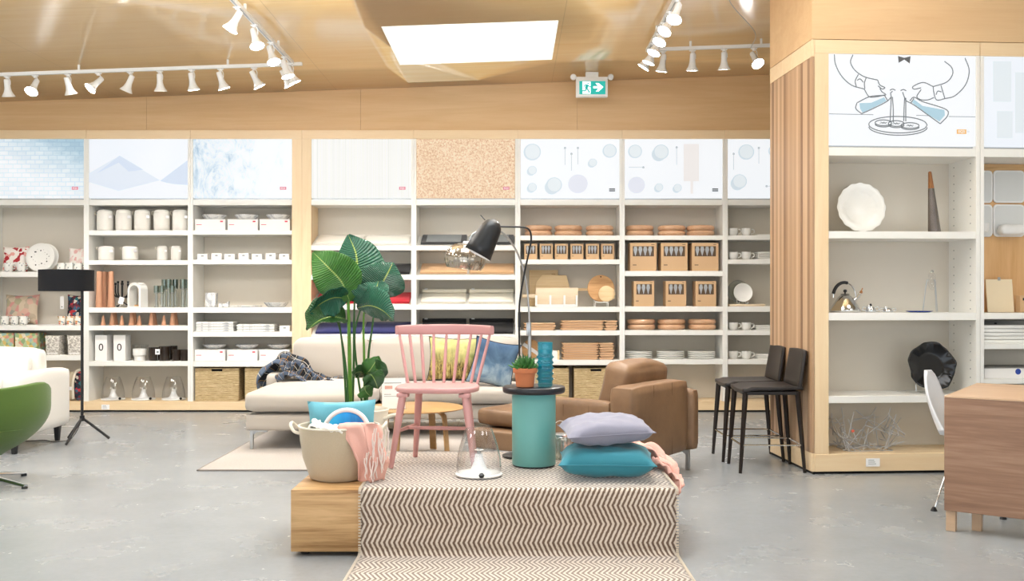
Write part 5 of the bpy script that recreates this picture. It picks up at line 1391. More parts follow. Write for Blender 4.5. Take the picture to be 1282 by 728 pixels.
MB().lathe([(.03, .0), (.042, .01), (.046, .08), (.044, .175), (.042, .175), (.043, .08), (.039, .012), (0, .008)], 24, cap=False).build('glass_body', M['glass'], p, smooth=60)
put(p, 166.5, 452.7, 'clear tall glass behind the white footed cup, nearer the cartons', Z=11.27); put(p, 178, 452.7, 'clear tall glass behind the white footed cup, nearer the brown tumblers', Z=11.27)
M['browngl'] = plain('dark_brown_glass', '2c221b', .12, vary=.3)
p = thing('brown_tumbler', None, 'tumbler', (0, 0, 0), 0, 'dark brown ribbed tumblers')
r = mpx(7); MB().lathe([(0, 0), (r*.9, 0), (r, .01), (r, mpx(18)), (r*.93, mpx(18)), (r*.9, .012), (0, .01)], 30, cap=False, wob=lambda a, z: 1+.015*math.cos(a*15)).build('glass_body', M['browngl'], p, smooth=40)
MB().lathe([(r*1.0, mpx(17)), (r*1.02, mpx(17.3)), (r*1.02, mpx(18)), (r*.98, mpx(18.1))], 30).build('rim', M['browngl'], p)
for px, Z, s_, lb in ((189.5, 11.12, .92, 'dark brown tumbler beside the white footed cup'), (203, 11.1, 1.0, 'largest dark brown tumbler, next to the white tag'), (212, 11.27, .98, 'dark brown tumbler standing behind the front row'), (217.5, 11.08, .78, 'small dark brown tumbler, first of the two small ones'), (228, 11.08, .78, 'small dark brown tumbler at the end of the row')):
    put(p, px, 452.7, lb, Z=Z).scale = (s_, s_, s_)
t = thing('price_card', 'small white price tag clipped before the brown tumblers', 'price card', (0, 0, 0)); put(t, 194, 452.7, Z=11.02)
MB().box(-.026, -.001, .075, .026, .001, .135).build('card', M['paper'], t); MB().tube([(0, .003, 0), (0, .003, .08)], .002, 6).build('stand', M['steel'], t)
MB().box(-.012, -.002, .09, .014, -.001, .115).build('mark', M['grey_ink'], t)
# small cloches on the plinth
cl2 = dup(cloche, (0, 0, 0)); cl2.scale = (1.05, 1.05, 1.05)
for c_ in kids(cl2): pass
for i, px in enumerate((138, 176.3, 214.3)):
    put(cl2, px, 1000+.119, ['clear glass cloche on the plinth nearest the floor lamp', 'clear glass cloche on the plinth, middle of the three', 'clear glass cloche on the plinth beside the seagrass basket'][i], 'glass cloches on the plinth', Z=11.17, rz=.8)
# --- bay 3: white boxes with bowls
p = thing('gift_box', None, 'box', (0, 0, 0), 0, 'white boxes on the upper shelf')
MB().box(-mpx(18.9), -.12, 0, mpx(18.9), .14, mpx(14), .002, 1).build('carton', M['card'], p)
MB().box(mpx(12.5), -.1208, mpx(10.3), mpx(16), -.1202, mpx(12)).build('logo_tag', M['red'], p)
MB().box(-mpx(17), -.1208, mpx(6.8), -mpx(10.5), -.1202, mpx(7.5)).build('small_print', M['red'], p)
bw = thing('serving_bowl', None, 'bowl', (0, 0, 0), 0, 'bowls on the white boxes')
r = mpx(15); MB().lathe([(0, 0), (r*.6, 0), (r*.72, .006), (r*.97, mpx(4.6)), (r, mpx(5.8)), (r*.95, mpx(5.9)), (r*.88, mpx(4.5)), (r*.5, .02), (0, .016)], 40, cap=False).build('bowl_body', M['marble'], bw, smooth=60)
MB().lathe([(r*.45, -.0), (r*.5, 0), (r*.5, .004), (r*.45, .005)], 30).build('foot_ring', M['ceramic'], bw)
bw2 = thing('serving_bowl', None, 'bowl', (0, 0, 0), 0, 'bowls on the lower white boxes')
r = mpx(14.8); MB().lathe([(0, 0), (r*.35, 0), (r*.6, .012), (r*.9, mpx(4)), (r, mpx(6)), (r*.97, mpx(6)), (r*.8, mpx(4)), (r*.3, .02), (0, .018)], 40, cap=False).build('bowl_body', M['marble'], bw2, smooth=60)
MB().lathe([(r*.3, -.0), (r*.36, 0), (r*.36, .004), (r*.3, .005)], 30).build('foot_ring', M['ceramic'], bw2)
tri = ['nearest the canister unit', 'in the middle', 'beside the wood post']
for i, px in enumerate((264.4, 305, 345)):
    put(p, px, 288.5, 'wide white box on the top shelf under the marble print, '+tri[i], Z=11.16)
    put(bw, px+1.5, 1000+zb(288.5)+mpx(14)+.002, 'white marbled bowl on the top-shelf box, '+tri[i], Z=11.16)
for i, px in enumerate((264, 304.5, 344.5)):
    put(p, px, 452.7, 'wide white box with red mark on the low shelf, '+tri[i], 'white boxes on the low shelf', Z=11.16)
    put(bw2, px+2.5, 1000+zb(452.7)+mpx(14)+.002, 'small marble bowl on the low-shelf box, '+tri[i], Z=11.16)
p = thing('small_box', None, 'box', (0, 0, 0), 0, 'small white boxes in a row')
MB().box(-mpx(6.3), -.05, 0, mpx(6.3), .05, mpx(7.2), .001, 1).build('carton', M['card'], p)
MB().box(-mpx(1.6), -.0508, mpx(3.8), mpx(1.6), -.0502, mpx(5.2)).build('mark', M['grey_ink'], p)
for i, px in enumerate((252.3, 270, 286.3, 304, 320.8, 338, 354.8)):
    o = put(p, px, 325.3, 'small white box, %s in the row of seven below the bowls' % nth(i, 7), Z=11.07); o.scale = (1, 1, 1.0 if i % 2 == 0 else 1.12)
put(p, 355.5, 415.6, 'small white box beside the marble tray stacks', 'single small box', Z=11.07)
t = thing('marble_vase', 'square white marble vase block standing on the middle shelf', 'vase', (0, 0, 0)); put(t, 262.3, 385, Z=11.12)
MB().box(-mpx(6.3), -.05, 0, mpx(6.3), .05, mpx(18), .003, 2).build('block', M['marble'], t); MB().lathe([(.02, mpx(18)+.0005), (.026, mpx(18)+.001), (.026, mpx(18)+.003), (.02, mpx(18)+.003)], 20).build('opening_ring', M['steel'], t)
t = thing('marble_ornament', 'small white faceted bow shaped ornament beside the marble vase', 'ornament', (0, 0, 0)); put(t, 278, 385, Z=11.08)
b = MB(); b.prism([(-.055, 0), (-.02, .0), (0, .012), (.02, 0), (.055, 0), (.055, .066), (.012, .034), (-.012, .034), (-.055, .05)], -.03, .03, bev=.004); b.build('body', M['marble'], t)
t = thing('serving_plate', 'flat marble platter lying on the middle shelf', 'plate', (0, 0, 0)); put(t, 305.5, 385, Z=11.15)
MB().box(-mpx(17.5), -.11, 0.006, mpx(17.5), .11, mpx(1.9), .004, 2).build('slab', M['marble'], t); MB().cyl(0, 0, 0, .006, .05, n=20).build('foot', M['steel'], t)
t = dup(bw, (0, 0, 0)); put(t, 343.5, 385, 'shallow marble bowl at the wood post end of the middle shelf', 'single bowl', Z=11.13)
def stackt(name, cat, w, d, th, mat, group, rows, edge=None, lip=0):
    pass
p = thing('marble_tray', None, 'tray', (0, 0, 0), 0, 'marble trays in two stacks')
MB().box(-mpx(23.5), -.12, 0, mpx(23.5), .12, .020, .003, 1).build('slab', M['marble'], p); MB().box(-mpx(22.5), -.112, .0205, mpx(22.5), .112, .0265).build('lip', M['ceramic'], p)
for s_, (px, n) in enumerate(((270, 4), (321, 3))):
    for k in range(n):
        put(p, px, 1000+zb(415.6)+k*.0278, 'thin marble tray, %s in the %s stack' % (['bottom', 'second up', 'third up', 'fourth up'][k] if k < n-1 else 'topmost', ['taller', 'lower'][s_]), Z=11.17)
# seagrass baskets
def seagrass():
    t = NT('seagrass_weave'); v = t.coord(); sx = t.new('ShaderNodeSeparateXYZ'); t.link(v, sx.inputs[0])
    n = t.noise(t.coord('Object', (6, 6, 42)), 2.2, 5, .8, .4)
    w_ = t.math('SINE', t.math('ADD', t.math('MULTIPLY', sx.outputs[2], 420), t.math('MULTIPLY', n, 9)))
    f = t.math('ADD', t.math('MULTIPLY', n, .7), t.math('MULTIPLY', t.math('ADD', t.math('MULTIPLY', w_, .5), .5), .3))
    t.color(t.ramp(f, [(.3, '9a7d50'), (.5, 'cdb384'), (.75, 'e9d7ae')])); t.set(Roughness=.8); t.bump(f, 1, .012); return t.m
M['sea'] = seagrass()
p = thing('seagrass_basket', None, 'basket', (0, 0, 0), 0, 'seagrass storage baskets')
w, h, d = mpx(54.5), mpx(41), .34
b = MB()
th_ = .014
b.box(-w/2, -d/2, 0, w/2, -d/2+th_, h*.90, .004, 1); b.box(-w/2, d/2-th_, 0, w/2, d/2, h, .004, 1); b.box(-w/2, -d/2+th_, 0, -w/2+th_, d/2-th_, h, .004, 1); b.box(w/2-th_, -d/2+th_, 0, w/2, d/2-th_, h, .004, 1); b.box(-w/2+th_, -d/2+th_, 0, w/2-th_, d/2-th_, .012)
b.box(-w/2, -d/2, h*.90, -.065, -d/2+th_, h, .004, 1); b.box(.065, -d/2, h*.90, w/2, -d/2+th_, h, .004, 1)
b.build('woven_body', M['sea'], p)
b = MB(); b.tube([(-.065, -d/2+.005, h*.9), (-.065, -d/2+.005, h*.985), (.065, -d/2+.005, h*.985), (.065, -d/2+.005, h*.9)], .006, 6); b.build('handle', M['sea'], p)
MB().box(-w/2+.02, -d/2+.03, .014, w/2-.02, d/2-.03, h*.96).build('liner', M['dark'], p)  # black block inside the basket, stands for the shade behind the handle hole
for px, lb in ((274.5, 'seagrass storage basket on the plinth nearest the glass cloches'), (336.3, 'seagrass storage basket half hidden by the sofa arm'), (684.5, 'seagrass storage basket behind the teal table'), (745.3, 'seagrass storage basket behind the brown leather chaise cushion')):
    put(p, px, 1000+.1195, lb, Z=11.2)
# --- bay 1
t = thing('cushion', 'white cushion with red bows and dots at the edge of the top open shelf', 'cushion', (0, 0, 0)); put(t, 15, 1000+zb(340.5)+.15, Z=11.2)
MB().pillow(.30, .30, .09, 14, .1, M=RotM('X', -.15)).build('cover', M['redwhite'], t)
b = MB(); b.tube([RotM('X', -.15) @ Vector((.10*math.cos(a_), -.0, .10*math.sin(a_))) for a_ in (0, 1)], .001, 4); b.build('seam', M['red'], t)
def plate(r, label, mat, group=None, scallop=0, tilt=-.18, name='plate', depth=.012):
    t = thing(name, label, 'plate', (0, 0, 0), 0, group)
    MM = TM(0, 0, r*math.cos(tilt)) @ RotM('X', PI/2+tilt)
    wob = (lambda a, z: 1+scallop*math.cos(a*22)) if scallop else None
    MB().lathe([(0, 0), (r*.55, 0), (r*.66, .004), (r*.95, depth), (r, depth+.002), (r*.98, depth+.006), (r*.66, .010), (0, .006)], 66, M=MM, cap=False, wob=wob).build('dish', mat, t, smooth=60)
    MB().lathe([(r*.5, -.003), (r*.54, -.003), (r*.54, .001), (r*.5, .001)], 40, M=MM).build('foot_ring', mat, t)
    return t
def dots(t, r, tilt, y=.0115):
    MM = TM(0, 0, r*math.cos(tilt)) @ RotM('X', PI/2+tilt); b = MB(); R.seed(3)
    for k in range(34):
        a = k*2.4; rr = r*(.5+.4*((k*7) % 10)/10); s_ = R.choice((.004, .006, .009)); b.lathe([(0, .0), (s_, 0), (s_, .0006), (0, .0006)], 8, M=MM @ TM(rr*math.cos(a), rr*math.sin(a), -.0 + y), cap=False)
    b.build('dot_print', M['ink'], t)['kind'] = 'stuff'
# plates lean with their face (+z of lathe) toward the room
def faceplate(r, label, mat, tilt=.16, **k):
    t = thing('plate', label, 'plate', (0, 0, 0), 0, k.get('group')); dp = k.get('depth', .016)
    MM = TM(0, 0, r*math.cos(tilt)+.004) @ RotM('X', PI/2-tilt)
    sc = k.get('scallop', 0); wob = (lambda a, z: 1+sc*math.cos(a*k.get('nsc', 22))) if sc else None
    MB().lathe([(0, 0), (r*.55, 0), (r*.66, .003), (r*.97, dp), (r, dp+.003), (r*.97, dp+.006), (r*.66, .010), (r*.6, .006), (0, .006)], 88, M=MM, cap=False, wob=wob).build('dish', mat, t, smooth=60)
    MB().lathe([(r*.5, -.004), (r*.54, -.004), (r*.54, .0005), (r*.5, .0005)], 40, M=MM).build('foot_ring', mat, t)
    if k.get('dots'):
        b = MB(); R.seed(3)
        for q in range(36):
            a = q*2.4; rr = r*(.42+.22*((q*7) % 10)/10) if q % 2 else r*.86; s_ = R.choice((.003, .005, .008)); zz = .007 if rr < r*.6 else .0145
            b.lathe([(0, 0), (s_, 0), (s_, .0008), (0, .0008)], 8, M=MM @ TM(rr*math.cos(a), rr*math.sin(a), zz), cap=False)
        b.build('dot_print', M['ink'], t)['kind'] = 'stuff'
    return t
t = faceplate(mpx(18), None, M['ceramic'], dots=True); put(t, 47, 340.5, 'large white dotted plate, front one of two by the lamp shade', 'dotted plates', Z=11.14)
put(t, 52.5, 340.5, 'large white dotted plate behind the front dotted plate', 'dotted plates', Z=11.22)
def mug(r, h, mat, label, group=None, handle=1, name='mug', cat='mug', flare=1.0):
    t = thing(name, label, cat, (0, 0, 0), 0, group)
    MB().lathe([(0, 0), (r*.75/flare, 0), (r*.85/flare, .004), (r*.97, h*.4), (r, h), (r*.94, h), (r*.9, h*.4), (r*.7, .01), (0, .008)], 24, cap=False).build('cup_body', mat, t, smooth=60)
    MB().tube(bez([(r*.95, 0, h*.82), (r*1.5, 0, h*.8), (r*1.6, 0, h*.45), (r*.92, 0, h*.22)], 4), r*.12, 6).build('handle', mat, t)
    return t
p = mug(mpx(5), mpx(11), M['letters'], None, 'patterned mugs')
for i, px in enumerate((6, 22)): put(p, px, 340.5, 'white printed mug under the red bow cushion, '+['outer', 'inner'][i], Z=11.05)
for i, px in enumerate((72.5, 83, 93.5)): put(p, px, 340.5, 'white printed mug beside the dotted plates, '+['nearest the plates', 'middle', 'nearest the upright'][i], Z=11.07, rz=1.1)
for i, px in enumerate((2, 14, 25)): put(p, px, 407.5, 'letter-print mug before the kaleidoscope cushion, '+['at the picture edge', 'middle', 'beside the gap'][i], Z=11.07, rz=1.1)
p2 = mug(mpx(5), mpx(11), M['confetti'], None, 'confetti mugs')
for i, px in enumerate((73.5, 84, 94.5)): put(p2, px, 407.5, 'orange confetti mug under the dark cushion, '+['nearest the gap', 'middle', 'behind the lamp pole'][i], Z=11.07, rz=1.1)
t = thing('cushion', 'cream cushion with pink leaf print on the top open shelf', 'cushion', (0, 0, 0)); put(t, 94, 1000+zb(340.5)+.145, Z=11.27)
MB().pillow(.22, .28, .07, 14, .1, M=RotM('X', -.15)).build('cover', M['pinkleaf'], t)
MB().tube(seam(.222, .282, .1, mm=RotM('X', -.15)), .002, 6, closed=True).build('piping', M['pinkleaf'], t)
t = thing('cushion', 'muted kaleidoscope print cushion standing behind the letter mugs', 'cushion', (0, 0, 0)); put(t, 23, 1000+zb(407.5)+.175, Z=11.26)
MB().pillow(.39, .345, .10, 14, .1, M=RotM('X', -.15)).build('cover', M['kaleido'], t)
MB().tube(seam(.392, .347, .1, mm=RotM('X', -.15)), .002, 6, closed=True).build('piping', M['kaleido'], t)
t = thing('cushion', 'dark blue and red floral cushion behind the lamp pole', 'cushion', (0, 0, 0)); put(t, 94, 1000+zb(407.5)+.175, Z=11.25)
MB().pillow(.26, .345, .09, 14, .1, M=RotM('X', -.15)).build('cover', M['navyflower'], t)
MB().tube(seam(.262, .347, .1, mm=RotM('X', -.15)), .002, 6, closed=True).build('piping', M['ink'], t)
t = thing('hang_tag', 'pale swing tag hanging beside the dark floral cushion', 'tag', W(77.5, 379, 11.2)); MB().box(-.022, 0, -.075, .022, .002, .07, .001, 1).build('card', M['card'], t)
MB().tube([(0, 0, .07), (.03, .02, .10)], .0012, 5).build('string', M['rope'], t); MB().box(-.006, -.001, -.055, .006, 0, -.045).build('mark', M['ink'], t)
p = thing('print_box', None, 'box', (0, 0, 0), 0, 'printed storage boxes')
MB().box(-mpx(13.5), -.10, 0, mpx(13.5), .12, mpx(25), .003, 1).build('carton', M['garden'], p); MB().box(-mpx(13.7), -.102, mpx(24.5), mpx(13.7), .122, mpx(27), .002, 1).build('lid', M['garden'], p)
put(p, 4, 445, 'green garden print box at the picture edge above the sofa', Z=11.13); put(p, 33.5, 445, 'green garden print box beside the speckled boxes', Z=11.13)
p = thing('speckled_box', None, 'box', (0, 0, 0), 0, 'grey speckled boxes')
MB().prism([(-mpx(7.5), 0), (mpx(7.5), 0), (mpx(9), mpx(24)), (-mpx(9), mpx(24))], -.08, .10, bev=.002).build('carton', M['speck'], p); MB().box(-mpx(6.5), -.081, .012, mpx(6.5), -.0805, .026).build('label_strip', M['card'], p)
put(p, 65.5, 445, 'grey speckled tapered box nearer the garden print boxes', Z=11.1); put(p, 93, 445, 'grey speckled tapered box behind the lamp pole', Z=11.1)
t = thing('rolled_towel', 'floral towel with cream border rolled upright beside the lamp pole', 'towel', (0, 0, 0)); put(t, 97, 1000+.119, Z=11.1)
MB().softbox(.12, .12, .345, .05, 0, 8).build('roll', M['navyflower'], t, smooth=60); MB().tube(bez([(-.055, -.06, .02), (-.06, -.062, .2), (-.03, -.05, .33), (.02, -.05, .352)], 6), .013, 8).build('border', M['rope'], t)
t = thing('rolled_towel', 'plain beige rolled towel half hidden behind the white sofa arm', 'towel', (0, 0, 0)); put(t, 86, 1000+.119, Z=11.12)
MB().softbox(.09, .12, .33, .04, 0, 8).build('roll', M['canvas'], t, smooth=60); MB().box(-.03, -.062, .12, .03, -.0605, .16).build('paper_band', M['paper'], t)
# --- bays 4 and 5: table linen on the sloped shelves
def linen(w, mat, label, group, h=.028, d=.30, rolled=False):
    t = thing('folded_linen', label, 'table linen', (0, 0, 0), 0, group)
    for k in range(2):
        MB().softbox(w-.006*k, d, h/2-.0008, .005, 0, 3, M=TM(0, 0, k*h/2)).build('fold', mat, t, smooth=60)
    return t
slope = math.atan(.13/.34)
Mf = lambda n, c: fabric(n, c, None, 200, .9, .3)
LM = {'w': Mf('white_linen', 'f3eee4'), 'k': Mf('black_linen', '1b1a1c'), 'r': Mf('red_linen', 'c01c2e'), 'n': Mf('navy_linen', '2b2f66'), 'c': Mf('charcoal_linen', '3f4042'), 'o': Mf('tan_cork_linen', 'd9b184'), 'cr': Mf('cream_linen', 'efe9da')}
def lay(x0, x1, ys, mat, label, extra=0, roll=False):
    w = mpx(x1-x0, 11.05)-.008
    t = linen(w, LM[mat], label, 'folded linens on the sloped shelves')
    t.rotation_euler = (slope, 0, 0); t.location = (XX((x0+x1)/2, 11.02), 11.0+.165, zb(ys)+.165*math.tan(slope)+.0035)
    if mat in 'c': MB().box(-w*.38, -.135, .0285, w*.38, .135, .0295).build('border_print', M['grey_ink'], t)
    if roll:
        MB().lathe([(0, -w/2), (.022, -w/2), (.024, -w/2+.004), (.024, w/2-.004), (.022, w/2), (0, w/2)], 16, M=TM(0, .13, .05) @ RotM('Y', PI/2), cap=False).build('rolled_end', LM[mat], t)
        MB().box(-w*.45, .118, .055, -w*.38, .14, .078).build('tag', M['paper'], t)
    return t
lay(394, 453, 308, 'w', 'white folded linen on the top sloped shelf behind the plant tip'); lay(455, 513, 308, 'w', 'white folded linen on the top sloped shelf nearer the cork print unit')
lay(394, 452, 345, 'k', 'black folded linen mostly hidden behind the big plant leaf'); lay(454, 513, 345, 'k', 'black folded linen visible beside the plant on the second sloped shelf')
lay(394, 452, 382, 'r', 'red folded linen behind the broad bright leaf'); lay(454, 513, 382, 'r', 'red folded linen beside the plant above the pink chair')
lay(394, 452, 420, 'n', 'navy folded linen behind the plant stems'); lay(454, 513, 420, 'n', 'navy folded linen on the lowest sloped shelf above the sofa')
lay(526, 584, 307.8, 'c', 'charcoal folded placemats on the top sloped shelf under the cork print'); lay(587, 644, 307.8, 'c', 'charcoal folded placemats half hidden by the black lamp shade')
lay(525, 585, 344.8, 'o', 'tan folded runner behind the pink chair crest, under the charcoal placemats'); lay(587, 644, 344.8, 'o', 'tan folded runner on the second sloped shelf below the glass globe')
lay(526, 583, 382, 'cr', 'cream folded linen stack nearer the plant, third sloped shelf', roll=True); lay(586, 643, 382, 'cr', 'cream folded linen stack nearer the floor lamps, third sloped shelf', roll=True)
lay(526, 583, 420, 'k', 'black rolled linen above the pink chair, nearer the plant', roll=True); lay(586, 643, 420, 'k', 'black rolled linen above the pink chair, nearer the floor lamps', roll=True)
# --- bays 6 and 7
p = thing('round_wooden_plate', None, 'plate', (0, 0, 0), 0, 'shrink-wrapped round wooden plates')
r = mpx(17.6); hh = mpx(6.6)
MB().lathe([(0, 0), (r*.86, 0), (r*.97, hh*.25), (r, hh*.55), (r*.97, hh*.85), (r*.88, hh), (0, hh*.96)], 36, cap=False, wob=lambda a, z: 1+.006*math.sin(a*9+z*200)).build('disc', M['tray'], p, smooth=70)
MB().lathe([(r*.5, hh*.97), (r*.52, hh*1.0), (r*.54, hh*.97)], 30).build('wrap_edge', M['tray'], p)
def two(px, ys, where):
    for k in range(2): put(p, px, 1000+zb(ys)+k*(hh*1.01+.0005), 'round wrapped wooden plate, %s, %s' % (['lower', 'upper'][k], where), Z=11.2)
pos3 = ['left pair', 'middle pair', 'right pair']
for i, px in enumerate((674, 712, 751.5)): two(px, 295, pos3[i]+' above the six small window boxes')
for i, px in enumerate((802, 842.3, 878.5)): two(px, 295, pos3[i]+' above the large wine glass boxes')
for i, px in enumerate((804, 842, 880.5)): two(px, 413.8, pos3[i]+' above the white plates')
def kbox(w, h, d, win, group, ng):
    t = thing('window_box', None, 'box', (0, 0, 0), 0, group)
    MB().box(-w/2, -d/2, 0, w/2, d/2, h, .002, 1).build('carton', M['kraft'], t)
    x0, z0, x1, z1 = win; x0, x1 = (x0-.5)*w, (x1-.5)*w; z0 *= h; z1 *= h
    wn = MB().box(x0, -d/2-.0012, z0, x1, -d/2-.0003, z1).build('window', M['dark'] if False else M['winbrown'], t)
    b = MB()
    for k in range(ng):
        cx = x0+(x1-x0)*(k+.55)/(ng+.35); ww = (x1-x0)/(ng+.6)*.5
        b.prism([(cx-ww*.55, z1-.004), (cx+ww*.55, z1-.004), (cx+ww*.85, z1-(z1-z0)*.35), (cx+ww*.45, z0+(z1-z0)*.35), (cx+.002, z0+(z1-z0)*.05), (cx-.002, z0+(z1-z0)*.05), (cx-ww*.45, z0+(z1-z0)*.35), (cx-ww*.85, z1-(z1-z0)*.35)], -d/2-.003, -d/2-.0014)
    b.build('glassware', M['silver'], wn)['kind'] = 'stuff'
    MB().box(-w*.40, -d/2-.0012, h*.20, -w*.26, -d/2-.0003, h*.225).build('small_print', M['ink'], t)
    MB().box(w*.30, -d/2-.0012, h*.93, w*.42, -d/2-.0003, h*.945).build('small_print', M['ink'], t)
    return t
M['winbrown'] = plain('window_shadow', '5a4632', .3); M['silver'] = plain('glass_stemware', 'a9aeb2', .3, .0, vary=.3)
p = kbox(mpx(16), mpx(19.5), .13, (.12, .35, .88, .88), 'small kraft window boxes', 3)
for i, px in enumerate((664.5, 684, 703, 722.5, 742, 761)): put(p, px, 325, 'small kraft window box of glasses, %s of six' % nth(i, 6), Z=11.1)
p = kbox(mpx(33), mpx(35), .22, (.1, .52, .9, .88), 'large kraft wine glass boxes', 4)
for i, px in enumerate((805, 843.7, 882.3)): put(p, px, 339.5, 'large kraft box with a window of wine glasses, '+['left', 'middle', 'right'][i], Z=11.14)
p = kbox(mpx(25.5), mpx(31.5), .2, (.13, .47, .88, .88), 'medium kraft glass boxes', 3)
for i, px in enumerate((806, 846, 883.5)): put(p, px, 384, 'medium kraft window box under the large ones, '+['left', 'middle', 'right'][i], Z=11.13)
# boards
t = thing('cutting_board', 'tall pale rectangular board standing at the back of the board display', 'cutting board', (0, 0, 0)); put(t, 681, 384.6, Z=11.34)
MB().box(-mpx(18.5), -.01, 0, mpx(18.5), .01, mpx(47), .006, 2, M=RotM('X', -.08)).build('slab', M['board'], t); MB().box(mpx(10), -.012, mpx(38), mpx(15), .012, mpx(42), .003, 1, M=RotM('X', -.08)).build('inlay', M['oak'], t)
t = thing('cutting_board', 'wide trapezoid board leaning in front of the tall rectangular board', 'cutting board', (0, 0, 0)); put(t, 693, 384.6, Z=11.26)
MB().prism([(-mpx(23), .0), (mpx(24), 0), (mpx(22), mpx(20)), (mpx(17), mpx(40)), (-mpx(13), mpx(41)), (-mpx(22), mpx(30))], -.009, .009, M=RotM('X', -.1), bev=.003).build('slab', M['board'], t)
MB().box(mpx(24), -.006, mpx(20), mpx(45), .006, mpx(23.5), .003, 1, M=RotM('X', -.1)).build('handle', M['board'], t)
t = thing('cutting_board', 'light birch board standing on the white rack in front', 'cutting board', (0, 0, 0)); put(t, 697.5, 1000+zb(384.6)+.030, Z=11.12)
MB().box(-mpx(26.5), -.009, 0, mpx(26.5), .009, mpx(20.5), .004, 2).build('slab', M['birch'], t); MB().box(-mpx(43), -.007, mpx(8), -mpx(26.6), .007, mpx(12.5), .004, 2).build('handle', M['birch'], t)
t = thing('display_rack', 'white rack with four uprights holding the birch board', 'rack', (0, 0, 0)); put(t, 697.5, 384.6, Z=11.1)
MB().box(-mpx(25), -.03, .0, mpx(25), .05, .006).build('base_rail', M['wmetal'], t)
for k, x in enumerate((-.235, -.075, .085, .225)): MB().box(x-.011, -.028, .006, x+.011, -.010, .13, .002, 1).build('upright', M['wmetal'], t)
MB().box(-mpx(25), .0, .0065, mpx(25), .04, .028).build('ledge', M['wmetal'], t)
t = thing('round_board', 'round acacia board on the white wire stand', 'cutting board', (0, 0, 0)); put(t, 753, 1000+zb(384.6)+.055, Z=11.22)
r = mpx(17); MB().lathe([(0, 0), (r*.97, 0), (r, .005), (r, .014), (r*.97, .018), (0, .018)], 48, M=TM(0, 0, r) @ RotM('X', PI/2-.12), cap=False).build('disc', M['board2'], t)
MB().cyl(0, 0, 0, .0195, .008, n=12, M=TM(0, 0, r) @ RotM('X', PI/2-.12) @ TM(0, r*.86, 0)).build('hole', M['dark'], t)
t = thing('round_board', 'small pale rounded board overlapping the round acacia board', 'cutting board', (0, 0, 0)); put(t, 760, 1000+zb(384.6)+.057, Z=11.13)
MB().prism([(mpx(10)*math.cos(a_), mpx(10)+mpx(10)*math.sin(a_)) for a_ in [PI*.35+k*PI*1.35/20 for k in range(21)]]+[(mpx(10), mpx(4)), (mpx(10), mpx(15))], -.008, .008, bev=.003).build('disc', M['board'], t)
MB().box(mpx(10), -.006, mpx(8), mpx(11.5), .006, mpx(12), .002, 1).build('handle', M['birch'], t)
t = thing('plate_stand', 'white wire stand under the round boards', 'stand', (0, 0, 0)); put(t, 753.5, 384.6, Z=11.14)
b = MB()
for x in (-mpx(8), mpx(8)): b.tube([(x, -.05, .03), (x, -.045, .004), (x, .10, .004), (x, .10, .10)], .0045, 6)
b.tube([(-mpx(8), -.045, .05), (mpx(8), -.045, .05)], .0045, 6); b.tube([(-mpx(8), -.045, .004), (-mpx(8), -.045, .05)], .0045, 6); b.tube([(mpx(8), -.045, .004), (mpx(8), -.045, .05)], .0045, 6); b.build('wire_frame', M['wmetal'], t)
MB().tube([(-mpx(8), .10, .06), (mpx(8), .10, .06)], .004, 6).build('cross_wire', M['wmetal'], t)
# stacks of rectangular wooden plates: each one a thing
def wtray(w, label=None, group=None, d=.26, h=.0265):
    t = thing('wooden_tray', label, 'tray', (0, 0, 0), 0, group)
    b = MB(); b.prism([(-w/2+.022, 0), (w/2-.022, 0), (w/2, h*.62), (w/2, h), (-w/2, h), (-w/2, h*.62)], -d/2+.01, d/2); b.box(-w/2, -d/2, h*.55, w/2, -d/2+.02, h); b.build('body', M['traywood'], t)
    MB().box(-w/2+.014, -d/2+.012, h-.0005, w/2-.014, d/2-.012, h+.0006).build('inner_face', M['birch'], t)
    return t
M['traywood'] = wood('acacia_tray', 'd4a377', 'ecc8a0', 'x', .5, 2)
def wstack(x0, x1, ys, n, pitch, name, Z=11.16, h=.026):
    w = mpx(x1-x0, Z); p = wtray(w, None, 'wooden trays in stacks', h=min(h, pitch-.0035))
    for k in range(n):
        pos = 'topmost' if k == n-1 else ('bottom one' if k == 0 else ['', 'second up', 'third up', 'fourth up', 'fifth up', 'sixth up', 'seventh up', 'eighth up'][k])
        o = put(p, (x0+x1)/2+(.6 if k % 2 else -.3), 1000+zb(ys)+k*pitch, 'wooden tray, %s of the %s' % (pos, name), Z=Z)
wstack(656, 695, 414, 3, .0285, 'three-high stack behind the lamp poles')
wstack(702, 755, 414, 4, .028, 'four-high wide stack on the fourth shelf')
wstack(756.5, 772, 414, 4, .028, 'four-high narrow stack by the upright')
wstack(704, 748.5, 451, 7, .0272, 'seven-high wide stack above the basket')
wstack(749.7, 768, 451, 7, .0272, 'seven-high narrow stack by the upright')
t = thing('wooden_tray', 'rounded wooden board with a white paper band behind the succulent', 'tray', (0, 0, 0)); put(t, 665, 451, Z=11.24)
MB().cyl(0, 0, 0, .016, mpx(12), n=30, bev=.003, M=TM(0, 0, mpx(12)) @ RotM('X', PI/2-.1)).build('disc', M['board2'], t)
MB().box(-mpx(12), -.03, -.02, mpx(12), -.026, .02, M=TM(0, 0, mpx(12)) @ RotM('Y', .6)).build('paper_band', M['paper'], t)
t = thing('banded_box', 'white box with a wooden end beside the blue vase', 'box', (0, 0, 0)); put(t, 696, 451, Z=11.1)
MB().box(-mpx(6), -.05, 0, mpx(2), .05, mpx(11), .002, 1).build('carton', M['card'], t); MB().box(mpx(2)+.0005, -.05, 0, mpx(4.5), .05, mpx(11), .001, 1).build('wood_end', M['board'], t)
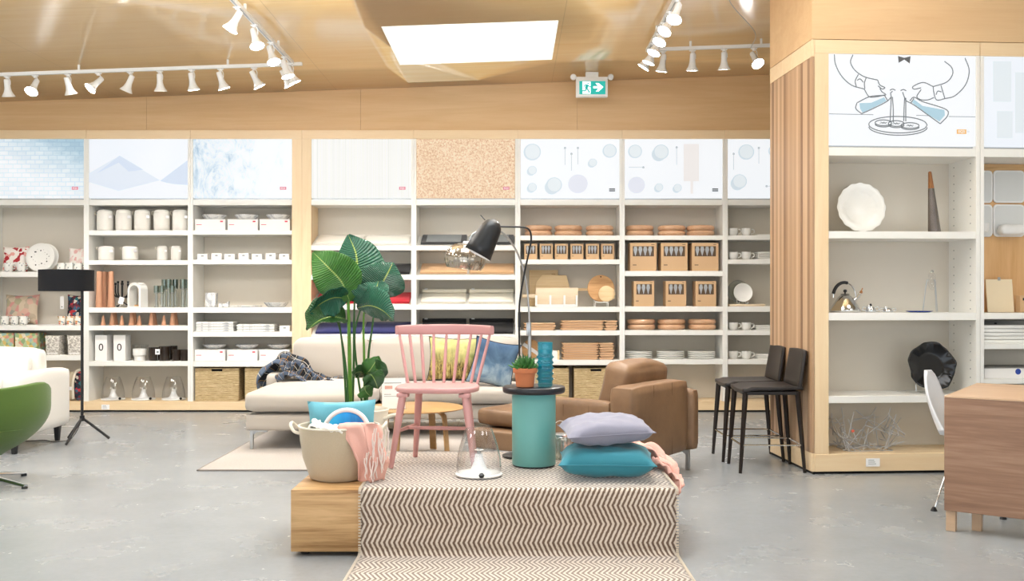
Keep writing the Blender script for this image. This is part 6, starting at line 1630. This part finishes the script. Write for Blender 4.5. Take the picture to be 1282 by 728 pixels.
# white dinner plates
p = thing('dinner_plate', None, 'plate', (0, 0, 0), 0, 'stacked white dinner plates')
r = mpx(17.3); MB().lathe([(0, 0), (r*.6, 0), (r*.9, .002), (r, .008), (r*1.0, .018), (r*.96, .0205), (r*.62, .012), (0, .008)], 40, cap=False).build('dish', M['ceramic'], p, smooth=60)
MB().lathe([(r*.5, .0), (r*.56, .0), (r*.56, .003), (r*.5, .003)], 30).build('foot_ring', M['ceramic'], p)
for i, px in enumerate((800.5, 840.5, 879.5)):
    for k in range(4): put(p, px, 1000+zb(450.3)+.0005+k*.0215, 'white dinner plate, %s in the %s stack of the lowest shelf' % (['bottom', 'second up', 'third up', 'topmost'][k], ['left', 'middle', 'right'][i]), Z=11.2)
# bay 8 cups and plates
p = mug(mpx(6), mpx(9.5), M['ceramic'], None, 'white coffee cups', name='coffee_cup', cat='cup', flare=1.15)
for j, (ys, nm_) in enumerate(((295, 'top'), (325, 'second'), (414, 'fourth'), (450.3, 'lowest'))):
    for i, px in enumerate((920, 936.5)):
        put(p, px, ys, 'white coffee cup on the %s shelf beside the pillar, %s' % (nm_, ['outer', 'inner'][i]), Z=11.1)
p = thing('side_plate', None, 'plate', (0, 0, 0), 0, 'white side plates')
MB().box(-mpx(16), -.14, 0, mpx(16), .14, .014, .006, 2).build('dish', M['ceramic'], p); MB().box(-mpx(13), -.115, .0142, mpx(13), .115, .017, .002, 1).build('well', M['ceramic'], p)
for ys, n, nm_, px in ((295, 1, 'top', 962), (325, 5, 'second', 963.5), (414, 3, 'fourth', 961), (450.3, 3, 'lowest', 962)):
    for k in range(n): put(p, px, 1000+zb(ys)+.0008+k*.0185, 'white square plate on the %s shelf by the pillar, %s' % (nm_, 'the only one' if n == 1 else ('bottom of the stack' if k == 0 else ('topmost' if k == n-1 else ['', 'second up', 'third up', 'fourth up'][k]))), Z=11.2)
t = faceplate(mpx(14.3), 'pale frosted glass plate behind the white one on the stand', M['frost'], tilt=.12); put(t, 926, 1000+zb(384)+.035, Z=11.25)
t = faceplate(mpx(12), 'white round plate standing on a small easel by the pillar', M['ceramic'], tilt=.12); put(t, 932, 1000+zb(384)+.043, Z=11.12)
t = thing('serving_board', 'pale wooden board lying under the standing plates', 'cutting board', (0, 0, 0)); put(t, 934, 384, Z=11.17)
MB().box(-mpx(22), -.11, 0, mpx(22), .13, .026, .004, 2).build('slab', M['birch'], t); MB().box(mpx(22), -.02, .004, mpx(26), .02, .022, .004, 1).build('handle', M['birch'], t)
t = thing('plate_easel', 'small white easel feet holding the round plate', 'stand', (0, 0, 0)); put(t, 932, 1000+zb(384)+.027, Z=11.1)
for x in (-.05, .05): MB().tube([(x, -.04, .02), (x, -.035, .004), (x, .06, .004), (x, .09, .09)], .005, 6).build('wire_leg', M['wmetal'], t)
# ------------------------------------------------------------------ right-hand unit contents (local frame of the pillar)
def putr(t, px, z, d=.18):
    tt = tpx(px, d); t.location = pr(tt, d, z); t.rotation_euler = (0, 0, PA); return t
sr = SR1; Zr = 7.33; ms = Zr/F
t = faceplate(31*ms, 'large white scalloped plate leaning on the top pillar shelf', M['ceramic'], tilt=.12, scallop=.018, nsc=16, depth=.02); putr(t, 1077, sr[0][0]+.001, .20)
t = thing('pepper_mill', 'tall faceted brown and steel obelisk shaped mill on the top pillar shelf', 'ornament', (0, 0, 0)); putr(t, 1170, sr[0][0]+.006, .18)
t.scale = (1, 1, 1); hh_ = 77*ms
M['rust'] = wood('copper_brown_tip', '8c5a30', 'b87a44', 'z', .35, 2); M['ribsteel'] = plain('ribbed_dark_steel', '7b7470', .25, .8, vary=.3)
MB().lathe([(0, 0), (.050, 0), (.049, .01), (.023, hh_*.72), (0, hh_*.72)], 8, M=RotM('Y', -.08), cap=False, wob=lambda a, z: 1+.05*math.cos(a*4)).build('body', M['ribsteel'], t)
MB().lathe([(0, hh_*.722), (.0225, hh_*.722), (.013, hh_*.98), (.008, hh_), (0, hh_)], 8, M=RotM('Y', -.08), cap=False).build('tip', M['rust'], t)
# kettle
kt = thing('kettle', 'polished steel conical kettle with black arched handle and bird whistle', 'kettle', (0, 0, 0)); putr(kt, 1058, sr[1][0]+.001, .20)
MB().lathe([(0, 0), (.105, 0), (.112, .006), (.111, .02), (.088, .06), (.062, .10), (.045, .122), (.034, .128), (0, .13)], 40, cap=False).build('body', M['chrome'], kt, smooth=60)
MB().lathe([(0, .131), (.033, .131), (.030, .137), (.006, .139), (.005, .148), (.013, .155), (.014, .164), (.008, .172), (0, .173)], 20, cap=False).build('lid_knob', M['black'], kt, smooth=60)
MB().tube(bez([(.055, 0, .085), (.085, 0, .105), (.112, 0, .135), (.118, 0, .142)], 5), [.018, .017, .016, .015, .014, .013, .012, .012, .011, .011, .010, .010, .0095, .009, .009, .009], 10).build('spout', M['chrome'], kt)
MB().lathe([(0, 0), (.012, .004), (.010, .018), (.004, .024), (0, .025)], 12, M=TM(.121, 0, .142) @ RotM('Y', .3), cap=False).build('bird_whistle', M['rust'], kt)
MB().tube([(.122, 0, .155), (.136, 0, .182)], .004, 6).build('bird_tail', M['rust'], kt)
HA = [(-.088*math.cos(PI*k/12)*1.0-.004, 0, .11+.115*math.sin(PI*k/12)) for k in range(13)]
MB().tube(HA, .004, 8).build('handle_wire', M['chrome'], kt)
MB().tube([(x-.002 if i < 6 else x, y, z) for i, (x, y, z) in enumerate(HA[1:8])], .0125, 10).build('handle_grip', M['black'], kt)
def creamer(px, label, tall):
    t = thing('sugar_bowl' if tall else 'creamer', label, 'tableware', (0, 0, 0)); putr(t, px, sr[1][0]+.001, .17)
    h = .045 if tall else .034
    MB().lathe([(0, 0), (.034, 0), (.038, .008), (.032, h*.6), (.022, h), (0, h)], 24, cap=False).build('body', M['chrome'], t, smooth=60)
    for s_ in (-1, 1): MB().tube(bez([(s_*.03, 0, h*.75), (s_*.056, 0, h*.95), (s_*.062, 0, h*.4), (s_*.035, 0, .012)], 4), .0035, 6).build('handle', M['chrome'], t)
    if tall: MB().lathe([(0, h), (.006, h), (.009, h+.012), (.005, h+.02), (0, h+.021)], 12, cap=False).build('lid_knob', M['black'], t)
    MB().lathe([(0, h*.5), (.012, h*.6), (.014, h), (.011, h+.008), (0, h+.01)], 12, M=TM(-.02, -.012, 0), cap=False).build('spout', M['chrome'], t)
creamer(1090, 'small steel sugar bowl with black knob beside the kettle', True); creamer(1111.5, 'small low steel creamer beside the sugar bowl', False)
t = thing('serving_dish', 'shallow cobalt blue dish under the glass tripod juicer', 'dish', (0, 0, 0)); putr(t, 1151, sr[1][0]+.001, .14)
M['cobalt'] = plain('cobalt_enamel', '2d4aa6', .25)
MB().lathe([(0, 0), (.07, 0), (.094, .008), (.098, .011), (.092, .011), (.066, .004), (0, .004)], 36, cap=False).build('dish', M['cobalt'], t); MB().lathe([(.05, 0), (.054, 0), (.054, .001), (.05, .001)], 24).build('foot_ring', M['cobalt'], t)
t = thing('tripod_bottle', 'clear glass bottle held on three tall wire legs', 'bottle', (0, 0, 0)); putr(t, 1167, sr[1][0]+.001, .27)
MB().lathe([(0, .165), (.010, .17), (.028, .20), (.030, .225), (.024, .245), (.026, .285), (.022, .30), (.0, .302)], 24, cap=False).build('glass_bottle', M['glass'], t, smooth=60)
MB().lathe([(0, .302), (.010, .303), (.012, .312), (.006, .322), (0, .323)], 14, cap=False).build('stopper', M['frost'], t)
for k in range(3):
    a = k*2.094+.5; MB().tube(bez([(.024*math.cos(a), .024*math.sin(a), .245), (.04*math.cos(a), .04*math.sin(a), .225), (.066*math.cos(a), .066*math.sin(a), .003)], 5), .0032, 6).build('leg', M['steel'], t)
# black ruffled plate on stand
bp = thing('ruffled_plate', 'large black plate with ruffled rim leaning on a wire stand', 'plate', (0, 0, 0)); putr(bp, 1164, sr[2][0]+.022, .17)
r = 30.5*ms; tilt = .20
def ruf(u, v):
    a = 2*PI*u; rr = r*v*(1+.022*math.sin(a*5+.6)*v**3+.012*math.sin(a*11)*v**4); z = .004+.032*max(0, v-.55)/.45+.010*math.sin(a*6+1)*v**5+.003*math.sin(a*17)*v**6
    return Vector((rr*math.cos(a), rr*math.sin(a), z))
b = MB(); b.grid(ruf, 96, 16, closeu=True, M=TM(0, 0, r*math.cos(tilt)) @ RotM('X', PI/2-tilt)); bmesh.ops.remove_doubles(b.bm, verts=b.bm.verts[:], dist=1e-5)
o = b.build('dish', M['blackgloss'], bp, smooth=80); o.modifiers.new('t', 'SOLIDIFY').thickness = .005
MB().lathe([(r*.3, -.006), (r*.34, -.006), (r*.34, .003), (r*.3, .003)], 30, M=TM(0, 0, r*math.cos(tilt)) @ RotM('X', PI/2-tilt)).build('foot_ring', M['blackgloss'], bp)
t = thing('plate_stand', 'silver wire stand under the black ruffled plate', 'stand', (0, 0, 0)); putr(t, 1164, sr[2][0]+.001, .17)
b = MB()
for x in (-.055, .055): b.tube([(x, -.075, .03), (x, -.07, .004), (x, .10, .004), (x, .12, .14)], .0025, 6)
b.tube([(-.055, -.072, .03), (.055, -.072, .03)], .0025, 6); b.tube([(-.055, .10, .004), (.055, .10, .004)], .0025, 6); b.build('wire_frame', M['chrome'], t)
MB().tube([(-.055, .112, .08), (.055, .112, .08)], .0025, 6).build('cross_wire', M['chrome'], t)
# wire basket of random rods
wb = thing('wire_basket', 'openwork basket of random steel rods on the pillar plinth', 'basket', (0, 0, 0)); putr(wb, 1082, .1495, .21)
M['rod'] = plain('steel_rod', 'c9cacc', .3, .5, vary=.3)
R.seed(21)
w2, d2, h2 = .215, .14, .30
for side in range(4):
    b = MB()
    nr = 19
    for k in range(nr):
        if side < 2:
            s_ = -1 if side == 0 else 1
            x0 = R.uniform(-w2, w2); z0 = R.uniform(.01, h2*.75); a = R.uniform(0, PI); L = R.uniform(.10, .28)
            p0 = [x0-math.cos(a)*L/2, 0, z0-math.sin(a)*L/2]; p1 = [x0+math.cos(a)*L/2, 0, z0+math.sin(a)*L/2]
            for p_ in (p0, p1): p_[0] = max(-w2-.04, min(w2+.04, p_[0])); p_[2] = max(.006, min(h2, p_[2])); p_[1] = s_*(d2*(.75+.35*p_[2]/h2))+R.uniform(-.008, .008)
        else:
            s_ = -1 if side == 2 else 1
            y0 = R.uniform(-d2, d2); z0 = R.uniform(.01, h2*.75); a = R.uniform(0, PI); L = R.uniform(.1, .22)
            p0 = [0, y0-math.cos(a)*L/2, z0-math.sin(a)*L/2]; p1 = [0, y0+math.cos(a)*L/2, z0+math.sin(a)*L/2]
            for p_ in (p0, p1): p_[1] = max(-d2, min(d2, p_[1])); p_[2] = max(.006, min(h2, p_[2])); p_[0] = s_*(w2*(.78+.32*p_[2]/h2))+R.uniform(-.008, .008)
        b.tube([p0, p1], .0032, 6)
    b.build('rod_side', M['rod'], wb)['kind'] = 'stuff'
b = MB()
for k in range(26):
    a = R.uniform(0, PI); x0 = R.uniform(-w2*.7, w2*.7); y0 = R.uniform(-d2*.6, d2*.6); b.tube([(x0-.07*math.cos(a), y0-.05*math.sin(a), .012+R.uniform(0, .012)), (x0+.07*math.cos(a), y0+.05*math.sin(a), .012+R.uniform(0, .012))], .0023, 6)
b.build('rod_floor', M['rod'], wb)['kind'] = 'stuff'
b = MB(); b.tube([(w2*s[0]*.8, d2*s[1]*.75, .002) for s in ((-1, -1), (1, -1), (1, 1), (-1, 1))], .003, 6, closed=True); b.build('base_ring', M['rod'], wb)
M['coral'] = plain('coral_bead', 'ee6a50', .4)
MB().lathe([(0, -.012), (.011, -.005), (.012, 0), (.011, .005), (0, .012)], 14, M=TM(-.145, -d2*.95, .155), cap=False).build('coral_bead', M['coral'], wb)
# unit 2: wood back, wall trays, paper, boxes
t2 = t1+.002
def putq(t, px, z, d): tt = tpx(px, d); t.location = pr(tt, d, z); t.rotation_euler = (0, 0, PA); return t
M['slat'] = wood('slat_panel', 'd6a46a', 'e6ba84', 'z', .5, 1)
t = thing('wood_panel', 'upright wood grain display panel behind the white wall trays', 'panel', pr(t2, 0), PA); MB().box(.031, .372, 1.1815, 1.189, .388, 2.336).build('panel_body', M['slat'], t)
b = MB(); b.box(.031, .366, 2.24, 1.189, .3715, 2.335); b.build('top_rail', M['oak'], t)
p = thing('wall_tray', None, 'wall tray', (0, 0, 0), 0, 'white wall trays')
def rrect(w, h, r, n=6):
    return [(cx+r*math.cos(a), cz+r*math.sin(a)) for (cx, cz, a0) in ((w/2-r, h/2-r, 0), (-w/2+r, h/2-r, PI/2), (-w/2+r, -h/2+r, PI), (w/2-r, -h/2+r, 1.5*PI)) for a in [a0+PI/2*k/n for k in range(n+1)]]
ww = 41*7.5/F
MB().prism(rrect(ww, ww, .03), -.009, 0, bev=.003).build('tray_body', M['wmetal'], p); MB().prism(rrect(ww*.9, ww*.9, .024), -.0105, -.0092).build('inner_face', M['greytray'] if 'greytray' in M else M.setdefault('greytray', plain('grey_tray_face', 'dcdedc', .35, vary=.01)), p)
dd = .364
first = True
for j, py in enumerate((234, 276.5)):
    for i, px in enumerate((1220.5, 1262.5)):
        z = EH+(HY-py)*pr(tpx(px, dd), dd).y/F
        lb = ['upper white wall tray partly hidden by the upright', 'upper white square wall tray', 'lower white wall tray partly hidden by the upright', 'lower white wall tray holding the long white dish'][j*2+i]
        if first: o = p; p['label'] = lb; first = False
        else: o = dup(p, (0, 0, 0), PA, lb)
        putq(o, px, z, dd)
        if i == 0: o.location = pr(tpx(1262.5, dd)-ww-.006, dd, z)
t = thing('oblong_dish', 'long white rounded dish mounted on the lower wall tray', 'dish', (0, 0, 0)); putq(t, 1266, EH+(HY-294)*7.45/F, .30)
MB().softbox(.20, .09, .085, .035, 0, 8).build('dish_body', M['wmetal'], t, smooth=60); MB().box(-.09, .04, .02, .09, .052, .05).build('bracket', M['wmetal'], t)
t = thing('round_cup', 'small white cup mounted on the wall tray beside the upright', 'cup', (0, 0, 0)); o = t; o.location = pr(tpx(1262.5, dd)-ww+.02, .31, EH+(HY-290)*7.45/F); o.rotation_euler = (0, 0, PA)
MB().lathe([(0, 0), (.03, 0), (.04, .02), (.042, .07), (.038, .07), (.036, .02), (0, .01)], 24, cap=False).build('cup_body', M['wmetal'], t, smooth=50); MB().box(-.02, .038, .02, .02, .05, .05).build('bracket', M['wmetal'], t)
t = thing('notepad', 'blank cream paper pad leaning on the wooden display panel', 'notepad', (0, 0, 0)); putq(t, 1253, 1.182, .24)
MB().box(-.105, -.004, 0, .105, .004, .255, .001, 1, M=RotM('X', -.12)).build('pad', M['padpaper'] if 'padpaper' in M else M.setdefault('padpaper', plain('cream_pad', 'f6e4c2', .7, vary=.01)), t); MB().box(-.01, -.008, .245, .01, -.0045, .27, M=RotM('X', -.12)).build('clip', M['steel'], t)
t = thing('kraft_carton', 'small kraft carton at the picture edge beside the paper pad', 'box', (0, 0, 0)); putq(t, 1283, 1.182, .22)
MB().box(-.055, -.03, 0, .055, .03, .13, .002, 1).build('carton', M['kraft'], t); MB().box(-.035, -.0308, .09, -.02, -.0302, .11).build('mark', M['ink'], t)
p = thing('white_platter', None, 'plate', (0, 0, 0), 0, 'stacked white platters')
MB().box(-.17, -.14, 0, .17, .14, .024, .004, 2).build('body', M['ceramic'], p); MB().box(-.15, -.12, .0243, .15, .12, .026, .001, 1).build('inner_face', M['ceramic'], p)
zz0 = SR2[1][0]
for k in range(5):
    lb = 'white platter, %s in the stack beside the pillar upright' % ['bottom', 'second up', 'third up', 'fourth up', 'topmost'][k]
    o = p if k == 0 else dup(p, (0, 0, 0), PA, lb); o['label'] = lb; o.location = pr(t2+.22, .18, zz0+.001+k*.0272); o.rotation_euler = (0, 0, PA)
M['greyc'] = plain('grey_carton', '8b8984', .7)
t = thing('grey_carton', 'dark grey carton standing behind the white platters', 'box', (0, 0, 0)); t.location = pr(t2+.42, .355, zz0+.001); t.rotation_euler = (0, 0, PA)
MB().box(-.21, -.02, 0, .22, .02, .16, .002, 1).build('carton', M['greyc'], t); MB().box(-.12, -.0208, .13, -.10, -.0202, .145).build('mark', M['ink'], t)
t = thing('appliance_carton', 'white carton with a blue round mark above the table edge', 'box', (0, 0, 0)); zz1 = SR2[2][0]; t.location = pr(t2+.30, .18, zz1+.001); t.rotation_euler = (0, 0, PA)
MB().box(-.24, -.13, 0, .26, .13, .075, .003, 1).build('carton', M['card'], t)
b = MB(); disc(b, .02, .05, .022, -.1305); b.build('blue_mark', M['cobalt'], t); MB().box(-.245, -.133, .0755, .265, .133, .082, .002, 1).build('lid', M['greyc'], t)
# ------------------------------------------------------------------ light and camera
def area(name, loc, rot, sx, sy, power, col):
    l = bpy.data.lights.new(name, 'AREA'); l.shape = 'RECTANGLE'; l.size = sx; l.size_y = sy; l.energy = power; l.color = col
    o = bpy.data.objects.new(name, l); COL.objects.link(o); o.location = loc; o.rotation_euler = rot; return o
area('storefront_daylight', (-.25, YF-.05, 1.8), (PI/2+.55, 0, 0), 14.5, 2.9, 120, (.88, .95, 1))
area('skylight_far', (-.37, 9.26, ceil_z(.4)+.83), (0, 0, 0), 1.5, 1.38, 22, (.92, .97, 1))
area('skylight_near', (-.1, 4.8, ceil_z(1)+.83), (0, 0, 0), 2.3, 1.5, 135, (.92, .97, 1))
for i, (x, y, p) in enumerate(((-5.0, 6.6, 80), (-2.9, 6.5, 66), (.4, 6.6, 56), (3.4, 5.0, 24), (-2.6, 2.2, 40), (2.4, 1.6, 30), (-5.6, 2.8, 50), (5.2, 3.2, 45))):
    area('ceiling_panel_light', (x, y, ceil_z(x)-.03), (0, 0, 0), 1.2, 1.2, p, (.95, .975, 1))  # added fill lights just under the ceiling, no fixtures there
for i, x in enumerate((-5.6, -3.6, -1.6, .6, 2.6)):      # added up-facing fill to brighten the ceiling, no fixtures there
    area('pendant_uplight', (x, 6.1, 3.28), (PI-.35, 0, 0), 1.4, .3, 38 if x < 2 else 10, (.95, .975, 1))
sc = bpy.context.scene
sl_ = bpy.data.lights.new('sun', 'SUN'); sl_.energy = 14; sl_.angle = math.radians(2); sl_.color = (.95, .97, 1)  # sun added so its floor patch bounces light up to the ceiling
so_ = bpy.data.objects.new('sun', sl_); COL.objects.link(so_); so_.rotation_euler = (math.radians(90-30), 0, math.radians(-8))
w = bpy.data.worlds.new('World'); sc.world = w; w.use_nodes = True
bg = w.node_tree.nodes['Background']; bg.inputs[0].default_value = (.86, .93, 1, 1); bg.inputs[1].default_value = 1.6
cam = bpy.data.cameras.new('Camera'); co = bpy.data.objects.new('Camera', cam); COL.objects.link(co)
co.location = (0, 0, EH); co.rotation_euler = (PI/2, 0, 0)
cam.sensor_width = 36; cam.lens = 36*F/1282; cam.shift_y = 8/1282; cam.clip_end = 60
sc.camera = co
sc.view_settings.view_transform = 'Standard'; sc.view_settings.look = 'None'; sc.view_settings.exposure = -0.13; sc.view_settings.gamma = 1; sc.view_settings.use_curve_mapping = False
sc.cycles.use_denoising = True
sc.cycles.max_bounces = 8; sc.cycles.transparent_max_bounces = 24
sc.cycles.sample_clamp_indirect = 6
SPOTK = 4.6
for i, (p, d, pw) in enumerate(LIGHTS):
    l = bpy.data.lights.new('spot_lamp', 'SPOT'); l.energy = pw*SPOTK; l.spot_size = math.radians(95); l.spot_blend = .8; l.shadow_soft_size = .05; l.color = (1, .95, .9)
    o = bpy.data.objects.new('spot_lamp', l); COL.objects.link(o); o.location = p
    o.rotation_mode = 'QUATERNION'; o.rotation_quaternion = Vector((0, 0, -1)).rotation_difference(d)
